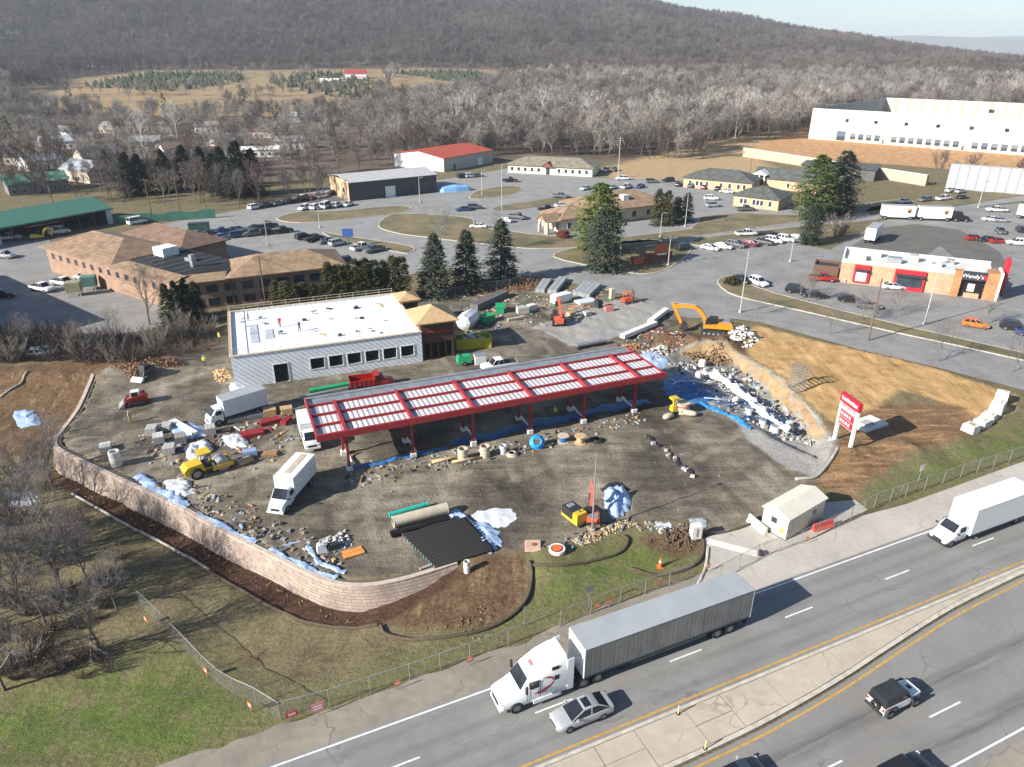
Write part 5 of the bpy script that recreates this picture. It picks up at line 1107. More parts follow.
def car(kind_, detail=True):
    o = thing(kind_, 'car', 'car'); b = MB(); C = dict(
      sedan=(4.75, .90, [(-2.37, .70, .35, .82), (-2.25, .84, .24, .98), (-1.6, .90, .22, 1.02), (-.6, .91, .2, .98), (.6, .91, .2, .95), (1.2, .89, .2, .90), (1.9, .86, .22, .80), (2.25, .76, .26, .68), (2.37, .6, .34, .56)], (-2.05, -1.05, .15, 1.3), .95, 1.43, .81, .60, (.5,), .34),
      hatchback=(4.2, .88, [(-2.1, .76, .3, .95), (-2.0, .86, .24, 1.02), (-1.2, .89, .22, 1.0), (.6, .89, .2, .97), (1.3, .87, .2, .9), (1.9, .78, .24, .74), (2.1, .6, .34, .58)], (-2.0, -1.6, .2, 1.1), .96, 1.5, .8, .62, (.33, .66), .32),
      suv=(4.75, .95, [(-2.36, .82, .4, 1.02), (-2.26, .93, .3, 1.12), (-1.2, .96, .28, 1.12), (.7, .96, .26, 1.10), (1.2, .94, .26, 1.06), (1.95, .91, .28, .98), (2.25, .82, .32, .84), (2.37, .68, .4, .7)], (-2.28, -1.95, .35, 1.12), 1.08, 1.74, .87, .70, (.36, .66), .37),
      pickup=(5.7, .98, [(-2.85, .93, .5, 1.1), (-2.78, .97, .42, 1.12), (-.55, .98, .4, 1.12), (.9, .98, .38, 1.14), (1.4, .97, .38, 1.12), (2.3, .95, .4, 1.08), (2.7, .88, .44, .96), (2.85, .74, .5, .8)], (-.6, -.42, .75, 1.4), 1.11, 1.86, .88, .74, (.5,), .40),
      van=(5.4, 1.0, [(-2.7, .95, .4, 1.2), (-2.6, 1.0, .34, 1.3), (1.0, 1.0, .32, 1.28), (1.7, .98, .32, 1.16), (2.3, .92, .34, 1.0), (2.6, .82, .4, .85), (2.7, .7, .46, .75)], (-2.65, -2.5, .95, 1.8), 1.22, 2.2, .94, .82, (.75,), .37))[kind_]
    L, W, secs, xb, zb, zt, wb, wt, sp, wr = C
    b.loft([section(*s) for s in secs]); house_top(b, o, xb, zb - .03, zt, wb, wt, split=sp)
    b.build('body', PC['white'], o, smooth='auto')
    if kind_ == 'pickup': MB().box(-2.72, -.72, -.84, .84, 1.10, 1.135).build('load_bed', TRIM, o)
    fx = {'sedan': (1.45, -1.35), 'hatchback': (1.3, -1.25), 'suv': (1.45, -1.4), 'pickup': (1.8, -1.75), 'van': (1.7, -1.6)}[kind_]
    for x in fx:
        for s in (-1, 1): wheel(o, x, s * (W - .09), wr)
    if detail: lights(o, L, W, .62 if kind_ in ('sedan', 'hatchback') else .82, .8 if kind_ in ('sedan', 'hatchback') else .95)
    return o
PROTO = {}
def put_car(kind_, p, rz, color, label, group=None, name=None, cat=None):
    if kind_ not in PROTO:
        o = car(kind_); PROTO[kind_] = o
    else: o = copy_tree(PROTO[kind_])
    o.location = (p[0], p[1], p[2] if len(p) > 2 else .03); o.rotation_euler.z = rz; o['label'] = label; o['category'] = cat or {'pickup': 'pickup', 'van': 'van'}.get(kind_, 'car')
    o.name = name or {'pickup': 'pickup_truck', 'van': 'parked_van'}.get(kind_, 'parked_' + kind_)
    if group: o['group'] = group
    elif 'group' in o.keys(): del o['group']
    for c in o.children:
        if c.name.startswith('body'): recolor(c, PC[color])
    return o
def mirror(root, x, y, z, m=None): s = 1 if y > 0 else -1; MB().box(x - .09, x + .07, y - .11, y + .11, z, z + .15).build('mirror', m or TRIM, root)
# ---- moving traffic on the highway
sd_ = put_car('sedan', (*RV(4.7, -5.0), .03), RA + math.pi, 'silver', 'silver sedan with sunroof driving below the articulated lorry', name='driving_sedan')
MB().box(-.55, .0, -.42, .42, 1.425, 1.442).build('sunroof', VG, sd_)
for s in (-1, 1): mirror(sd_, .85, s * .96, .95, PC['silver'])
MB().box(2.33, 2.385, -.42, .42, .42, .58).build('grille', TRIM, sd_)
def jeep(p, rz):
    o = thing('off_road_car', 'white boxy off-road car with black top and rear spare wheel', 'car', p, rz); b = MB()
    b.box(-2.0, .75, -.8, .8, .5, 1.15); b.loft([[(x, -w, .55), (x, -w, z), (x, -w * .8, z + .06), (x, w * .8, z + .06), (x, w, z), (x, w, .55)] for x, w, z in ((.75, .76, 1.12), (1.4, .70, 1.08), (1.95, .64, 1.02), (2.02, .6, .95))]); b.build('body', PC['white'], o)
    t = MB(); house_top(t, o, (-2.0, -1.9, .35, .72), 1.152, 1.82, .78, .70, split=(.28, .62)); t.build('hard_top', TRIM, o)
    for x in (1.35, -1.3):
        for s in (-1, 1): wheel(o, x, s * .82, .41, .28); f = MB(); f.tube([(x - .55, s * .88, .75), (x - .38, s * .88, .95), (x + .38, s * .88, .95), (x + .58, s * .88, .78)], .1, 6); f.build('fender', TRIM, o)
    MB().ring((-2.16, -.1, 1.02), .39, .24, 'X', 18, 0, .2).build('spare_wheel', TYRE, o); MB().box(1.98, 2.14, -.75, .75, .5, .66).build('bumper', TRIM, o); MB().box(-2.2, -2.0, -.75, .75, .5, .66).build('bumper', TRIM, o)
    MB().box(1.25, 1.55, -.18, .18, 1.145, 1.165).build('hood_vent', TRIM, o)
    for s in (-1, 1): MB().cyl((2.0, s * .48, .9), (2.05, s * .48, .9), .1).build('headlight', LAMP, o); MB().box(-2.06, -1.98, s * .7 - .08, s * .7 + .08, .85, 1.08).build('tail_light', TAIL, o); mirror(o, .62, s * .95, 1.15)
    MB().box(.78, .80, -.7, .7, 1.14, 1.2).build('hood_reflection', M('reflection_blue', (.15, .35, .6), .3), o)  # blue reflection at the back of the hood, put in as a coloured strip
    return o
jeep((*RV(26.8, -13.55), .03), RA)
dc1 = put_car('suv', (*RV(22.0, -18.3), .03), RA, 'black', 'dark car cut by the bottom edge of the picture at right', name='driving_suv'); dc2 = put_car('sedan', (*RV(11.6, -13.9), .03), RA, 'black', 'dark car roof at the bottom edge below the median', name='driving_sedan')
# ---- articulated lorry
TRL_S = stripe('trailer_side', (.24, .24, .235), (.15, .15, .15), .42, 'X', .5, .3, .4, .2); TRL_T = M('trailer_roof', (.33, .345, .36), .65, .0, .1, .4); TW = paint('truck_white', (.78, .78, .77), .25)
def semi(p, rz):
    o = thing('articulated_lorry', 'white cab articulated lorry pulling a long grey box trailer', 'lorry', p, rz); L = 16.15
    t = MB().box(.05, L - .05, -1.26, 1.26, 1.2, 4.02).build('trailer_box', TRL_S, o)
    for i in range(13):
        x = .1 + i * (L - .2) / 13
        for s in (-1, 1): MB().box(x + .02, x + (L - .2) / 13 - .02, s * 1.26 if s > 0 else -1.285, 1.285 if s > 0 else -1.26, 1.35, 3.92).build('side_panel', TRL_S, t)
    MB().box(0, L, -1.3, 1.3, 4.021, 4.1).build('trailer_roof', TRL_T, o); MB().box(L - .048, L + .03, -1.28, 1.28, 1.15, 4.02).build('front_wall', TW, o); MB().box(-.03, .049, -1.28, 1.28, 1.15, 4.02).build('rear_door', TW, o)
    r = MB(); r.box(.1, L, -1.285, -1.2, 1.08, 1.2); r.box(.1, L, 1.2, 1.285, 1.08, 1.2); r.box(.3, 15.6, -.5, -.4, .9, 1.199); r.box(.3, 15.6, .4, .5, .9, 1.199); r.box(.2, .3, -1.1, 1.1, .5, .62); r.build('trailer_frame', DKMET, o)
    for s in (-1, 1): MB().box(12.2, 12.4, s * .8 - .1, s * .8 + .1, .1, 1.19).build('landing_leg', DKMET, o); MB().box(.25, .3, s * .95 - .25, s * .95 + .25, .25, .9).build('mud_flap', TRIM, o); MB().box(3.9 + .6, 11.8, s * 1.2 - .03, s * 1.2 + .03, .75, 1.075).build('side_skirt', M('skirt_grey', (.10, .10, .105), .6), o)
    for x in (2.0, 3.3):
        for s in (-1, 1): wheel(o, x, s * 1.12, .52, .27, True)
    X0 = L + 6.85   # bumper
    secs = [(X0, .80, .45, 1.15, .7), (X0 - .2, 1.02, .42, 1.5, .85), (X0 - 1.0, 1.10, .42, 1.76, .9), (X0 - 1.6, 1.17, .42, 1.96, 1.0), (X0 - 2.25, 1.2, .5, 2.86, 1.05), (X0 - 2.8, 1.22, .5, 3.22, 1.05), (X0 - 3.6, 1.23, .5, 3.68, 1.08), (X0 - 4.6, 1.23, .5, 3.92, 1.1), (X0 - 5.4, 1.23, .5, 3.97, 1.1)]
    b = MB(); b.loft([section(*s) for s in secs]); b.build('cab', TW, o, 'auto')
    pane(o, 'windshield', (X0 - 1.6, -.98, 2.0), (X0 - 1.6, .98, 2.0), (X0 - 2.25, .92, 2.84), (X0 - 2.25, -.92, 2.84), inset=.04, lift=.05, out=(1, 0, .5))
    for s in (-1, 1):
        MB().box(X0 - 3.05, X0 - 2.25, s * 1.2 - .04, s * 1.2 + .04, 2.0, 2.62).build('side_window', VG, o); MB().box(X0 - 4.7, X0 - 4.3, s * 1.215 - .03, s * 1.215 + .03, 2.1, 2.55).build('sleeper_window', VG, o); MB().box(X0 - 4.7, X0 - 4.1, s * 1.16 - .04, s * 1.16 + .04, 3.1, 3.4).build('sleeper_window', VG, o)
        MB().box(X0 - 5.95, X0 - 5.402, s * 1.2 - .03, s * 1.2 + .03, .6, 3.7).build('side_fairing', TW, o); MB().box(X0 - 4.9, X0 - 2.6, s * 1.19 - .06, s * 1.19 + .07, .38, .78).build('step_skirt', TW, o)
        MB().box(X0 - 2.0, X0 - 1.85, s * 1.42 - .1, s * 1.42 + .1, 1.95, 2.6).build('mirror', TRIM, o); MB().box(X0 - .32, X0 - .06, s * .84 - .16, s * .84 + .16, .95, 1.2).build('headlight', LAMP, o)
        d_ = MB(); d_.box(X0 - 3.15, X0 - 3.12, s * 1.235 - .01, s * 1.235 + .012, .9, 2.7); d_.box(X0 - 2.1, X0 - 2.07, s * 1.225 - .01, s * 1.225 + .012, .9, 2.0); d_.build('door_seam', TRIM, o)
        sw = MB(); y = s * 1.25       # red sweeping emblem
        ctr = spline([(X0 - 2.6, 1.45), (X0 - 3.3, 1.5), (X0 - 4.0, 1.75), (X0 - 4.25, 2.2), (X0 - 3.9, 2.6), (X0 - 3.3, 2.72)], 5); wd = [.02 + .11 * math.sin(math.pi * i / (len(ctr) - 1)) for i in range(len(ctr))]
        sw.add([(a, y, z - w_) for (a, z), w_ in zip(ctr, wd)] + [(a, y, z + w_) for (a, z), w_ in zip(ctr, wd)], [(i, i + 1, len(ctr) + i + 1, len(ctr) + i) for i in range(len(ctr) - 1)]); sw.build('emblem', SRED, o)
        for k in range(5): MB().box(X0 - 3.05 - k * .16, X0 - 2.95 - k * .16, y - .01, y + .01, 1.28, 1.38).build('lettering', SRED, o)
        wheel(o, X0 - 1.25, s * 1.08, .52, .28)
        for x in (X0 - 6.9, X0 - 8.2): wheel(o, x, s * 1.05, .52, .27, True)
    g = MB(); g.box(X0 - .1, X0 + .02, -.6, .6, .62, 1.12)
    g.build('grille', DKMET, o); MB().box(X0 - .28, X0 + .03, -.95, .95, .34, .55).build('bumper', TW, o); f = MB(); f.box(X0 - 9.0, X0 - 1.5, -.45, -.3, .7, .95); f.box(X0 - 9.0, X0 - 1.5, .3, .45, .7, .95); f.box(X0 - 8.3, X0 - 6.8, -.5, .5, .96, 1.07); f.build('chassis', DKMET, o)
    MB().box(X0 - 3.4, X0 - 2.75, -.3, .3, 3.3, 3.36).build('roof_emblem', SPK, o).rotation_euler.y = 0
    return o
semi((*RV(22.2, -1.6), .03), RA + math.pi)
# ---- rigid box lorries
def box_truck(name, p, rz, label, bl_=5.6, bw=1.2, bz=3.5, cab='conv', roofstrip=None, boxm=None, cat='truck'):
    o = thing(name, label, cat, p, rz); bm = boxm or TW; b = MB(); x1 = bl_
    bx = b.box(0, bl_, -bw, bw, .95, bz - .06).build('cargo_box', bm, o); r = MB().box(-.02, bl_ + .02, -bw - .02, bw + .02, bz - .058, bz).build('box_roof', TRL_T if boxm else M('box_roof_white', (.70, .70, .68), .5, var=.1), o)
    if roofstrip: MB().box(.3, bl_ - .9, -.32, .32, bz + .002, bz + .03).build('roof_skylight', M('skylight_tan', (.52, .43, .30), .5), o)
    for s in (-1, 1): MB().box(.0, bl_, s * bw - .025, s * bw + .025, .9, 1.02).build('side_rail', DKMET, o)
    MB().box(-.05, .0, -bw + .05, bw - .05, 1.0, bz - .15).build('rear_door', WHITEM, o)
    c = MB(); f = x1 + .15
    if cab == 'conv':
        secs = [(f, 1.0, .5, 2.25, .85), (f + 1.1, 1.0, .45, 2.3, .85), (f + 1.75, 1.0, .45, 1.5, .85), (f + 2.3, .98, .45, 1.32, .8), (f + 2.75, .9, .48, 1.15, .7), (f + 2.85, .75, .5, .95, .6)]; ws = (f + 1.1, f + 1.75, 2.26, 1.52); fa = f + 2.0
    elif cab == 'van':
        secs = [(f - .2, 1.0, .45, 2.4, .9), (f + .5, 1.0, .42, 2.35, .85), (f + 1.35, 1.0, .42, 1.5, .85), (f + 2.0, .92, .42, 1.2, .75), (f + 2.25, .8, .45, .95, .6)]; ws = (f + .5, f + 1.35, 2.32, 1.5); fa = f + 1.4
    else:
        secs = [(f, 1.0, .5, 2.35, .85), (f + .9, 1.0, .45, 2.32, .85), (f + 1.55, .98, .45, 1.45, .88), (f + 1.75, .95, .45, 1.2, .88), (f + 1.8, .9, .5, .8, .85)]; ws = (f + .9, f + 1.55, 2.3, 1.5); fa = f + .75
    c.loft([section(*s) for s in secs]); c.build('cab', TW, o, 'auto')
    pane(o, 'windshield', (ws[1], -.82, ws[3]), (ws[1], .82, ws[3]), (ws[0], .78, ws[2]), (ws[0], -.78, ws[2]), inset=.03, lift=.05, out=(1, 0, .5))
    for s in (-1, 1):
        MB().box(ws[0] - .75, ws[0] + .05, s * .985 - .03, s * .985 + .03, 1.5, 2.08).build('side_window', VG, o); mirror(o, ws[1] - .1, s * 1.2, 1.55); MB().box(secs[-2][0] - .1, secs[-1][0] + .02, s * .68 - .13, s * .68 + .13, .78, .95).build('headlight', LAMP, o)
        wheel(o, fa, s * .9, .45, .25); wheel(o, 1.5, s * .95, .45, .25, True)
    ch = MB(); ch.box(.2, fa + .6, -.45, -.3, .55, .9); ch.box(.2, fa + .6, .3, .45, .55, .9); ch.build('chassis', DKMET, o); e = secs[-1][0]; MB().box(e - .1, e + .12, -.95, .95, .38, .6).build('bumper', TRIM if cab == 'conv' else WHITEM, o); MB().box(e - .02, e + .03, -.5, .5, .62, .9).build('grille', TRIM, o)
    return o
def heading(a, b): return gang(a, b)
box_truck('box_truck', (*RV(59.2, -1.6), .03), RA + math.pi, 'white box truck driving on the highway at the right edge', 9.2, 1.28, 4.0, 'conv')
pA, pB = G(303, 487), G(275, 523)
box_truck('box_truck', (G(309, 478)[0], G(309, 478)[1], .05), ang(G(309, 478), G(272, 521)), 'white box truck with tan roof skylight parked left of the red canopy', 5.2, 1.15, 3.3, 'van', True)
box_truck('box_truck', (G(266, 408)[0], G(266, 408)[1], .05), ang(G(266, 410), G(212, 427)), 'white box truck with bluish side parked below the store wall', 5.9, 1.15, 3.35, 'cabover', boxm=M('box_bluewhite', (.58, .62, .66), .5, var=.08))
box_truck('flatbed_truck', (G(303, 437)[0], G(303, 437)[1] + 2, .05), ang(G(300, 425), G(312, 470)), 'white box truck nosing out under the left end of the red canopy', 4.2, 1.1, 3.0, 'cabover')
# ---- red tipper
def tipper(p, rz):
    o = thing('dump_truck', 'red dump truck parked in front of the store windows', 'truck', p, rz); R_ = PC['red']; b = MB()
    for q in ((0, 3.6, -1.15, -1.07, .95, 1.9), (0, 3.6, 1.07, 1.15, .95, 1.9), (3.52, 3.6, -1.069, 1.069, .95, 2.3), (0, .08, -1.069, 1.069, .95, 1.9), (.081, 3.519, -1.069, 1.069, .95, 1.05)): b.box(*q)
    b.build('tipper_body', R_, o)
    for i in range(6):
        for s in (-1, 1): MB().box(.1 + i * .65, .2 + i * .65, s * 1.19 - .04, s * 1.19 + .04, .95, 1.88).build('rib', R_, o)
    MB().box(3.601, 4.3, -1.05, 1.05, 2.2, 2.3).build('cab_guard', R_, o); c = MB(); f = 3.75; c.loft([section(*s) for s in [(f, .98, .55, 2.0, .85), (f + 1.0, .98, .5, 2.05, .85), (f + 1.55, .98, .5, 1.4, .8), (f + 2.4, .92, .5, 1.25, .72), (f + 2.65, .8, .55, 1.05, .6)]]); c.build('cab', R_, o, 'auto')
    pane(o, 'windshield', (f + 1.55, -.8, 1.42), (f + 1.55, .8, 1.42), (f + 1.0, .76, 2.0), (f + 1.0, -.76, 2.0), inset=.03, lift=.04, out=(1, 0, .5))
    for s in (-1, 1): MB().box(f + .2, f + 1.0, s * .96 - .03, s * .96 + .03, 1.4, 1.85).build('side_window', VG, o); wheel(o, f + 1.75, s * .9, .42, .25); wheel(o, 1.2, s * .95, .42, .25, True); MB().box(f + 2.5, f + 2.68, s * .65 - .12, s * .65 + .12, .8, .95).build('headlight', LAMP, o)
    MB().box(f + 2.6, f + 2.75, -.95, .95, .45, .65).build('bumper', WHITEM, o); ch = MB(); ch.box(.1, f + 2.2, -.4, .4, .6, .92); ch.build('chassis', DKMET, o)
    return o
tipper((*G(350, 391), .05), gang((352, 391), (390, 386)))
# ---- plant
def excavator(p, rz, label, m, s=1.0, boom=((1.2, 1.9), (3.3, 4.9), (6.6, 4.4)), stick=((6.6, 4.4), (5.2, 1.2)), bucket=True, turn=0.0, name='excavator'):
    o = thing(name, label, 'excavator', p, rz); o.scale = (s, s, s)
    for y in (-1.2, 1.2):
        t = MB(); prof = [(-1.9, .35), (-1.7, .05), (1.7, .05), (1.95, .35), (1.95, .6), (1.7, .9), (-1.7, .9), (-1.9, .6)]; t.extr(prof, y - .3, y + .3); q = t.build('track', DKMET, o)
        for i in range(5): MB().cyl((-1.4 + i * .7, y - .32, .38), (-1.4 + i * .7, y + .32, .38), .2, n=10).build('roller', STEEL, q)
    f = MB(); f.box(-.9, .9, -.9, .9, .45, .95); f.cyl((0, 0, .9), (0, 0, 1.12), .75, n=16); f.build('undercarriage', DKMET, o)
    b = MB(); b.extr([(-2.6, 1.15), (-2.75, 1.6), (-2.5, 2.15), (-.6, 2.2), (-.4, 1.9), (1.5, 1.7), (1.6, 1.15)], -1.3, 1.3); b.build('upper_body', m, o); MB().box(-2.3, -1.0, -1.0, 1.0, 2.152, 2.3).build('engine_hood', STEEL, o)
    c = MB(); c.extr([(-.5, 1.9), (-.45, 2.95), (.7, 2.95), (1.35, 2.3), (1.4, 1.75), (.2, 1.75)], .35, 1.28); c.build('cab', TRIM, o); MB().box(-.4, 1.2, 1.281, 1.30, 2.05, 2.8).build('cab_window', VG, o); pane(o, 'cab_window', (1.38, .4, 1.85), (1.38, 1.22, 1.85), (.72, 1.22, 2.9), (.72, .4, 2.9), inset=.05, lift=.02, out=(1, 0, .5))
    bm = MB()
    pts = spline([(x, z) for x, z in boom], 5)
    for i in range(len(pts) - 1): w = .62 - .3 * i / len(pts); bm.bar((pts[i][0], 0, pts[i][1]), (pts[i + 1][0], 0, pts[i + 1][1]), .55, w + .25, up=(0, 1, 0))
    bm.build('boom', m, o); sk = MB(); a, e = stick; sk.bar((a[0] + .35, 0, a[1] + .45), (e[0], 0, e[1]), .45, .6, up=(0, 1, 0)); sk.build('stick', m, o)
    hc = MB(); mid = pts[len(pts) // 2]; hc.cyl((1.3, .25, 1.5), (mid[0], .25, mid[1] - .3), .09); hc.cyl((1.3, -.25, 1.5), (mid[0], -.25, mid[1] - .3), .09); hc.cyl((mid[0], 0, mid[1] + .35), (a[0] + .3, 0, a[1] + .5), .09); hc.build('hydraulic_ram', STEEL, o)
    if bucket:
        bk2 = MB(); x, z = e; bk2.extr([(x - .1, z + .15), (x - .9, z - .1), (x - 1.1, z - .7), (x - .5, z - 1.05), (x + .2, z - .9), (x - .1, z - .6)], -.55, .55); bk2.build('bucket', DKMET, o)
    return o
ep = GT(713, 333); excavator(ep, gang((722, 330), (672, 326)) , 'large orange excavator with raised boom above the pit', ORGP, 1.12, ((1.2, 1.9), (3.0, 4.0), (6.2, 4.0)), ((6.2, 4.0), (5.0, 1.3)))
ep = GT(592, 520); excavator(ep, gang((592, 525), (588, 480)), 'small red excavator beside the yellow generator', paint('paint_coral', (.55, .11, .05), .4), .52, ((1.2, 1.9), (2.6, 4.4), (4.6, 5.6)), ((4.6, 5.6), (4.4, 3.4)), name='mini_excavator')
def roller(p, rz):
    o = thing('soil_compactor', 'yellow single drum soil compactor parked inside the retaining wall', 'roller', p, rz); b = MB()
    b.extr([(-2.6, .75), (-2.7, 1.3), (-2.2, 1.75), (-.6, 1.8), (-.3, .8)], -.85, .85); b.build('engine_hood', YELP, o); f = MB(); f.box(.6, 2.7, -1.1, -.9, .55, 1.0); f.box(.6, 2.7, .9, 1.1, .55, 1.0); f.box(.4, .62, -1.1, 1.1, .5, 1.05); f.box(2.6, 2.8, -1.1, 1.1, .5, .95); f.box(-.4, .42, -.4, .4, .6, .95); f.build('drum_frame', YELP, o)
    MB().cyl((1.65, -.88, .75), (1.65, .88, .75), .75, n=24).build('drum', STEEL, o)
    for s in (-1, 1): wheel(o, -1.4, s * .85, .72, .5)
    c = MB(); c.box(-.5, .35, -.6, .6, .96, 1.5); c.build('operator_seat', TRIM, o); ps = MB()
    for x in (-.6, .4):
        for y in (-.65, .65): ps.bar((x, y, 1.0), (x, y, 2.75), .08)
    ps.build('cab_post', TRIM, o); MB().box(-.8, .6, -.8, .8, 2.75, 2.9).build('cab_roof', YELP, o); return o
roller(GT(208, 472), gang((205, 472), (238, 461)) )
def skid(p, rz, label, m, m2):
    o = thing('skid_steer_loader', label, 'loader', p, rz); b = MB(); b.extr([(-1.5, .35), (-1.6, 1.0), (-1.2, 1.5), (-.5, 1.5), (.9, .9), (1.0, .35)], -.62, .62); b.build('body', m, o)
    c = MB(); c.extr([(-.7, 1.3), (-.6, 2.05), (.45, 2.05), (.7, 1.0), (.2, .9)], -.5, .5); c.build('cab', m2, o); MB().box(-.4, .4, -.52, -.501, 1.4, 1.95).build('cab_window', VG, o); MB().box(-.4, .4, .501, .52, 1.4, 1.95).build('cab_window', VG, o)
    for s in (-1, 1):
        a = MB(); a.bar((-1.3, s * .72, 1.55), (.9, s * .72, 1.15), .14, .24); a.bar((.9, s * .72, 1.2), (1.5, s * .72, .4), .14, .22); a.build('lift_arm', m, o)
        t = MB(); t.extr([(-1.2, .3), (-1.0, .02), (.9, .02), (1.15, .3), (.8, .62), (-.9, .62)], s * .8 - .2, s * .8 + .2); t.build('track', TRIM, o)
    k = MB(); k.extr([(1.5, .1), (2.2, .05), (2.25, .12), (1.6, .7), (1.45, .7)], -.95, .95); k.build('bucket', STEEL, o); return o
skid(GT(137, 404), gang((142, 400), (120, 404)), 'red and white tracked loader on the dark earth behind the wall', PC['red'], PC['white'])
skid(GT(146, 377), gang((150, 372), (128, 385)), 'black tracked loader in the dirt piles below the thicket', TRIM, DKMET)
def telehandler(p, rz):
    o = thing('telehandler', 'coral red telehandler lifting forks beside the gravel ramp', 'telehandler', p, rz); m = MATS['paint_coral']; b = MB(); b.extr([(-2.4, .7), (-2.5, 1.5), (-1.2, 1.7), (2.0, 1.15), (2.2, .7)], -.8, .8); b.build('body', m, o)
    c = MB(); c.extr([(-.6, 1.2), (-.5, 2.4), (.5, 2.4), (.9, 1.2)], .15, 1.0); c.build('cab', TRIM, o); MB().box(-.4, .55, 1.001, 1.02, 1.5, 2.3).build('cab_window', VG, o)
    a = MB(); a.bar((-2.1, -.35, 1.9), (3.2, -.35, 3.6), .4, .45); a.bar((3.0, -.35, 3.6), (3.7, -.35, 2.4), .3, .3); a.build('boom', m, o); f = MB(); f.box(3.6, 3.75, -.9, .3, 1.9, 2.9); f.box(3.7, 4.9, -.8, -.65, 1.9, 1.98); f.box(3.7, 4.9, .05, .2, 1.9, 1.98); f.build('forks', DKMET, o)
    for x in (-1.6, 1.5):
        for s in (-1, 1): wheel(o, x, s * 1.0, .62, .4)
    return o
telehandler(GT(558, 323), gang((558, 323), (552, 300)))
# ------------------------------------------------------------------ building-site stock and clutter
BLUE = M('blue_plastic', (.04, .14, .34), .4, var=.3, scale=2); WSHEET = M('white_sheeting', (.60, .61, .63), .45, var=.12, scale=2); BSHEET = M('bluewhite_sheeting', (.36, .47, .66), .45, var=.35, scale=2.5); GREENP = M('green_plastic', (.02, .33, .13), .45, var=.15); TEAL = M('teal_pipe', (.03, .40, .32), .4); CBEIGE = M('concrete_beige', (.50, .43, .33), .9, var=.2); CWHITE = M('concrete_pale', (.66, .63, .57), .85, var=.15, bmp=.1); ORANGE = M('orange_plastic', (.66, .14, .03), .5); TANST = M('stone_tan', (.45, .35, .22), .9, var=.3)
def T(px, py, dz=0.0):
    p = GT(px, py); p.z += dz; return p
def block_pallet(px, py, label, rz, mat, nx_=3, ny_=2, nz_=3, s=(.42, .5, .32)):
    o = thing('block_pallet', label, 'pallet', T(px, py), rz, 'pallets of blocks beside the wall'); w, d, h = s
    p = MB(); 
    for i in range(3): p.box(-.02 + i * (nx_ * w - .1) / 2, .08 + i * (nx_ * w - .1) / 2, 0, ny_ * d, 0, .1)
    p.box(0, nx_ * w, 0, ny_ * d, .102, .13); p.build('pallet', WOOD, o); me = None
    for k in range(nz_):
        for i in range(nx_):
            for j in range(ny_):
                if me is None: me = MB().box(.01, w - .01, .01, d - .01, 0, h - .015).mesh('block', mat)
                place('block', me, o, (i * w + random.uniform(-.01, .01), j * d, .132 + k * h))
    return o
ra_ = math.radians(22); DKBL = M('block_dark', (.27, .26, .24), .9, var=.2)
for i, (x, y, l, n_) in enumerate([(176, 446, 'pallet of grey blocks right behind the compactor hood', 3), (160, 432, 'pallet of grey blocks behind the three leaning pallets', 2), (146, 437, 'pallet of pale grey blocks nearest the white wrapped posts', 3), (154, 446, 'middle pallet of pale grey blocks in the stock by the compactor', 3), (164, 457, 'lower pallet of pale grey blocks left of the compactor', 3), (100, 454, 'pallet of white blocks standing against the wall bend', 2), (206, 437, 'pallet of grey wrapped blocks right of the stock pile', 3)]): block_pallet(x, y, l, ra_ + random.uniform(-.3, .3), [DKBL, CONC, CONC, CWHITE, CONC, CWHITE, CONC][i], 3, 3, n_)
def ring_pipe(px, py, label, r, h, mat=CBEIGE, name='concrete_ring', wall=.16, cat='pipe', lid=None, dz=0):
    o = thing(name, label, cat, T(px, py, dz)); b = MB(); n = 20; vs = []
    for rr, zz in ((r, 0), (r, h), (r - wall, h), (r - wall, 0)):
        vs += [(rr * math.cos(6.2832 * i / n), rr * math.sin(6.2832 * i / n), zz) for i in range(n)]
    b.add(vs, [(a * n + i, a * n + (i + 1) % n, ((a + 1) % 4) * n + (i + 1) % n, ((a + 1) % 4) * n + i) for a in range(4) for i in range(n)]); b.build('barrel', mat, o)
    rb = MB(); rb.ring((0, 0, h * .5), r + .03, h * .16, 'Z', 20, 0, r - .01); rb.build('band', mat, o)
    if lid: MB().cyl((0, 0, h + .005), (0, 0, h + .08), r * .6, n=14).build('lid', lid, o)
    return o
ring_pipe(117, 465, 'tall white concrete ring standing by the retaining wall', .62, 1.9, CWHITE); ring_pipe(463, 459, 'left of two beige concrete rings standing before the canopy', .62, 1.5); ring_pipe(485, 456, 'right of two beige concrete rings standing before the canopy', .62, 1.45); ring_pipe(503, 453, 'small white wrapped drum right of the concrete rings', .42, 1.1, WSHEET, 'wrapped_drum', .05, 'drum')
ring_pipe(557, 551, 'low white manhole ring with orange lid at the grass edge', .8, .35, CWHITE, 'manhole_ring', .2, 'manhole', ORANGE); ring_pipe(467, 572, 'short white standpipe at the end of the black pipes', .3, 1.3, CWHITE, 'standpipe', .06, 'pipe')
o = thing('manhole_slab', 'square pinkish concrete manhole slab left of the low ring', 'slab', T(533, 547)); b = MB(); b.box(-.8, .8, -.8, .8, .02, .3, taper=.05); b.build('slab', M('concrete_pink', (.52, .35, .26), .85), o); MB().cyl((.1, 0, .3), (.1, 0, .36), .25).build('cover', M('rust', (.25, .09, .03), .8), o)
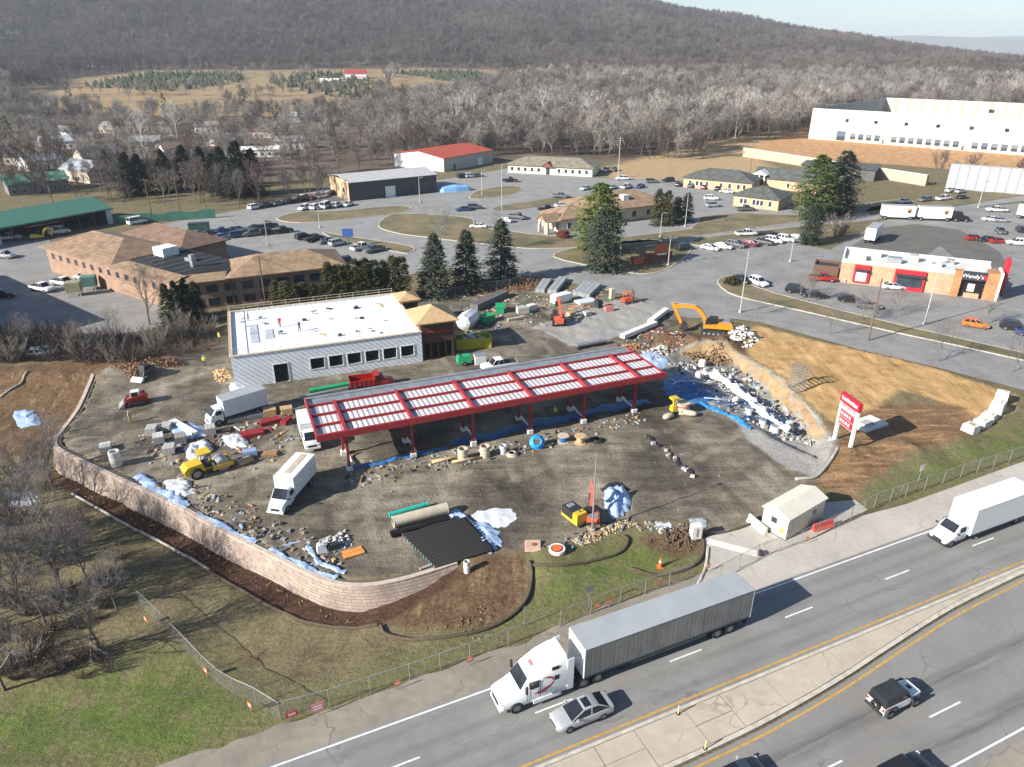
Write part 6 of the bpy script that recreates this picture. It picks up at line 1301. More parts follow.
# pipes laid in a row
ORD14 = ['first', 'second', 'third', 'fourth', 'fifth', 'sixth', 'seventh', 'eighth', 'ninth', 'tenth', 'eleventh', 'twelfth', 'thirteenth', 'fourteenth']
pipe_me = MB().tube([(0, 0, 0), (.5, 0, 0), (1, 0, 0)], .2, 12).mesh('barrel', M('pipe_black', (.016, .016, .017), .8, var=.3, spec=.15), True)
for i in range(14):
    t = i / 13; a = GV(400 + 34 * t, 533 + 34 * t, .2); e = GV(466 + 27 * t, 519 + 30 * t, .2); d = e - a; L = d.length
    o = thing('drain_pipe', f'{ORD14[i]} black plastic pipe from the back in the row by the wall end', 'pipe', (a.x, a.y, .24), ang(a, e), 'row of black drain pipes'); m = MB(); m.tube([(0, 0, 0), (L * .96, 0, 0), (L * .965, 0, 0), (L, 0, 0)], [.2, .2, .235, .235], 12); m.build('barrel', MATS['pipe_black'], o, True); MB().ring((0.0, 0, 0), .185, .05, 'X', 12, 0, .14).build('spigot_rim', TEAL if i % 3 == 0 else STEEL, o)
def lay_pipe(a, e, r, label, mat, name, cat='pipe', hollow=True):
    a = GV(*a, r + .04); e = GV(*e, r + .04); o = thing(name, label, cat, a, ang(a, e)); L = (e - a).length; m = MB(); m.tube([(0, 0, 0), (L * .5, 0, 0), (L, 0, 0)], r, 16, caps=not hollow); m.build('barrel', mat, o, True)
    if hollow: k = MB(); k.ring((.03, 0, 0), r + .02, .12, 'X', 16, 0, r * .8); k.ring((L - .03, 0, 0), r + .02, .12, 'X', 16, 0, r * .8); k.build('rim', mat, o)
    return o
lay_pipe((393, 522), (447, 508), .62, 'fat beige concrete pipe above the black pipes', CBEIGE, 'concrete_pipe'); lay_pipe((391, 534), (449, 518), .36, 'single large black pipe between the beige pipe and the row', MATS['pipe_black'], 'drain_pipe'); lay_pipe((389, 515), (428, 504), .28, 'bright teal pipe lying behind the fat beige pipe', TEAL, 'teal_pipe')
lay_pipe((420, 569), (462, 553), .12, 'thin grey pipe on the ground below the black pipes', CONC, 'thin_pipe'); lay_pipe((452, 462), (480, 457), .0 + .16, 'brown timber beam lying by the concrete rings', WOOD, 'timber_beam', 'beam', False); lay_pipe((432, 462), (464, 455), .2, 'long tan timber on the ground left of the concrete rings', WOOD, 'timber_beam', 'beam', False)
# crumpled sheets
def tarp(px, label, mat, h=.35, name='plastic_sheet', seed=0, res=.24, lift=.05, cat='sheet', rough=1.0):
    """sheet thrown over low humps: rings drawn in from an uneven outline"""
    p = gpolyT(px); o = np.array(spline(p, 7, True)); c = o.mean(0); n = len(o); R = np.random.default_rng(seed); o = c + (o - c) * (1 + R.uniform(-.12, .12, (n, 1))); K = 9; V = []
    for k in range(K + 1):
        r = k / K; q = c + (o - c) * r; X, Y = q[:, 0], q[:, 1]
        for x, y, w1, w2 in zip(X, Y, wob(X, Y, 2.2, seed + 1), wob(X, Y, .9, seed + 3)): V.append((x, y, hz(x, y) + lift + max(-.02, h * (.55 + .5 * w1 + .22 * w2) * (1 - r ** 3))))
    f = [(k * n + i, k * n + (i + 1) % n, (k + 1) * n + (i + 1) % n, (k + 1) * n + i) for k in range(K) for i in range(n)]
    mb = MB(); mb.add(V, f); return tag(mb.build(name, mat, None, True, fix=False), label, cat)
def ribbon(px, w, label, mat, h=.2, seed=0, name='fabric_strip', cat='fabric'):
    """strip of cloth lying along a line with uneven edges and folds"""
    p = spline([tuple(G(x, y, .05)) for x, y in px], 14); n = len(p); R = random.Random(seed); V = []; J = 6
    for i, (x, y) in enumerate(p):
        a = p[max(0, i - 1)]; b = p[min(n - 1, i + 1)]; d = Vector((b[0] - a[0], b[1] - a[1])).normalized(); e0 = w * (.4 + .12 * math.sin(i * .37 + seed) + R.uniform(-.14, .14)); e1 = w * (.4 + .12 * math.sin(i * .29 + seed * 2) + R.uniform(-.14, .14))
        for j in range(J + 1):
            t = -e0 + (e0 + e1) * j / J; X, Y = x - d.y * t, y + d.x * t; V.append((X, Y, max(hz(X, Y), -.4 if seed in (21, 24, 25) else -.02) + .07 + h * max(0, .5 + .55 * float(wob(np.array(X), np.array(Y), 1.5, seed)) + R.uniform(-.12, .12)) * (0 < j < J)))
    mb = MB(); mb.add(V, [(i * (J + 1) + j, i * (J + 1) + j + 1, (i + 1) * (J + 1) + j + 1, (i + 1) * (J + 1) + j) for i in range(n - 1) for j in range(J)]); return tag(mb.build(name, mat, None, True, fix=False), label, cat)
tarp([(447, 514), (458, 510), (470, 520), (480, 522), (497, 530), (500, 546), (488, 553), (480, 540), (462, 524)], 'white and blue plastic sheeting at the ends of the black pipes', BSHEET, .45, seed=1); tarp([(472, 514), (505, 508), (516, 516), (508, 526), (490, 527)], 'bright white powder sheet spread right of the black pipes', WSHEET, .12, seed=2)
ribbon([(137, 476), (155, 488), (172, 498), (188, 507)], 1.5, 'crumpled blue white fabric on the wall top near the compactor', BSHEET, .3, 3); ribbon([(196, 513), (215, 523), (236, 534), (256, 543)], 1.0, 'blue white fabric strip at the middle of the wall top', BSHEET, .2, 14); ribbon([(270, 549), (290, 560), (312, 570), (336, 579)], 1.0, 'blue white fabric strip along the top of the retaining wall', BSHEET, .2, 4); tarp([(165, 482), (185, 478), (195, 492), (175, 496)], 'white torn plastic heap below the compactor', WSHEET, .5, seed=5)
ribbon([(308, 546), (314, 556), (326, 566), (346, 572)], .6, 'blue white fabric lying by the corner of the wall', BSHEET, .25, 6); tarp([(606, 490), (622, 486), (630, 498), (625, 515), (612, 518), (604, 505)], 'light blue tarpaulin over a heap by the small excavator', BSHEET, .9, seed=7); tarp([(600, 490), (618, 482), (630, 490), (622, 488), (606, 492)], 'black plastic sheet behind the light blue tarpaulin', TRIM, .3, seed=8, res=.35)
ribbon([(352, 468), (380, 463), (410, 456), (448, 447)], 1.1, 'blue liner strip under the left half of the canopy', BLUE, .2, 9); ribbon([(452, 444), (500, 432), (560, 419), (605, 409), (648, 401)], 2.2, 'long blue liner strip under the right half of the canopy', BLUE, .15, 10)
tarp([(662, 382), (682, 374), (706, 388), (712, 400), (696, 404), (668, 396)], 'dark blue liner at the canopy side of the pit', BLUE, .5, seed=11); ribbon([(696, 403), (716, 409), (736, 419), (752, 430)], 1.0, 'bright blue liner strip along the near edge of the pit', M('blue_liner', (.04, .22, .50), .4, var=.3, scale=2), .4, 21); ribbon([(704, 370), (722, 378), (742, 392), (764, 410), (790, 430)], 1.5, 'white fabric mound snaking along the tank field', WSHEET, .9, 24); tarp([(752, 406), (768, 406), (786, 424), (772, 428)], 'pale blue sheeting over the right of the pit', BSHEET, .5, seed=23)
tarp([(230, 385), (245, 380), (250, 395), (236, 398)], 'white sheet of insulation leaning by the store corner', WSHEET, .2, seed=12); tarp([(168, 424), (198, 425), (205, 436), (180, 438)], 'white and blue wrapped boards in the stock pile', BSHEET, .5, seed=13); tarp([(185, 448), (205, 440), (212, 452), (192, 462)], 'grey wrapped goods heap left of the compactor', WSHEET, .9, seed=14); tarp([(222, 437), (240, 434), (248, 446), (232, 448)], 'white folded tarpaulin right of the compactor', WSHEET, .5, seed=15)
tarp([(14, 412), (34, 412), (40, 424), (20, 428)], 'pale torn sheeting lying on the left dirt bank', BSHEET, .4, seed=16); tarp([(5, 495), (30, 492), (38, 502), (14, 508)], 'small white debris patch left of the wall', WSHEET, .1, seed=17); tarp([(640, 356), (655, 352), (668, 362), (655, 372)], 'tangled white and blue sheeting beside the canopy end', BSHEET, .5, seed=18)
tarp([(690, 519), (703, 519), (706, 527), (692, 530)], 'white sheet lying by the driveway mouth', WSHEET, .12, seed=19, res=.3); tarp([(655, 524), (668, 522), (672, 530), (660, 534)], 'small white sheet on the mud near the driveway', WSHEET, .1, seed=20, res=.3)
# tank field fittings in the pit
for i in range(9):
    t = i / 8; a = T(672 + 84 * t, 388 + 36 * t, .3); pts = [a]; d = Vector((math.cos(.9 + .1 * i), math.sin(.9), 0))
    for k in range(5): pts.append(pts[-1] + Vector((1.2 + .25 * math.sin(i * 2 + k), .55 * math.cos(i + k * 1.3) + .3, .0)));
    for q in pts: q.z = max(hz(q.x, q.y), -1.2) + .6
    o = MB(); o.tube(spline(pts, 4), .09, 7); tag(o.build('blue_conduit', BLUE if i % 3 else M('conduit_pale', (.38, .55, .66), .4), None, True), f'{ORD14[i]} fuel line from the left curving over the tank field', 'pipe', 'fuel lines over the tank field')
for i, (x, y) in enumerate(sorted([(702, 366), (716, 374), (728, 384), (741, 392), (752, 402), (764, 411), (776, 420), (788, 428), (748, 414), (762, 426), (735, 404), (698, 378), (774, 432)])):
    o = thing('tank_sump', f'{ORD14[i]} pale round tank sump from the left in the pit', 'sump', T(x, y), 0, 'tank sumps in the pit'); r = random.uniform(.45, .7); MB().cyl((0, 0, -.2), (0, 0, .9), r, r * .9, 14).build('tub', random.choice([CWHITE, WHITEM, WSHEET]), o); MB().cyl((0, 0, .9), (0, 0, 1.02), r * .75, n=14).build('lid', random.choice([TRIM, STEEL, CWHITE]), o)
def heap(px, label, mat, n, h, size, name='gravel_heap', seed=0, cat='heap'):
    R = random.Random(seed); p = gpolyT(px); P = np.array(p); b = MB(); c = 0; k_ = 0; g_ = np.random.default_rng(seed); XS = g_.uniform(P[:, 0].min(), P[:, 0].max(), n * 30); YS = g_.uniform(P[:, 1].min(), P[:, 1].max(), n * 30); SS = sdf(XS, YS, p)
    while c < n:
        s = SS[k_]; x, y = XS[k_], YS[k_]; k_ += 1
        if s < 0: continue
        c += 1; z = hz(x, y) + R.random() * h * min(1, s / 1.2); q = size * R.uniform(.5, 1.4); vs = []
        for a in range(6):
            t = a * 1.047 + R.uniform(-.3, .3); vs.append((x + q * math.cos(t) * R.uniform(.7, 1), y + q * math.sin(t) * R.uniform(.7, 1), z + R.uniform(-.2, .1) * q))
        vs += [(x + R.uniform(-.3, .3) * q, y + R.uniform(-.3, .3) * q, z + q * R.uniform(.5, .9)), (x, y, z - q * .6)]; b.add(vs, [(k, (k + 1) % 6, 6) for k in range(6)] + [((k + 1) % 6, k, 7) for k in range(6)])
    return tag(b.build(name, mat), label, cat)
heap([(708, 372), (722, 372), (745, 388), (772, 408), (798, 428), (800, 442), (782, 436), (752, 414), (728, 396)], 'ridge of pale stone along the tank field', M('stone_pale', (.46, .44, .41), .9, var=.35, scale=1), 900, .9, .15, 'stone_ridge', 1); heap([(728, 333), (744, 330), (758, 340), (748, 348), (734, 344)], 'heap of broken white concrete right of the large excavator', CWHITE, 170, 1.2, .38, 'rubble_heap', 2); heap([(680, 352), (720, 350), (735, 362), (705, 366)], 'tumbled brown soil clods at the head of the pit', M('clod_brown', (.22, .14, .08), .95), 300, 1.0, .25, 'soil_heap', 3); heap([(640, 352), (662, 345), (675, 352), (655, 362)], 'pile of mixed debris behind the canopy end', CONC, 80, .8, .35, 'debris_heap', 4)
heap([(212, 372), (226, 368), (232, 378), (218, 384)], 'low pile of tan offcuts by the store corner', PLY, 60, .6, .35, 'offcut_heap', 5); heap([(110, 368), (175, 358), (185, 366), (130, 378)], 'row of reddish soil clods along the thicket edge', M('clod_red', (.26, .13, .06), .95), 420, 1.0, .2, 'soil_heap', 6); heap([(655, 528), (690, 523), (702, 536), (690, 552), (665, 545)], 'cut brush and dirt heap by the driveway mouth', M('clod_dark', (.11, .075, .05), .95), 300, .5, .16, 'brush_heap', 7)
heap([(460, 285), (500, 282), (540, 274), (556, 280), (530, 292), (490, 294)], 'long spoil heap behind the store materials', M('clod_red', None), 480, .8, .2, 'soil_heap', 8); heap([(570, 540), (600, 528), (625, 520), (640, 524), (610, 536), (582, 546)], 'stones and clods along the upper grass edge', TANST, 220, .3, .13, 'stone_row', 9); heap([(320, 540), (345, 530), (352, 545), (330, 556)], 'loose stone heap below the parked box truck', CONC, 70, .5, .3, 'stone_heap', 10)
o = thing('stone_border', 'broken line of dark paving stones across the compacted yard', 'stones')
for i in range(22):
    p = T(646 + 48 * i / 21 + random.uniform(-2, 2), 436 + 41 * i / 21 + random.uniform(-1, 1)); q = MB(); q.box(-.28, .28, -.2, .2, -.05, .22 + random.random() * .15, rot=random.uniform(0, 3), at=tuple(p), taper=.04); q.build('stone', random.choice([CONC, DKMET, M('stone_dark', (.10, .095, .085), .9)]), o)
# reels, coils, small plant
def reel(px, py, label, mat, r=.7, w=.7, core=None, flat=True):
    o = thing('cable_reel', label, 'reel', T(px, py)); 
    for z in (0.02, w): MB().cyl((0, 0, z), (0, 0, z + .08), r, n=18).build('flange', mat, o)
    MB().cyl((0, 0, .1), (0, 0, w), r * .6, n=14).build('drum', core or WOOD, o); return o
reel(563, 442, 'cable reel with pale top and blue drum before the canopy', CBEIGE, .72, .9, BLUE); reel(580, 443, 'wooden cable reel right of the blue one', WOOD, .75, 1.0)
def coil(px, py, label, mat, R_, r, tilt=0.0, name='pipe_coil'):
    o = thing(name, label, 'coil', T(px, py)); n = 22; rr = random.Random(px)
    for k in range(4):
        b = MB(); q = R_ * (1 - .12 * k); z = r * (1 + 1.5 * k); pts = [(q * math.cos(6.2832 * i / n), q * math.sin(6.2832 * i / n), z) for i in range(n + 1)]
        if tilt: pts = [(x, y * math.cos(tilt) - (zz) * math.sin(tilt), y * math.sin(tilt) + zz * math.cos(tilt) + R_ * math.sin(tilt)) for x, y, zz in pts]
        b.tube(pts, r, 6, caps=False); b.build('loop', mat, o, True)
    return o
coil(537, 447, 'bright blue pipe coil leaning before the canopy', M('blue_bright', (.02, .30, .75), .35), .85, .12, .9); coil(597, 441, 'flat black hose coil right of the wooden reel', TRIM, .8, .06); coil(512, 455, 'pale hose coil on the ground among the concrete goods', CBEIGE, .7, .06)
o = thing('generator', 'yellow and black generator by the grass edge', 'generator', T(574, 520), math.radians(-55)); MB().box(-1.3, 1.3, -.7, .7, .25, 1.5, taper=.06).build('canopy', YELP, o); MB().box(-1.2, .5, -.72, .72, .6, 1.52).build('black_panel', TRIM, o); MB().box(-1.4, 1.4, -.5, .5, .05, .249).build('skid', DKMET, o); MB().box(-.9, -.3, -.4, .4, 1.521, 1.6).build('vent', STEEL, o); MB().cyl((.8, 0, 1.5), (.8, 0, 1.9), .06).build('exhaust', DKMET, o)
o = thing('light_mast', 'tall thin pale pole standing beside the small excavator', 'pole', T(592, 531)); MB().cyl((0, 0, 0), (0, 0, 9.0), .10, .05, 8).build('shaft', STEEL, o); MB().cyl((0, 0, -.1), (0, 0, .3), .3, n=10).build('base', CONC, o); MB().box(-.12, .12, -.12, .12, 9.0, 9.2).build('cap', STEEL, o)
o = thing('grout_hopper', 'yellow hopper machine with beige tank beside the canopy end', 'hopper', T(676, 413), .4); MB().cyl((.9, 0, 0), (.9, 0, 1.5), .95, 1.0, 16).build('tank', CBEIGE, o)
for z in (.5, 1.1): MB().ring((.9, 0, z), 1.06, .12, 'Z', 16, 0, .9).build('hoop', SRED if z > 1 else STEEL, o)
b = MB(); b.box(-.9, -.1, -.4, .4, .5, 1.3, taper=.1); b.bar((-.5, 0, 1.2), (-.5, 0, 2.2), .25); b.box(-1.0, 0, -.5, .5, 2.2, 2.5); b.build('hopper', YELP, o); MB().box(-1, 0, -.5, .5, .05, .499).build('frame', DKMET, o)
for i, (x, y, a) in enumerate([(668, 419, .6), (690, 416, -.3)]): o = MB(); o.loft([[(xx, math.cos(t * 1.047) * r, .45 + math.sin(t * 1.047) * r * .8) for t in range(6)] for xx, r in ((-.9, .2), (-.6, .45), (0, .5), (.6, .45), (.9, .2))]); tag(o.build('bulk_bag', CBEIGE, None, True, T(x, y), a), ['beige bulk bag left below the yellow hopper', 'beige bulk bag right below the yellow hopper'][i], 'bag')
# stock by the store's left corner
def planks(px, py, label, mat, n, L, w, h, rz, name='lumber_stack', cat='lumber', rows=2):
    o = thing(name, label, cat, T(px, py), rz); 
    for r in range(rows):
        for i in range(n): q = MB(); q.box(random.uniform(-.1, .1), L + random.uniform(-.1, .1), i * (w + .03), i * (w + .03) + w, .05 + r * (h + .02), .05 + r * (h + .02) + h); q.build('plank' if mat in (WOOD, PLY) else 'beam', mat, o)
    return o
planks(264, 418, 'stack of plywood sheets left of the canopy end', PLY, 1, 1.6, 1.3, .22, ra_, 'plywood_stack', 'plywood', 4); planks(282, 416, 'second plywood stack right beside the canopy end', PLY, 1, 1.4, 1.2, .2, ra_, 'plywood_stack', 'plywood', 4); planks(262, 428, 'pile of red steel beams beneath the plywood stacks', RED, 4, 2.6, .26, .3, ra_ + .2, 'beam_stack', 'beams'); planks(286, 426, 'short red steel beams right of the red beam pile', RED, 3, 1.6, .24, .28, ra_ + .9, 'beam_stack', 'beams'); planks(243, 440, 'red steel channels behind the folded white tarpaulin', RED, 5, 2.6, .24, .26, ra_ + .05, 'beam_stack', 'beams')
planks(240, 466, 'orange timber pallet lying right of the compactor', WOOD, 5, 1.8, .22, .1, ra_ + .3); planks(262, 458, 'low stack of brown timber right of the orange pallet', M('wood_brown', (.30, .18, .09), .85), 4, 1.8, .25, .16, ra_ - .2); planks(345, 560, 'orange plywood offcut lying inside the wall corner', M('orange_ply', (.62, .26, .06), .8), 2, 2.0, .6, .06, ra_ + .1); planks(170, 424, 'long white posts lying across the stock pallets', WHITEM, 3, 5.5, .25, .22, math.radians(-38), 'post_stack', 'posts'); planks(228, 424, 'grey steel joists lying in front of the parked box truck', STEEL, 6, 4.5, .14, .25, ra_ + .05, 'joist_stack', 'joists'); planks(310, 395, 'bright green steel members lying behind the canopy', GREENP, 3, 6.0, .25, .3, ra_ + .05, 'beam_stack', 'beams'); planks(300, 401, 'grey steel tube lying behind the canopy left end', STEEL, 2, 7, .25, .25, ra_ + .1, 'joist_stack', 'joists')
o = thing('blue_crate', 'blue wrapped crate right of the compactor drum', 'crate', T(243, 459), ra_); MB().box(0, 1.7, 0, 1.0, .12, .8, taper=.04).build('wrap', M('blue_wrap', (.26, .36, .55), .4, var=.35, scale=4), o); MB().box(.05, 1.65, .05, .95, 0, .119).build('pallet', WOOD, o)
o = thing('plate_compactor', 'small dark plate compactor inside the wall corner', 'compactor', T(334, 549), .5); MB().box(-.6, .6, -.4, .4, .1, .7, taper=.08).build('engine', TRIM, o); MB().box(-.8, .8, -.45, .45, 0, .099).build('plate', STEEL, o); h_ = MB(); h_.tube([(-.6, .3, .6), (-1.2, .3, 1.1), (-1.2, -.3, 1.1), (-.6, -.3, .6)], .03, 6); h_.build('handle', DKMET, o)
tag(MB().box(-.5, .5, -.45, .45, 0, .9, taper=.12).build('bulk_bag', WSHEET, None, False, T(322, 551), .4), 'white bulk bag beside the small plate compactor', 'bag')
# yard behind the canopy
o = thing('skip', 'yellow steel skip full of rubbish right of the store tower', 'skip', T(456, 351), math.radians(12)); b = MB(); YOL = M('skip_yellow', (.42, .38, .03), .6, var=.25)
for q in ((0, 6.0, 0, .12, .1, 1.9), (0, 6.0, 2.3, 2.42, .1, 1.9), (0, .12, .121, 2.299, .1, 1.9), (5.88, 6.0, .121, 2.299, .1, 1.9), (.121, 5.879, .121, 2.299, .1, .3)): b.box(*q)
b.build('body', YOL, o)
for i in range(8): MB().box(.2 + i * .8, .3 + i * .8, -.08, -.002, .1, 1.9).build('rib', YOL, o)
for i in range(10): MB().box(-.5, .5, -.3, .3, 0, .4, rot=random.uniform(0, 3), at=(random.uniform(.8, 5), random.uniform(.6, 1.8), 1.3 + random.random() * .5), taper=.08).build('rubbish', random.choice([BSHEET, WSHEET, CONC, PLY]), o)
o = thing('compressor', 'bright green compressor in front of the yellow skip', 'compressor', T(464, 364), .3); MB().box(-1.1, 1.1, -.75, .75, .4, 1.5, taper=.12).build('canopy', GREENP, o); MB().cyl((-.6, -.6, 1.55), (-.6, .6, 1.55), .1).build('handle', DKMET, o)
for s in (-1, 1): wheel(o, 0, s * .7, .35, .2)
o = thing('site_cabinet', 'white equipment cabinet right of the green compressor', 'cabinet', T(480, 364), .3); MB().box(-.9, .9, -.6, .6, .1, 1.6).build('body', WHITEM, o); MB().box(-.92, .92, -.62, .62, 1.601, 1.68).build('lid', STEEL, o)
put_car('pickup', T(499, 369), gang((512, 367), (486, 371)), 'white', 'white pickup parked behind the middle of the canopy', name='parked_pickup')
o = thing('wrapped_tank', 'big silver white wrapped tank behind the yellow skip', 'tank', T(468, 327), 1.2); b = MB(); b.loft([[(x, math.cos(t * .785) * r, 1.5 + math.sin(t * .785) * r * .95) for t in range(8)] for x, r in ((-2.3, .8), (-2.0, 1.4), (0, 1.55), (2.0, 1.4), (2.3, .8))]); b.build('shell', WSHEET, o); MB().box(-1.8, 1.8, -.9, .9, 0, .4).build('cradle', WOOD, o)
for i, (x, y, l) in enumerate([(487, 322, 'green bin leaning behind the yellow skip'), (500, 312, 'green container farther right behind the skip')]): o = thing('green_bin', l, 'bin', T(x, y), .6 + i); MB().box(-1.2, 1.2, -.7, .7, .1, 1.3, taper=-.1).build('body', GREENP, o); MB().box(-1.35, 1.35, -.85, .85, 1.301, 1.4).build('lid', GREENP, o)
for i, (a, e, l) in enumerate([((474, 310), (505, 296), 'long dark steel plate pile behind the wrapped tank'), ((540, 293), (547, 282), 'left grey box culvert slab by the spoil heap'), ((552, 294), (563, 281), 'second grey box culvert slab by the spoil heap'), ((577, 296), (588, 286), 'third grey slab lying near the white box'), ((585, 298), (597, 287), 'fourth grey slab lying nearest the street')]):
    A = T(*a); E = T(*e); o = thing('concrete_slab', l, 'slab', A, ang(A, E)); L = (E - A).length
    for k in range(2): MB().box(0, L, -.9 + k * .95, -.02 + k * .95, .05, .9 if i else 1.2).build('slab', M('slab_grey', (.30, .31, .32), .8) if i else M('plate_dark', (.14, .13, .125), .6), o)
for i, (x, y, w, d, h, m, l) in enumerate([(556, 305, 4.2, 1.8, 1.6, WHITEM, 'white store box behind the telehandler'), (580, 306, 4.0, 2.4, .5, WSHEET, 'white wrapped flat pack right of the telehandler'), (518, 315, 2.2, 1.4, 1.3, CONC, 'grey crate left of the telehandler'), (530, 312, 1.6, 1.2, 1.2, CWHITE, 'pale crate just left of the telehandler'), (508, 322, 3.5, .5, .5, CBEIGE, 'beige kerb unit lying left of the gravel ramp'), (598, 309, 1.2, 1.2, 1.5, TRIM, 'black tarped stack right of the flat pack'), (606, 312, 1.5, 1.0, .9, M('crate_pink', (.50, .16, .14), .7), 'pink red crate at the edge of the gravel ramp'), (611, 300, .9, .9, 2.2, CBEIGE, 'tall beige pallet stack near the street'), (570, 318, 1.3, 1.2, .9, M('tan_crate', (.40, .28, .16), .8), 'tan crate beside the gravel ramp'), (586, 317, 1.4, 1.2, .8, CONC, 'grey crate at the head of the gravel ramp')]):
    o = thing('storage_crate', l, 'crate', T(x, y), ra_ + random.uniform(-.2, .3)); MB().box(0, w, 0, d, .12, h, taper=.03).build('box', m, o); b = MB(); b.box(.05, w - .05, .05, .25, 0, .119); b.box(.05, w - .05, d - .25, d - .05, 0, .119); b.build('runner', WOOD, o)
o = thing('site_forklift', 'red and orange forklift at the top of the gravel ramp', 'forklift', T(628, 303), .4); MB().box(-1.2, .8, -.6, .6, .35, 1.1, taper=.08).build('body', M('fork_red', (.62, .08, .03), .4), o); b = MB()
for x in (-.8, .5):
    for y in (-.5, .5): b.bar((x, y, 1.0), (x, y, 2.1), .08)
b.box(-.9, .6, -.6, .6, 2.1, 2.2); b.build('guard', ORANGE, o); b = MB(); b.bar((1.0, -.35, .1), (1.0, -.35, 2.6), .12); b.bar((1.0, .35, .1), (1.0, .35, 2.6), .12); b.box(1.06, 2.1, -.4, -.25, .1, .16); b.box(1.06, 2.1, .25, .4, .1, .16); b.build('mast', DKMET, o)
for x in (-.8, .6):
    for s in (-1, 1): wheel(o, x, s * .6, .33, .22)
for i, (a, e, l) in enumerate([((576, 350), (606, 344), 'grey lidded trailer bed behind the canopy'), ((622, 340), (655, 326), 'long white topped beam on the ramp edge'), ((650, 325), (666, 313), 'white barrier rail near the large excavator')]):
    A = T(*a); E = T(*e); L = (E - A).length; o = thing('steel_trough', l, 'trough', A, ang(A, E)); MB().box(0, L, -.5, .5, .7 if i == 0 else .3, 1.0).build('top', STEEL if i == 0 else WHITEM, o); MB().box(.2, L - .2, -.42, .42, 0, .699 if i == 0 else .299).build('base', DKMET, o)
heap([(612, 352), (625, 346), (640, 344), (632, 354)], 'orange and tan scrap pile at the canopy rear corner', M('scrap_orange', (.42, .20, .07), .8), 70, .9, .35, 'scrap_heap', 13)
# reinforcement cage, barriers, gate
o = thing('rebar_cage', 'tall pale reinforcing cage standing on the clay cut', 'cage', T(796, 390), .3); b = MB(); W_ = .8
for i in range(5):
    for y in (-W_, W_): b.bar((-W_ + i * W_ / 2, y, 0), (-W_ + i * W_ / 2, y, 3.9), .06)
b.build('upright', STEEL, o); b = MB()
for k in range(9):
    z = .2 + k * .45
    for y in (-W_, W_): b.bar((-W_, y, z), (W_, y, z), .05)
    for x in (-W_, W_): b.bar((x, -W_, z), (x, W_, z), .05)
b.build('tie', STEEL, o)
for i, (x, y, rz, L) in enumerate([(1000, 402, .9, 1.6), (996, 412, .8, 2.4), (988, 420, .7, 1.6), (981, 426, .6, 2.0), (970, 431, .5, 1.6)]):
    o = thing('concrete_block', ['topmost pale concrete block in the row on the right bank', 'second pale concrete block in the row on the right bank', 'middle pale concrete block in the row on the right bank', 'fourth pale concrete block down the row on the right bank', 'lowest concrete block with tan top on the right bank'][i], 'block', T(x, y), rz, 'concrete blocks on the right bank'); MB().box(-L / 2, L / 2, -.8, .8, 0, 1.6 if i < 2 else 1.0, taper=.06).build('body', CWHITE, o); MB().box(-L / 4, L / 4, -.3, .3, 1.602 if i < 2 else 1.002, 1.68 if i < 2 else 1.08).build('key', TANST if i == 4 else CWHITE, o)
def jersey(px, py, rz, label, m, L=2.6):
    o = thing('traffic_barrier', label, 'barrier', T(px, py, .03), rz); b = MB(); b.extr([(-.32, 0), (-.32, .14), (-.14, .4), (-.09, .9), (.09, .9), (.14, .4), (.32, .14), (.32, 0)], -L / 2, L / 2); b.build('body', m, o)
    for s in (-1, 1): MB().box(-.2, .2, s * L * .3 - .15, s * L * .3 + .15, .002, .09).build('fork_slot', TRIM, o)
jersey(757, 528, gang((750, 521), (764, 533)) - math.pi / 2, 'white barrier standing left of the site shed', CWHITE, 2.7); jersey(822, 529, gang((811, 530), (832, 524)) - math.pi / 2, 'red plastic barrier beside the site shed', M('barrier_red', (.55, .08, .05), .5), 2.6)
o = thing('gate_arm', 'white horizontal gate panel lying across the driveway', 'gate', T(708, 542, .04), gang((708, 542), (758, 555))); L = math.dist(G(708, 542), G(758, 555)); MB().box(0, L, -.45, .45, 0, .10).build('panel', CWHITE, o); MB().cyl((L + .2, 0, 0), (L + .2, 0, .5), .3, n=12).build('pivot', TRIM, o)
o = thing('utility_box', 'white utility cabinet on the dirt at the driveway mouth', 'cabinet', T(695, 537), .2); MB().box(-.5, .5, -.4, .4, 0, 1.5).build('body', CWHITE, o); MB().box(-.1, .1, -.42, -.402, .3, 1.3).build('door', STEEL, o)
# workers on the ground
P_person(T(131, 423), 0, 'worker in tan clothes on dark earth below the red loader', (.42, .33, .16), (.30, .24, .14)); P_person(T(555, 418), 1, 'worker in yellow vest standing under the canopy', (.55, .55, .05)); P_person(T(205, 366), 2, 'worker in yellow green vest left of the store corner', (.62, .68, .08)); P_person(T(220, 342), 1, 'worker in yellow jacket at the left store parapet', (.65, .55, .08))
# traffic cones and median markers
def cone(px, py, label, h=1.0): o = thing('traffic_cone', label, 'cone', T(px, py)); MB().cyl((0, 0, .04), (0, 0, h), h * .17, h * .04, 10).build('cone', ORANGE, o); MB().box(-h * .25, h * .25, -h * .25, h * .25, 0, .04).build('base', ORANGE, o); MB().cyl((0, 0, h * .5), (0, 0, h * .65), h * .125, h * .1, 10).build('band', SWH, o)
cone(660, 567, 'tall orange cone on the grass by the driveway', 1.2)
for i, (x, y, l) in enumerate([(678, 714, 'upper yellow marker post on the concrete median'), (705, 749, 'lower yellow marker post on the concrete median')]): p = GV(x, y, .16); o = thing('marker_post', l, 'post', p); MB().cyl((0, 0, 0), (0, 0, .85), .05, n=8).build('post', M('marker_yellow', (.68, .60, .22), .5), o); MB().cyl((0, 0, 0), (0, 0, .05), .14, n=10).build('base', TRIM, o)
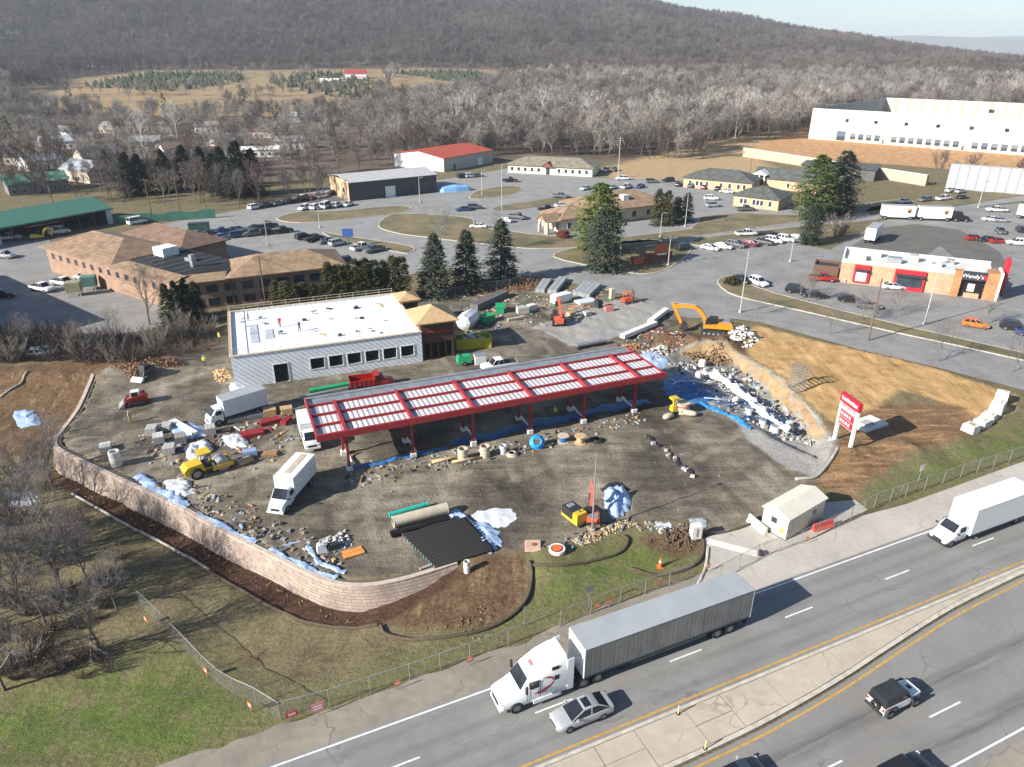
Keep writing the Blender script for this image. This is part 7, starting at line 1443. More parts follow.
# ---- chain link fences
def wiremat():
    m, nt, b = nmat('chain_link'); s = nt.nodes.new('ShaderNodeSeparateXYZ'); nt.links.new(coords(nt), s.inputs[0]); pv = None
    for sg_ in (1, -1):
        v = mth(nt, 'ADD', s.outputs[0], mth(nt, 'MULTIPLY', s.outputs[2], sg_)); w = mth(nt, 'ABSOLUTE', mth(nt, 'SUBTRACT', mth(nt, 'FRACT', mth(nt, 'DIVIDE', v, .16)), .5)); f = maprange(nt, w, .455, .475); pv = f if pv is None else mth(nt, 'MAXIMUM', pv, f)
    nt.links.new(pv, b.inputs['Alpha']); b.inputs['Base Color'].default_value = (.38, .38, .37, 1); b.inputs['Metallic'].default_value = .4; b.inputs['Roughness'].default_value = .5
    return m
WIRE = wiremat()
def fence(pts, label, h=1.8, step=3.0):
    o = thing('chain_link_fence', label, 'fence'); P = [GT(*p) for p in pts]
    for a, e in zip(P[:-1], P[1:]):
        d = e - a; L = math.hypot(d.x, d.y); n = max(1, round(L / step)); rz = math.atan2(d.y, d.x)
        for k in range(n):
            x0, y0 = a.x + d.x * k / n, a.y + d.y * k / n; x1, y1 = a.x + d.x * (k + 1) / n, a.y + d.y * (k + 1) / n; z0, z1 = hz(x0, y0), hz(x1, y1); l = L / n
            q = MB(); q.quad((0, 0, 0), (l, 0, z1 - z0), (l, 0, z1 - z0 + h), (0, 0, h)); q.build('mesh_panel', WIRE, o, False, (x0, y0, z0 + .04), rz, False)
            q = MB(); q.cyl((0, 0, -.2), (0, 0, h + .05), .035, n=6); q.build('post', STEEL, o, False, (x0, y0, z0)); q = MB(); q.cyl((0, 0, h + .04), (l, 0, h + .04 + z1 - z0), .025, n=5); q.build('top_rail', STEEL, o, False, (x0, y0, z0), rz)
    return o
fence([(141, 606), (160, 624), (190, 655), (235, 695), (281, 720)], 'chain link fence running down the left lawn to the road'); fence([(281, 720), (330, 707), (410, 681), (470, 660), (545, 632)], 'chain link fence along the shoulder left of the lorry'); fence([(560, 627), (620, 603), (692, 580)], 'chain link fence along the grass behind the lorry trailer'); fence([(700, 590), (757, 560), (800, 545), (850, 522), (874, 507)], 'chain link fence across the driveway past the shed'); fence([(874, 507), (905, 497), (960, 478), (1024, 458), (1100, 432)], 'chain link fence along the grass bank at the right edge'); fence([(440, 300), (470, 293), (510, 288), (540, 280), (560, 277)], 'chain link fence behind the stacked slabs at the back', 1.8)
def fsign(px, py, label, m, w=.5, h=.45, z=.9, rz=RA, dx=-.05):
    p = GT(px, py); o = thing('notice_board', label, 'sign', (p.x + math.sin(rz) * .07, p.y - math.cos(rz) * .07, p.z + z), rz); MB().box(-w / 2, w / 2, -.015, .015, 0, h).build('board', m, o)
    MB().box(-w * .35, w * .35, -.022, -.0155, h * .6, h * .72).build('lettering', SWH if m != SWH else SPK, o); MB().box(-w * .35, w * .35, -.022, -.0155, h * .3, h * .42).build('lettering', SWH if m != SWH else SPK, o)
    MB().box(-.02, .02, .016, .05, -z, h).build('stake', STEEL, o)
LFA = gang((190, 655), (235, 695))
for x, y, l, m, w in [(148, 625, 'orange notice at the top of the left lawn fence', ORANGE, .5), (208, 677, 'orange notice halfway down the left lawn fence', ORANGE, .5), (252, 712, 'orange notice near the foot of the left lawn fence', ORANGE, .5), (293, 721, 'red notice at the fence corner by the road', SRED, .8), (319, 716, 'white notice board right of the fence corner', SPK, .95), (398, 690, 'orange notice on the roadside fence left of the lorry', ORANGE, .5), (470, 666, 'orange notice on the roadside fence nearest the lorry', ORANGE, .5), (597, 612, 'orange notice behind the lorry trailer front', ORANGE, .55), (609, 608, 'orange notice beside a road sign post', ORANGE, .55), (657, 590, 'orange notice behind the lorry trailer middle', ORANGE, .5), (707, 572, 'small orange notice on the driveway fence', ORANGE, .45), (805, 545, 'small orange notice before the site shed', ORANGE, .4)]: fsign(x, y, l, m, w, .5 if m != SPK else .85, .55, RA if x > 260 else LFA)
def post_sign(px, py, label, h=2.4, w=.6, hh=.75, m=None, rz=RA): o = thing('road_sign', label, 'sign', T(px, py), rz); MB().bar((0, 0, -.2), (0, 0, h), .06).build('post', STEEL, o); MB().box(-w / 2, w / 2, -.05, -.032, h - hh, h).build('plate', m or STEEL, o); MB().box(-w / 2 + .05, w / 2 - .05, -.056, -.0505, h - hh + .05, h - hh + .1).build('border', SWH, o)
post_sign(589, 608, 'grey backed road sign standing behind the lorry trailer', 2.6, .75, .9); post_sign(525, 626, 'slim grey road sign standing behind the lorry cab', 2.2, .35, .4); post_sign(918, 482, 'pale sign standing on the right grass bank', 2.3, .6, .8, WHITEM); post_sign(900, 497, 'slim post sign by the right fence', 1.6, .3, .3)
# erosion-control socks
SOCK = M('filter_sock', (.085, .066, .045), .95, var=.35, scale=3); SOCKL = M('filter_sock_pale', (.36, .34, .30), .9, var=.3, scale=3)
def sock_(px, label, r, m, z=None):
    P = spline([tuple(GT(*p)) if z is None else (*G(*p, z), z) for p in px], 5); P = [(x, y, hz(x, y) + r * .7) for x, y, z in P]; b = MB(); b.tube(P, r, 7); tag(b.build('filter_sock', m, None, True), label, 'sock')
sock_([(209, 569), (235, 585), (259, 599), (285, 612), (306, 621), (352, 630), (380, 633)], 'brown filter sock below the retaining wall', .15, SOCK, -2.2); sock_([(381, 626), (388, 636), (420, 640), (465, 635), (500, 624), (525, 603), (532, 580), (530, 562)], 'brown filter sock round the dirt slope below the pipes', .17, SOCK); sock_([(533, 566), (560, 566), (600, 560), (622, 552), (628, 541), (623, 536)], 'brown filter sock curling over the upper grass', .15, SOCK); sock_([(630, 569), (655, 576), (680, 572), (699, 562), (704, 546), (700, 533)], 'dark filter sock curving to the driveway mouth', .15, SOCK); sock_([(71, 491), (100, 508), (134, 527), (174, 548), (209, 569)], 'pale filter sock on the slope left below the wall', .15, SOCKL, -2.4); sock_([(705, 536), (725, 533), (748, 526), (768, 514), (775, 510)], 'dark filter sock across the top of the driveway', .16, SOCK); sock_([(0, 398), (18, 386), (28, 372)], 'pale drain hose on the far left dirt bank', .18, SOCKL); sock_([(795, 480), (815, 478), (830, 462), (838, 448)], 'pale filter sock beside the price sign', .2, SOCKL)

# loose small debris, too small and too many to count
def debris(px, n, label, mats, seed, smin=.15, smax=.6, h=.25):
    R = random.Random(seed); p = gpolyT(px); P = np.array(p); g_ = np.random.default_rng(seed); XS = g_.uniform(P[:, 0].min(), P[:, 0].max(), n * 12); YS = g_.uniform(P[:, 1].min(), P[:, 1].max(), n * 12); SS = sdf(XS, YS, p); b = MB(); c = 0
    for x, y, s in zip(XS, YS, SS):
        if s < 0: continue
        if c >= n: break
        c += 1; L = R.uniform(smin, smax) * (3 if R.random() < .22 else 1); w = R.uniform(smin, smax) * (.5 if L > smax else .9); b.box(-L / 2, L / 2, -w / 2, w / 2, -.05, R.uniform(.05, h), R.randrange(len(mats)), rot=R.uniform(0, 3.14), at=(x, y, hz(x, y)), taper=min(w, L) * .12)
    o = kind(b.build('site_debris', mats), 'stuff'); o['label'] = label; o['category'] = 'debris'
DIRTY = M('debris_dirty', (.22, .19, .15), .9, var=.4); DIRTY2 = M('debris_grey', (.30, .29, .27), .9, var=.3)
DM = [CONC, DIRTY, WOOD, TRIM, DIRTY2, M('wood_brown', None), STEEL, DIRTY, DIRTY2, BSHEET]
debris([(130, 440), (160, 420), (240, 425), (310, 405), (300, 440), (260, 470), (200, 480), (150, 475)], 200, 'loose offcuts and rubbish over the left stock yard', DM + [RED], 31)
debris([(150, 490), (200, 485), (290, 520), (340, 545), (350, 575), (290, 560), (210, 520)], 170, 'scraps of wood and fabric along the inside of the wall', DM, 32, .12, .45)
debris([(430, 300), (500, 290), (530, 295), (600, 285), (640, 295), (600, 318), (520, 328), (450, 350)], 300, 'loose building rubbish behind the canopy and skip', DM + [GREENP, ORANGE], 33)
debris([(665, 365), (700, 352), (740, 370), (800, 415), (820, 440), (780, 440), (720, 408), (670, 392)], 420, 'fittings and scraps strewn over the tank pit', [DIRTY2, CWHITE, BLUE, DIRTY2, STEEL, TRIM, CONC, DIRTY], 34, .15, .5, .4)
debris([(340, 478), (430, 455), (520, 440), (640, 412), (650, 420), (560, 446), (450, 468), (360, 486)], 170, 'small stock and scraps along the front of the canopy', DM, 35, .12, .45)
debris([(600, 350), (655, 325), (690, 335), (665, 365), (640, 362)], 150, 'broken timber and scrap beside the large excavator', DM + [ORANGE, RED], 36)
debris([(540, 548), (600, 520), (690, 520), (700, 535), (620, 530), (570, 552)], 90, 'rubbish along the upper grass edge', DM, 37, .1, .4)
debris([(90, 400), (330, 400), (640, 420), (780, 460), (700, 520), (520, 530), (360, 500), (150, 470)], 260, 'stones and clods scattered over the compacted yard', [DIRTY, DIRTY2, M('stone_dark', None), DIRTY], 38, .06, .2, .12)
debris([(60, 470), (190, 535), (300, 600), (420, 630), (500, 600), (480, 640), (350, 625), (200, 565), (80, 500)], 260, 'leaf litter and small rubbish below the retaining wall', [M('clod_brown', None), M('wood_brown', None), M('clod_dark', None), M('clod_brown', None)], 39, .08, .25, .12)

o = thing('concrete_slab', 'pale concrete slab in the churned soil behind the price sign', 'slab', T(868, 425), .5); MB().box(-2.2, 2.2, -1.4, 1.4, -.2, .35).build('slab', CWHITE, o); MB().box(-1.2, .4, -.8, .6, .352, .5).build('upstand', CONC, o)
# ------------------------------------------------------------------ parked cars
ORD = ['first', 'second', 'third', 'fourth', 'fifth', 'sixth', 'seventh', 'eighth', 'ninth', 'tenth', 'eleventh', 'twelfth']
KN = dict(sedan='car', hatchback='small car', suv='tall car', pickup='pickup', van='van')
def row(a, b, spec, rz, phrase, jit=.12):
    A, B = G(*a), G(*b); n = len(spec)
    for i, s in enumerate(spec):
        if s is None: continue
        k, c = s; t = i / max(1, n - 1); p = (A[0] + (B[0] - A[0]) * t, A[1] + (B[1] - A[1]) * t, .03)
        put_car(k, p, rz + random.uniform(-jit, jit) * .4 + (math.pi if random.random() < .3 else 0), c, f'{c} {KN[k]}, {ORD[i]} from the left {phrase}' if n > 1 else f'{c} {KN[k]} {phrase}')
S_, H_, U_, K_, V_ = 'sedan', 'hatchback', 'suv', 'pickup', 'van'
row((176, 243), (283, 233), [(S_, 'white'), (S_, 'black'), (U_, 'grey'), (S_, 'light blue'), (U_, 'blue'), (K_, 'grey'), (U_, 'black'), (K_, 'black')], math.radians(35), 'in the back row behind the motel'); row((192, 238), (268, 228), [(U_, 'grey'), (S_, 'black'), (K_, 'blue'), (U_, 'silver'), (S_, 'grey'), (K_, 'black')], math.radians(35), 'in the rear file behind the motel back row')
row((304, 239), (374, 252), [(U_, 'black'), (K_, 'black'), (S_, 'grey'), (U_, 'silver'), None, (K_, 'white'), (K_, 'grey')], math.radians(48), 'in the kerb row right of the motel')
row((255, 209), (322, 198), [(U_, 'white'), (U_, 'black'), (S_, 'grey'), (U_, 'black'), (K_, 'black'), (S_, 'maroon'), (U_, 'white')], math.radians(60), 'in the far row beyond the dry grass island'); row((304, 210), (348, 206), [(U_, 'white'), (U_, 'white'), (V_, 'white'), (U_, 'silver'), (S_, 'white')], math.radians(75), 'in the cluster before the dark works building'); row((305, 199), (332, 195), [(U_, 'white'), (S_, 'grey'), (U_, 'black')], math.radians(70), 'left of the dark works building')
row((463, 211), (475, 209), [(S_, 'blue'), (U_, 'grey')], .25, 'in the yard above the three spruces'); row((478, 228), (483, 228), [(S_, 'white')], -.1, 'on the lot edge above the spruces'); row((505, 222), (517, 219), [(S_, 'white'), (K_, 'grey')], 2.6, 'left of the bank porch'); row((547, 211), (562, 207), [(K_, 'black'), (S_, 'white')], .3, 'behind the bank porch roof'); row((560, 198), (562, 198), [(K_, 'grey')], -.3, 'crossing the yard above the bank'); row((463, 178), (478, 177), [(U_, 'black'), (U_, 'white'), (S_, 'grey')], .5, 'beside the red roofed shed'); row((510, 182), (512, 182), [(K_, 'black')], .1, 'alone in the yard before the cream office')
row((598, 172), (614, 171), [(S_, 'silver'), (U_, 'white'), (U_, 'grey')], 1.2, 'right of the cream office'); row((622, 180), (624, 180), [(U_, 'white')], .1, 'below the pole right of the cream office'); row((652, 183), (668, 182), [(U_, 'grey'), (U_, 'black')], .1, 'left of the grey roofed offices'); row((679, 186), (718, 190), [(S_, 'black'), (U_, 'grey'), (S_, 'red'), (S_, 'black')], 1.0, 'along the front of the grey roofed offices'); row((711, 200), (713, 200), [(U_, 'white')], -.2, 'in the office yard left of the small office'); row((713, 207), (715, 207), [(U_, 'silver')], .2, 'nearest the grass in the office yard'); row((745, 211), (747, 211), [(K_, 'grey')], .1, 'parked before the small tan office'); row((726, 193), (728, 193), [(S_, 'white')], -.4, 'at the foot of the white portico')
row((746, 236), (748, 236), [(K_, 'white')], .1, 'driving on the rear street with a trailer')
row((710, 250), (798, 240), [(S_, 'white'), (S_, 'white'), (U_, 'grey'), (S_, 'maroon'), (K_, 'grey'), (U_, 'white'), (U_, 'white'), (S_, 'silver')], math.radians(-40), 'in the lot row along the street verge'); row((684, 250), (694, 252), [(U_, 'black')], .5, 'at the lot edge by the brick sign enclosure')
row((742, 282), (758, 285), [(S_, 'black'), (U_, 'white')], math.radians(-65), 'on the teardrop island of the lot'); row((822, 281), (824, 281), [(K_, 'red')], -.2, 'parked before the bin enclosure'); row((797, 293), (812, 297), [(U_, 'black'), (S_, 'black')], -.5, 'under the bare tree on the lot verge'); row((850, 302), (868, 308), [(S_, 'black'), (S_, 'grey')], -.4, 'below the restaurant under bare trees'); row((893, 289), (895, 289), [(S_, 'white')], -.15, 'at the red restaurant window'); row((853, 282), (855, 282), [(S_, 'silver')], -.15, 'at the first restaurant window'); row((975, 327), (977, 327), [(H_, 'orange')], -.5, 'on the verge right below the restaurant'); row((1014, 330), (1030, 336), [(U_, 'black'), (S_, 'blue')], -.5, 'at the right picture edge below the restaurant')
row((974, 240), (998, 243), [(S_, 'red'), (S_, 'black'), (S_, 'red')], .1, 'in the short row right of the brown tarmac', .05); row((1016, 245), (1018, 245), [(U_, 'white')], -.3, 'at the right edge behind the restaurant'); row((990, 221), (1000, 222), [(S_, 'white'), (S_, 'silver')], -.1, 'right of the double trailer lorry'); row((996, 212), (998, 212), [(K_, 'white')], -.2, 'behind the white cars right of the lorry'); row((950, 192), (960, 193), [(S_, 'white'), (S_, 'silver')], .5, 'on the grass below the white screen')
row((43, 291), (85, 280), [(K_, 'white'), (K_, 'white'), (U_, 'white')], math.radians(-22), 'in the yard below the motel gable'); row((6, 258), (8, 258), [(U_, 'silver')], -.2, 'at the far left of the motel yard'); row((3, 298), (5, 298), [(U_, 'black')], .3, 'in the shade at the far left edge'); row((10, 240), (12, 240), [(K_, 'white')], .4, 'before the green barn'); row((40, 356), (68, 351), [(S_, 'silver'), (S_, 'grey'), (U_, 'black')], .3, 'half hidden in the left thicket'); row((112, 178), (114, 178), [(K_, 'white')], .2, 'on the drive left of the evergreens'); row((60, 234), (70, 232), [(V_, 'white')], .6, 'behind the digger at the green barn'); row((138, 224), (140, 224), [(V_, 'white')], .9, 'beside the green container wall')
row((905, 203), (962, 199), [(S_, 'white'), (U_, 'grey'), (K_, 'white'), (S_, 'black')], .4, 'on the verge lot behind the double trailer lorry'); row((1000, 233), (1040, 230), [(S_, 'grey'), (U_, 'black'), (S_, 'white')], 1.2, 'at the right edge above the red cars'); row((585, 190), (640, 188), [(S_, 'white'), (U_, 'black'), (S_, 'silver'), (K_, 'white'), (S_, 'blue')], .9, 'in the yard row behind the bank roof'); row((320, 263), (342, 264), [(S_, 'blue'), (U_, 'black')], .5, 'tucked behind the right motel wing')
# double-trailer lorry and loose trailers on the right lot
def trailer_box(o, x0, x1, w=1.25, z0=1.1, z1=4.0, mat=None, emblem=True):
    b = MB().box(x0, x1, -w, w, z0, z1).build('trailer_box', mat or WHITEM, o); MB().box(x0 - .02, x1 + .02, -w - .02, w + .02, z1 + .001, z1 + .07).build('trailer_roof', TRL_T, o)
    if emblem:
        for s in (-1, 1):
            y = s * (w + .012); e = MB(); pts = [(-.55, .5), (.55, .5), (.55, -.2), (.3, -.6), (0, -.8), (-.3, -.6), (-.55, -.2)]; e.add([(x1 - 1.6 + a, y, 2.7 + c) for a, c in pts], [tuple(range(7))]); q = e.build('emblem', M('emblem_brown', (.12, .05, .02), .5), b, fix=False); e = MB(); pts2 = [(-.42, .36), (.42, .36), (.42, .05), (-.42, .05)]; e.add([(x1 - 1.6 + a, y + s * .006, 2.7 + c) for a, c in pts2], [(0, 1, 2, 3)]); e.build('emblem_band', M('emblem_gold', (.65, .36, .03), .5), b, fix=False)
    MB().box(x0 + 1.5, x1 - 1.5, -w + .1, w - .1, .75, z0 - .001).build('frame', WHITEM if emblem else DKMET, o)
    for x in (x0 + .9, x1 - 1.0):
        for s in (-1, 1): wheel(o, x, s * 1.05, .5, .3)
t0 = G(893, 219); ta = ang(G(893, 219), G(975, 222)); o = thing('double_trailer_lorry', 'dark lorry with two white trailers bearing a brown shield emblem', 'lorry', (t0[0], t0[1] , .03), ta)
trailer_box(o, -3.5, 5.2); trailer_box(o, 6.2, 15.0); b = MB(); b.loft([section(*s) for s in [(15.9, 1.1, .6, 2.9, 1.0), (17.6, 1.1, .6, 2.9, 1.0), (18.2, 1.1, .6, 1.9, .95), (19.6, 1.0, .6, 1.6, .8), (19.9, .9, .6, 1.3, .7)]]); b.build('cab', PC['black'], o); pane(o, 'windshield', (18.2, -.85, 1.95), (18.2, .85, 1.95), (17.6, .85, 2.85), (17.6, -.85, 2.85), inset=.04, lift=.04, out=(1, 0, .4))
for x in (16.3, 19.0):
    for s in (-1, 1): wheel(o, x, s * 1.0, .5, .3)
o = thing('parked_trailer', 'white box trailer standing alone left of the brown tarmac', 'trailer', (*G(872, 241), .03), gang((866, 243), (879, 232))); trailer_box(o, -4.2, 3.8, emblem=False, mat=TW); o = thing('parked_trailer', 'white box trailer at the right edge behind the parked cars', 'trailer', (*G(1030, 220), .03), gang((1010, 217), (1050, 225))); trailer_box(o, -3.5, 5, emblem=False, mat=TW)
o = thing('flat_trailer', 'dark empty trailer behind the white pickup on the rear street', 'trailer', (*G(766, 235), .03), .1); MB().box(-2.4, 2.4, -1, 1, .6, .75).build('deck', TRIM, o); MB().box(2.4, 3.6, -.08, .08, .5, .6).build('drawbar', DKMET, o)
for s in (-1, 1): wheel(o, -.5, s * 1.05, .36, .2)
# yard machines by the barn
o = excavator(T(40, 240), .6, 'yellow digger parked before the green barn', YELP, .75, ((1.2, 1.9), (2.6, 3.6), (4.2, 3.0)), ((4.2, 3.0), (3.6, 1.0)), name='digger')
for i, (x, y, m, l) in enumerate([(76, 296, M('bin_olive', (.28, .27, .16), .7), 'olive bin on stilts in the motel yard'), (91, 290, M('bin_teal', (.10, .20, .19), .7), 'teal bin beside the olive one in the motel yard')]):
    o = thing('feed_bin', l, 'bin', T(x, y), .3); MB().box(-1.3, 1.3, -1, 1, 1.0, 3.0, taper=-.08).build('hopper', m, o)
    for a in (-1.1, 1.1):
        for c in (-.8, .8): MB().bar((a, c, 0), (a, c, 1.0), .16).build('leg', CBEIGE, o)
cw = thing('container_wall', 'long green fence of containers behind the motel', 'fence', G(120, 224), gang((120, 224), (216, 218))); L = math.dist(G(120, 224), G(216, 218)); GRC = stripe('container_green', (.06, .19, .13), (.03, .12, .08), .6, 'X', .6, 0, .6)
for i in range(6): MB().box(i * L / 6 + .05, (i + 1) * L / 6 - .05, 0, .6, 0, 2.6 if i % 2 else 2.2).build('container_panel', GRC, cw)
for i, (x, y, l) in enumerate([(156, 239, 'left dark green container by the parked cars'), (200, 232, 'right dark green container by the parked cars')]): o = thing('waste_container', l, 'container', T(x, y), .3); MB().box(-2.6, 2.6, -1.1, 1.1, .1, 2.4).build('body', stripe('container_dark', (.02, .075, .055), (.01, .05, .035), .6, 'X', .6, 0, .6), o); MB().box(-2.65, 2.65, -1.15, 1.15, 2.401, 2.5).build('rim', DKMET, o)
o = thing('covered_boat', 'bright blue covered load right of the dark works building', 'tarpaulin', T(455, 191), .35); b = MB(); b.loft([[(x, -r * 1.6, .1), (x, -r * 1.3, r * 1.1), (x, 0, r * 1.5), (x, r * 1.3, r * 1.1), (x, r * 1.6, .1)] for x, r in ((-6, .5), (-4.5, 1.3), (0, 1.5), (4.5, 1.2), (6, .4))]); b.build('cover', M('cover_blue', (.20, .42, .66), .45, var=.15), o); MB().box(-5, 5, -1, 1, 0, .099).build('cradle', WOOD, o)
# brick sign enclosure by the pines
o = thing('sign_enclosure', 'red brick sign enclosure with orange gable on the pine island', 'enclosure', G(632, 266), .35); b = MB(); b.box(0, 3.2, 0, 1.0, 0, 2.0); b.box(3.4, 12, 2.4, 3.0, 0, 1.7); b.box(3.4, 4.2, 0, 2.38, 0, 1.4); b.build('wall', BRK_R, o); g_ = MB(); g_.box(7, 10.6, 2.0, 2.39, 1.2, 3.8, taper=.15); g_.build('sign_face', M('sign_orange', (.48, .12, .05), .6), o); MB().box(.4, 3.0, -.1, -.003, .3, 1.8).build('panel', MATS['sign_orange'], o); MB().box(7.6, 10, 1.92, 1.998, 1.3, 1.7).build('lettering', SWH, o)
# round blue sign by the kerb row
o = thing('blue_sign', 'blue board sign on a post by the kerb row', 'sign', T(349, 247), .2); MB().bar((0, 0, 0), (0, 0, 3), .18).build('post', M('post_blue', (.06, .10, .25), .5), o); b = MB(); b.box(-1.4, 1.4, -.2, .2, 2.6, 4.6, taper=.12); b.build('board', M('board_blue', (.05, .13, .38), .5), o)
# ---- poles
PWOOD = M('pole_wood', (.16, .11, .075), .9, var=.3); LPOLE = M('pole_steel', (.50, .49, .47), .5, .3)
def upole(px, py, h, label, arms=1, m=None): o = thing('utility_pole', label, 'pole', T(px, py)); MB().cyl((0, 0, -.3), (0, 0, h), .17, .11, 8).build('shaft', m or PWOOD, o); [MB().bar((-1.2, 0, h - .6 - k * .8), (1.2, 0, h - .6 - k * .8), .12).build('crossarm', m or PWOOD, o) for k in range(arms)]; return o
def lpole(px, py, h, label, arm=1.6, rz=0.0, two=False):
    o = thing('lamp_post', label, 'lamp post', T(px, py), rz); MB().cyl((0, 0, 0), (0, 0, h), .13, .07, 8).build('shaft', LPOLE, o); MB().cyl((0, 0, -.1), (0, 0, .6), .3, n=10).build('base', CONC, o)
    for s in ((1, -1) if two else (1,)): MB().bar((0, 0, h - .1), (s * arm, 0, h), .08).build('arm', LPOLE, o); MB().box(min(0, s) + s * (arm - .1) if s > 0 else -arm - .7, (arm + .7) if s > 0 else -arm + .1, -.18, .18, h - .06, h + .1).build('lamp_head', STEEL, o)
upole(868, 341, 11, 'dark wooden pole standing by the street below the restaurant', 0); upole(266, 305, 9.5, 'slim wooden pole behind the left half of the store', 1); upole(152, 216, 11, 'wooden pole behind the green container fence', 1); upole(181, 214, 11, 'second wooden pole right behind the container fence', 1); upole(312, 207, 9, 'pole on the dry grass island', 0); upole(618, 178, 15, 'tall pole right of the cream office with white equipment', 2, LPOLE); upole(748, 187, 10, 'thin pole before the grey roofed offices', 0); upole(797, 222, 8, 'wooden pole left of the right pines', 0); upole(130, 200, 9, 'wooden pole at the right end of the green barn', 1)
lpole(924, 325, 11.5, 'white lamp post in front of the restaurant', 1.2, .3, True); lpole(740, 313, 12, 'lamp post on the verge behind the large excavator', .8, .3); lpole(668, 266, 6.5, 'lamp post on the pine island by the sign enclosure', 1, .2, True); lpole(660, 238, 6.5, 'lamp post on the grass behind the pine island', .6, 0); lpole(685, 227, 9, 'twin lamp post on the grass right of the column trees', 1.2, .3, True); lpole(502, 228, 17, 'very tall lamp post beside the spruces', 1.2, .3, True); lpole(978, 208, 8, 'lamp post behind the double trailer lorry', .8, .3); lpole(320, 228, 5.5, 'short lamp post by the kerb row', .8, 0); lpole(268, 246, 6, 'lamp post in the lot behind the motel wing', .8, 0); lpole(790, 262, 5, 'dark board lamp post left of the bin enclosure', .8, 0); lpole(482, 195, 8, 'lamp post before the cream office lawn', .8, 0); lpole(420, 203, 8, 'lamp post beside the dark works building', .6, 0); lpole(620, 262, 5, 'short lamp post between the pines', .6, 0)
# overhead wires
def wire(a, ha, b, hb, label, sag=.6):
    A = T(*a); B = T(*b); A.z += ha; B.z += hb; pts = [A.lerp(B, i / 10) - Vector((0, 0, sag * 4 * (i / 10) * (1 - i / 10))) for i in range(11)]; m = MB(); m.tube(pts, .03, 4); tag(m.build('overhead_wire', TRIM), label, 'wire')
wire((152, 216), 10.3, (181, 214), 10.3, 'overhead wire between the two poles behind the container fence'); wire((181, 214), 10.3, (312, 207), 8.8, 'overhead wire from the container fence to the grass island', 1.2); wire((266, 305), 9, (152, 216), 10, 'overhead wire over the motel roof', 1.5)
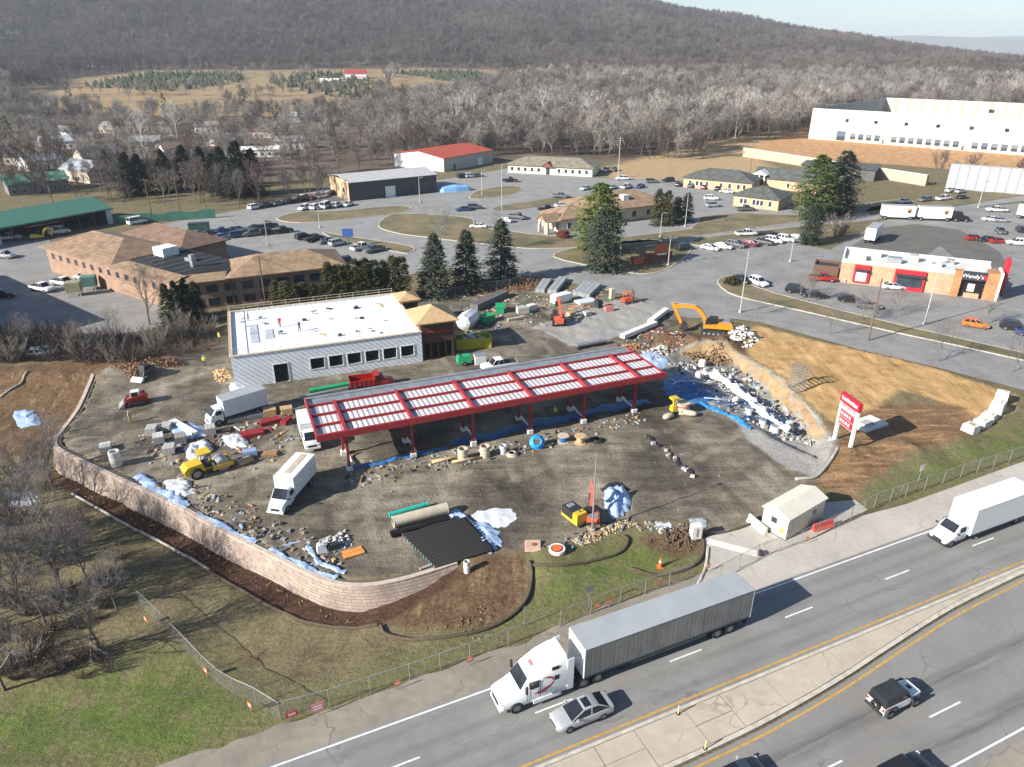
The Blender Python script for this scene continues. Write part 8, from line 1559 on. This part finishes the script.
# ------------------------------------------------------------------ individual trees
def plants():
    pt = [(598, 254, 0, .98, 'tall bright green pine on the kerbed island'), (603, 271, 1, .93, 'dark shaggy pine in front of the bright green one'), (812, 219, 0, 1.05, 'broad dark green pine right of the small office'), (836, 214, 1, 1.2, 'second broad pine behind the right of the small office'), (809, 244, 1, .66, 'small grey green pine at the end of the car row')]
    for x, y, k, s, l in pt: P_PINE[k].put(T(x, y), l, 'tree', s, cm=NEEDLE2 if (k == 0 and x < 700) else (NEEDLE3 if k else NEEDLE2))
    for i, (x, y, s) in enumerate([(436, 296, 1.0), (467, 290, .98), (501, 282, 1.05)]): P_SPR.put(T(x, y), ['left', 'middle', 'right'][i] + ' of the three dark spruces behind the store yard', 'tree', (s * 1.22, s * 1.22, s), cm=NEEDLE3)
    for i in range(15):
        x = 278 + i * 9.0; y = 309 - i * .6 + random.uniform(-1, 1); big = i > 5
        P_ARB.put(T(x, y), f'{(ORD + ["thirteenth", "fourteenth", "fifteenth"])[i]} arborvitae from the left in the hedge behind the store', 'tree', (1.1, 1.1, random.uniform(.7, .9)) if not big else (1.35, 1.35, random.uniform(1.2, 1.45)), group='arborvitae hedge behind the store')
    for i, (x, y, h) in enumerate([(657, 226, 1.25), (666, 226, 1.2), (676, 223, .9), (686, 222, 1.0)]): P_ARB.put(T(x, y), ['leftmost tall column tree right of the bank', 'second tall column tree right of the bank', 'third column tree right of the bank', 'rightmost column tree right of the bank'][i], 'tree', (1.5, 1.5, h * 1.25))
    for i, (x, y, s) in enumerate([(132, 196, .8), (143, 194, .75), (168, 192, .8), (188, 190, .85), (205, 188, .8), (226, 196, .9), (242, 196, 1.0), (256, 195, .85), (216, 190, .7)]): P_SPR.put(T(x, y), f'{ORD[i]} dark spruce in the evergreen group behind the container fence', 'tree', (s * 1.75, s * 1.75, s * 1.4), group='evergreens behind the container fence')
    for i, (x, y) in enumerate([(10, 140), (58, 140), (2, 132), (165, 110), (245, 103), (20, 78), (40, 76), (262, 120), (285, 118)]): P_FARC.put(T(x, y), f'lone far evergreen among left houses, {ORD[i]} of nine', 'tree', random.uniform(.7, 1.0), cm=NEEDLE2 if i in (0, 1) else None, group='far evergreens among the left houses')
    # pale sycamores in the lowland wood
    k = 0
    for x, y in [(500, 138), (525, 132), (545, 128), (570, 132), (588, 138), (612, 140), (630, 132), (650, 130), (662, 140), (680, 136), (700, 138), (716, 132), (735, 138), (748, 132), (765, 130), (782, 128), (470, 132), (455, 140), (600, 126), (690, 126), (800, 124), (820, 118), (845, 116), (180, 150), (146, 162), (880, 112), (905, 108), (938, 106), (975, 108), (1005, 108)]:
        P_SYC.put(T(x, y), 'pale leafless sycamore standing out in the grey lowland wood', 'tree', random.uniform(.8, 1.1), group='pale sycamores in the lowland wood'); k += 1
    # leafless trees near the motel and on the left slope
    near = [(150, 325, 0, .95, 'spreading leafless tree before the motel corner'), (20, 560, 0, .85, 'leafless tree on the left slope at the picture edge'), (62, 600, 1, .9, 'leafless tree on the slope above the lawn fence'), (100, 650, 2, .8, 'leafless tree nearest the lawn with long shadow'), (-25, 640, 1, 1.0, 'leafless tree half outside the left edge above the lawn'), (40, 520, 2, .7, 'leafless tree on the slope near the wall bend'), (5, 690, 0, .75, 'leafless tree at the left edge of the lawn'), (-40, 560, 2, 1.0, 'leafless tree outside the left edge whose twigs reach in'), (88, 580, 0, .6, 'small leafless tree close to the lower wall'), (440, 250, 1, .95, 'leafless tree behind the left spruce'), (504, 250, 2, .8, 'leafless tree behind the right spruce'), (862, 320, 1, .55, 'leafless tree on the lot verge before the restaurant'), (808, 302, 0, .5, 'leafless tree left of the restaurant over black cars'), (985, 325, 2, .45, 'leafless tree beside the orange car'), (28, 615, 1, .8, 'leafless tree low on the left slope'), (-30, 500, 1, .9, 'leafless tree beyond the left edge near the dirt bank'), (75, 555, 2, .55, 'thin leafless tree below the wall bend'), (118, 610, 1, .55, 'thin leafless tree at the top of the lawn fence'), (30, 352, 0, .55, 'leafless tree in the hedge at the far left'), (75, 358, 2, .5, 'leafless tree in the hedge right of the far left one'), (118, 348, 1, .6, 'leafless tree in the hedge left of the motel corner tree'), (190, 340, 2, .5, 'leafless tree in the hedge nearest the store')]
    for x, y, k, s, l in near: P_BIG[k].put(T(x, y), l, 'tree', s, cm=TWIGN)
    for i in range(14): P_BIG[i % 3].put(T(random.uniform(-60, 40) + (i % 4) * 18, 470 + i * 12), 'grey leafless tree in the tangle on the left slope', 'tree', random.uniform(.6, .95), cm=TWIGN, group='leafless trees tangled on the left slope')
    for x, y, l, s in [(938, 362, 'young bare tree by the street below the lamp post', 1.0), (830, 335, 'young bare tree at the clay edge left of the dark pole', .8), (757, 315, 'young bare tree right of the large excavator', .7), (1012, 372, 'young bare tree by the street at the right edge', .9), (800, 296, 'young bare tree on the teardrop island', .7), (895, 318, 'young bare tree on the verge before the red window', .8)]: P_SM.put(T(x, y), l, 'tree', s * 1.35)
    P_BRU[1].put(T(838, 236), 'large dark red leafless bush left of the lone trailer', 'bush', 2.6, cm=TWIG2); P_SHR.put(T(731, 285), 'round olive shrub on the teardrop island', 'shrub', 1.6); P_SHR.put(T(563, 238), 'dark red shrub beside the bank porch', 'shrub', 2.0, cm=twigmat('leaf_maroon', (.10, .02, .02), (.2, .06, .05)))
    hp = []; k = 0
    for x in range(-40, 206, 7):           # thicket between the yard and the dirt bank
        for y0 in (342, 348, 354, 360):
            hp.append(T(x + random.uniform(-4, 4), y0 + random.uniform(-3, 3) - (x > 130) * (x - 130) * .13))
    br = []
    for i, (x, y, l) in enumerate([(95, 352, 'leafless bush at the middle of the dark hedge by the motel yard'), (30, 662, 'leafless scrub bush at the foot of the left slope')]): P_BRU[i].put(T(x, y), l, 'bush', 1.2, cm=TWIGL if i else None); br.append(P_BRU[i].last)
    scatter('thicket', hp, [random.choice([.5, .7, .9, 1.2, 1.7]) * random.uniform(.8, 1.2) for _ in hp], br, 'dark leafless thicket between the motel yard and the dirt bank', 'thicket')
    sp = []
    for i in range(150):
        x = random.uniform(-60, 130); y = random.uniform(465, 680)
        if x > 20 + (y - 465) * 1.1 or (y > 640 and x > 110): continue
        sp.append(T(x, y))
    scatter('undergrowth', sp, [random.uniform(.3, .85) for _ in sp], br[1:], 'leafless grey undergrowth below the trees on the left slope', 'undergrowth')
    for x, y in [(180, 320), (190, 318), (200, 322), (172, 328)]: P_SPR.put(T(x, y), 'small dark evergreen right of the leafless tree at the motel corner', 'tree', random.uniform(.5, .7), group='small evergreens at the motel corner')
    for i, (x, y) in enumerate([(956, 185), (966, 187), (980, 189), (1000, 190), (1015, 192), (935, 184)]): P_FOR[i % 3].put(T(x, y), 'leafless tree before the white screen wall at far right', 'tree', random.uniform(.45, .7), group='bare trees before the white screen wall')
    for i in range(60):
        x = random.uniform(-10, 325); y = random.uniform(165, 206) if x < 110 else random.uniform(175, 208); 
        P_FOR[i % 3].put(T(x, y), 'leafless garden tree among the houses left behind the motel', 'tree', random.uniform(.45, .75), group='garden trees among the left houses')
    # tree nursery rows on the field
    o = MB(); R = random.Random(4)
    for (poly, sp) in (([(-440, 790), (-340, 740), (-290, 840), (-330, 940), (-440, 960)], 7), ([(-270, 830), (-170, 700), (-110, 730), (-190, 930), (-250, 960)], 8), ([(-150, 960), (-30, 780), (0, 830), (-60, 990)], 7)):
        P = np.array(poly); X, Y = grid_pts(P[:, 0].min(), P[:, 0].max(), P[:, 1].min(), P[:, 1].max(), sp); ok = sdf(X, Y, poly) > 0; X, Y = X[ok], Y[ok]; Z = height(X, Y)
        for x, y, z in zip(X, Y, Z):
            if R.random() < .75: h = R.uniform(3.5, 7); r = h * .5; vs = [(x + r * math.cos(a * 1.2566 + R.random()) * R.uniform(.7, 1.1), y + r * math.sin(a * 1.2566) * R.uniform(.7, 1.1), z + .2) for a in range(5)] + [(x, y, z + h)]; o.add(vs, [(a, (a + 1) % 5, 5) for a in range(5)])
    b = kind(o.build('nursery_rows', twigmat('nursery_needles', (.018, .026, .018), (.05, .06, .038)), fix=False), 'stuff'); b['label'] = 'rows of small dark nursery evergreens on the tan field'; b['category'] = 'trees'
plants()
# ------------------------------------------------------------------ air
def haze():
    m = bpy.data.materials.new('haze_air'); m.use_nodes = True; nt = m.node_tree
    for n in list(nt.nodes): nt.nodes.remove(n)
    o = nt.nodes.new('ShaderNodeOutputMaterial'); v = nt.nodes.new('ShaderNodeVolumePrincipled'); v.inputs['Color'].default_value = (.74, .86, 1, 1); v.inputs['Density'].default_value = HAZE_D; v.inputs['Anisotropy'].default_value = 0.0
    nt.links.new(v.outputs[0], o.inputs['Volume'])
    mb = MB(); mb.box(-9800, 9800, -100, 10500, -45, 300); h = mb.build('haze', m); kind(h, 'stuff'); h['label'] = 'thin pale haze filling the valley air'; h['category'] = 'haze'
HAZE_D = 0.000105
haze()
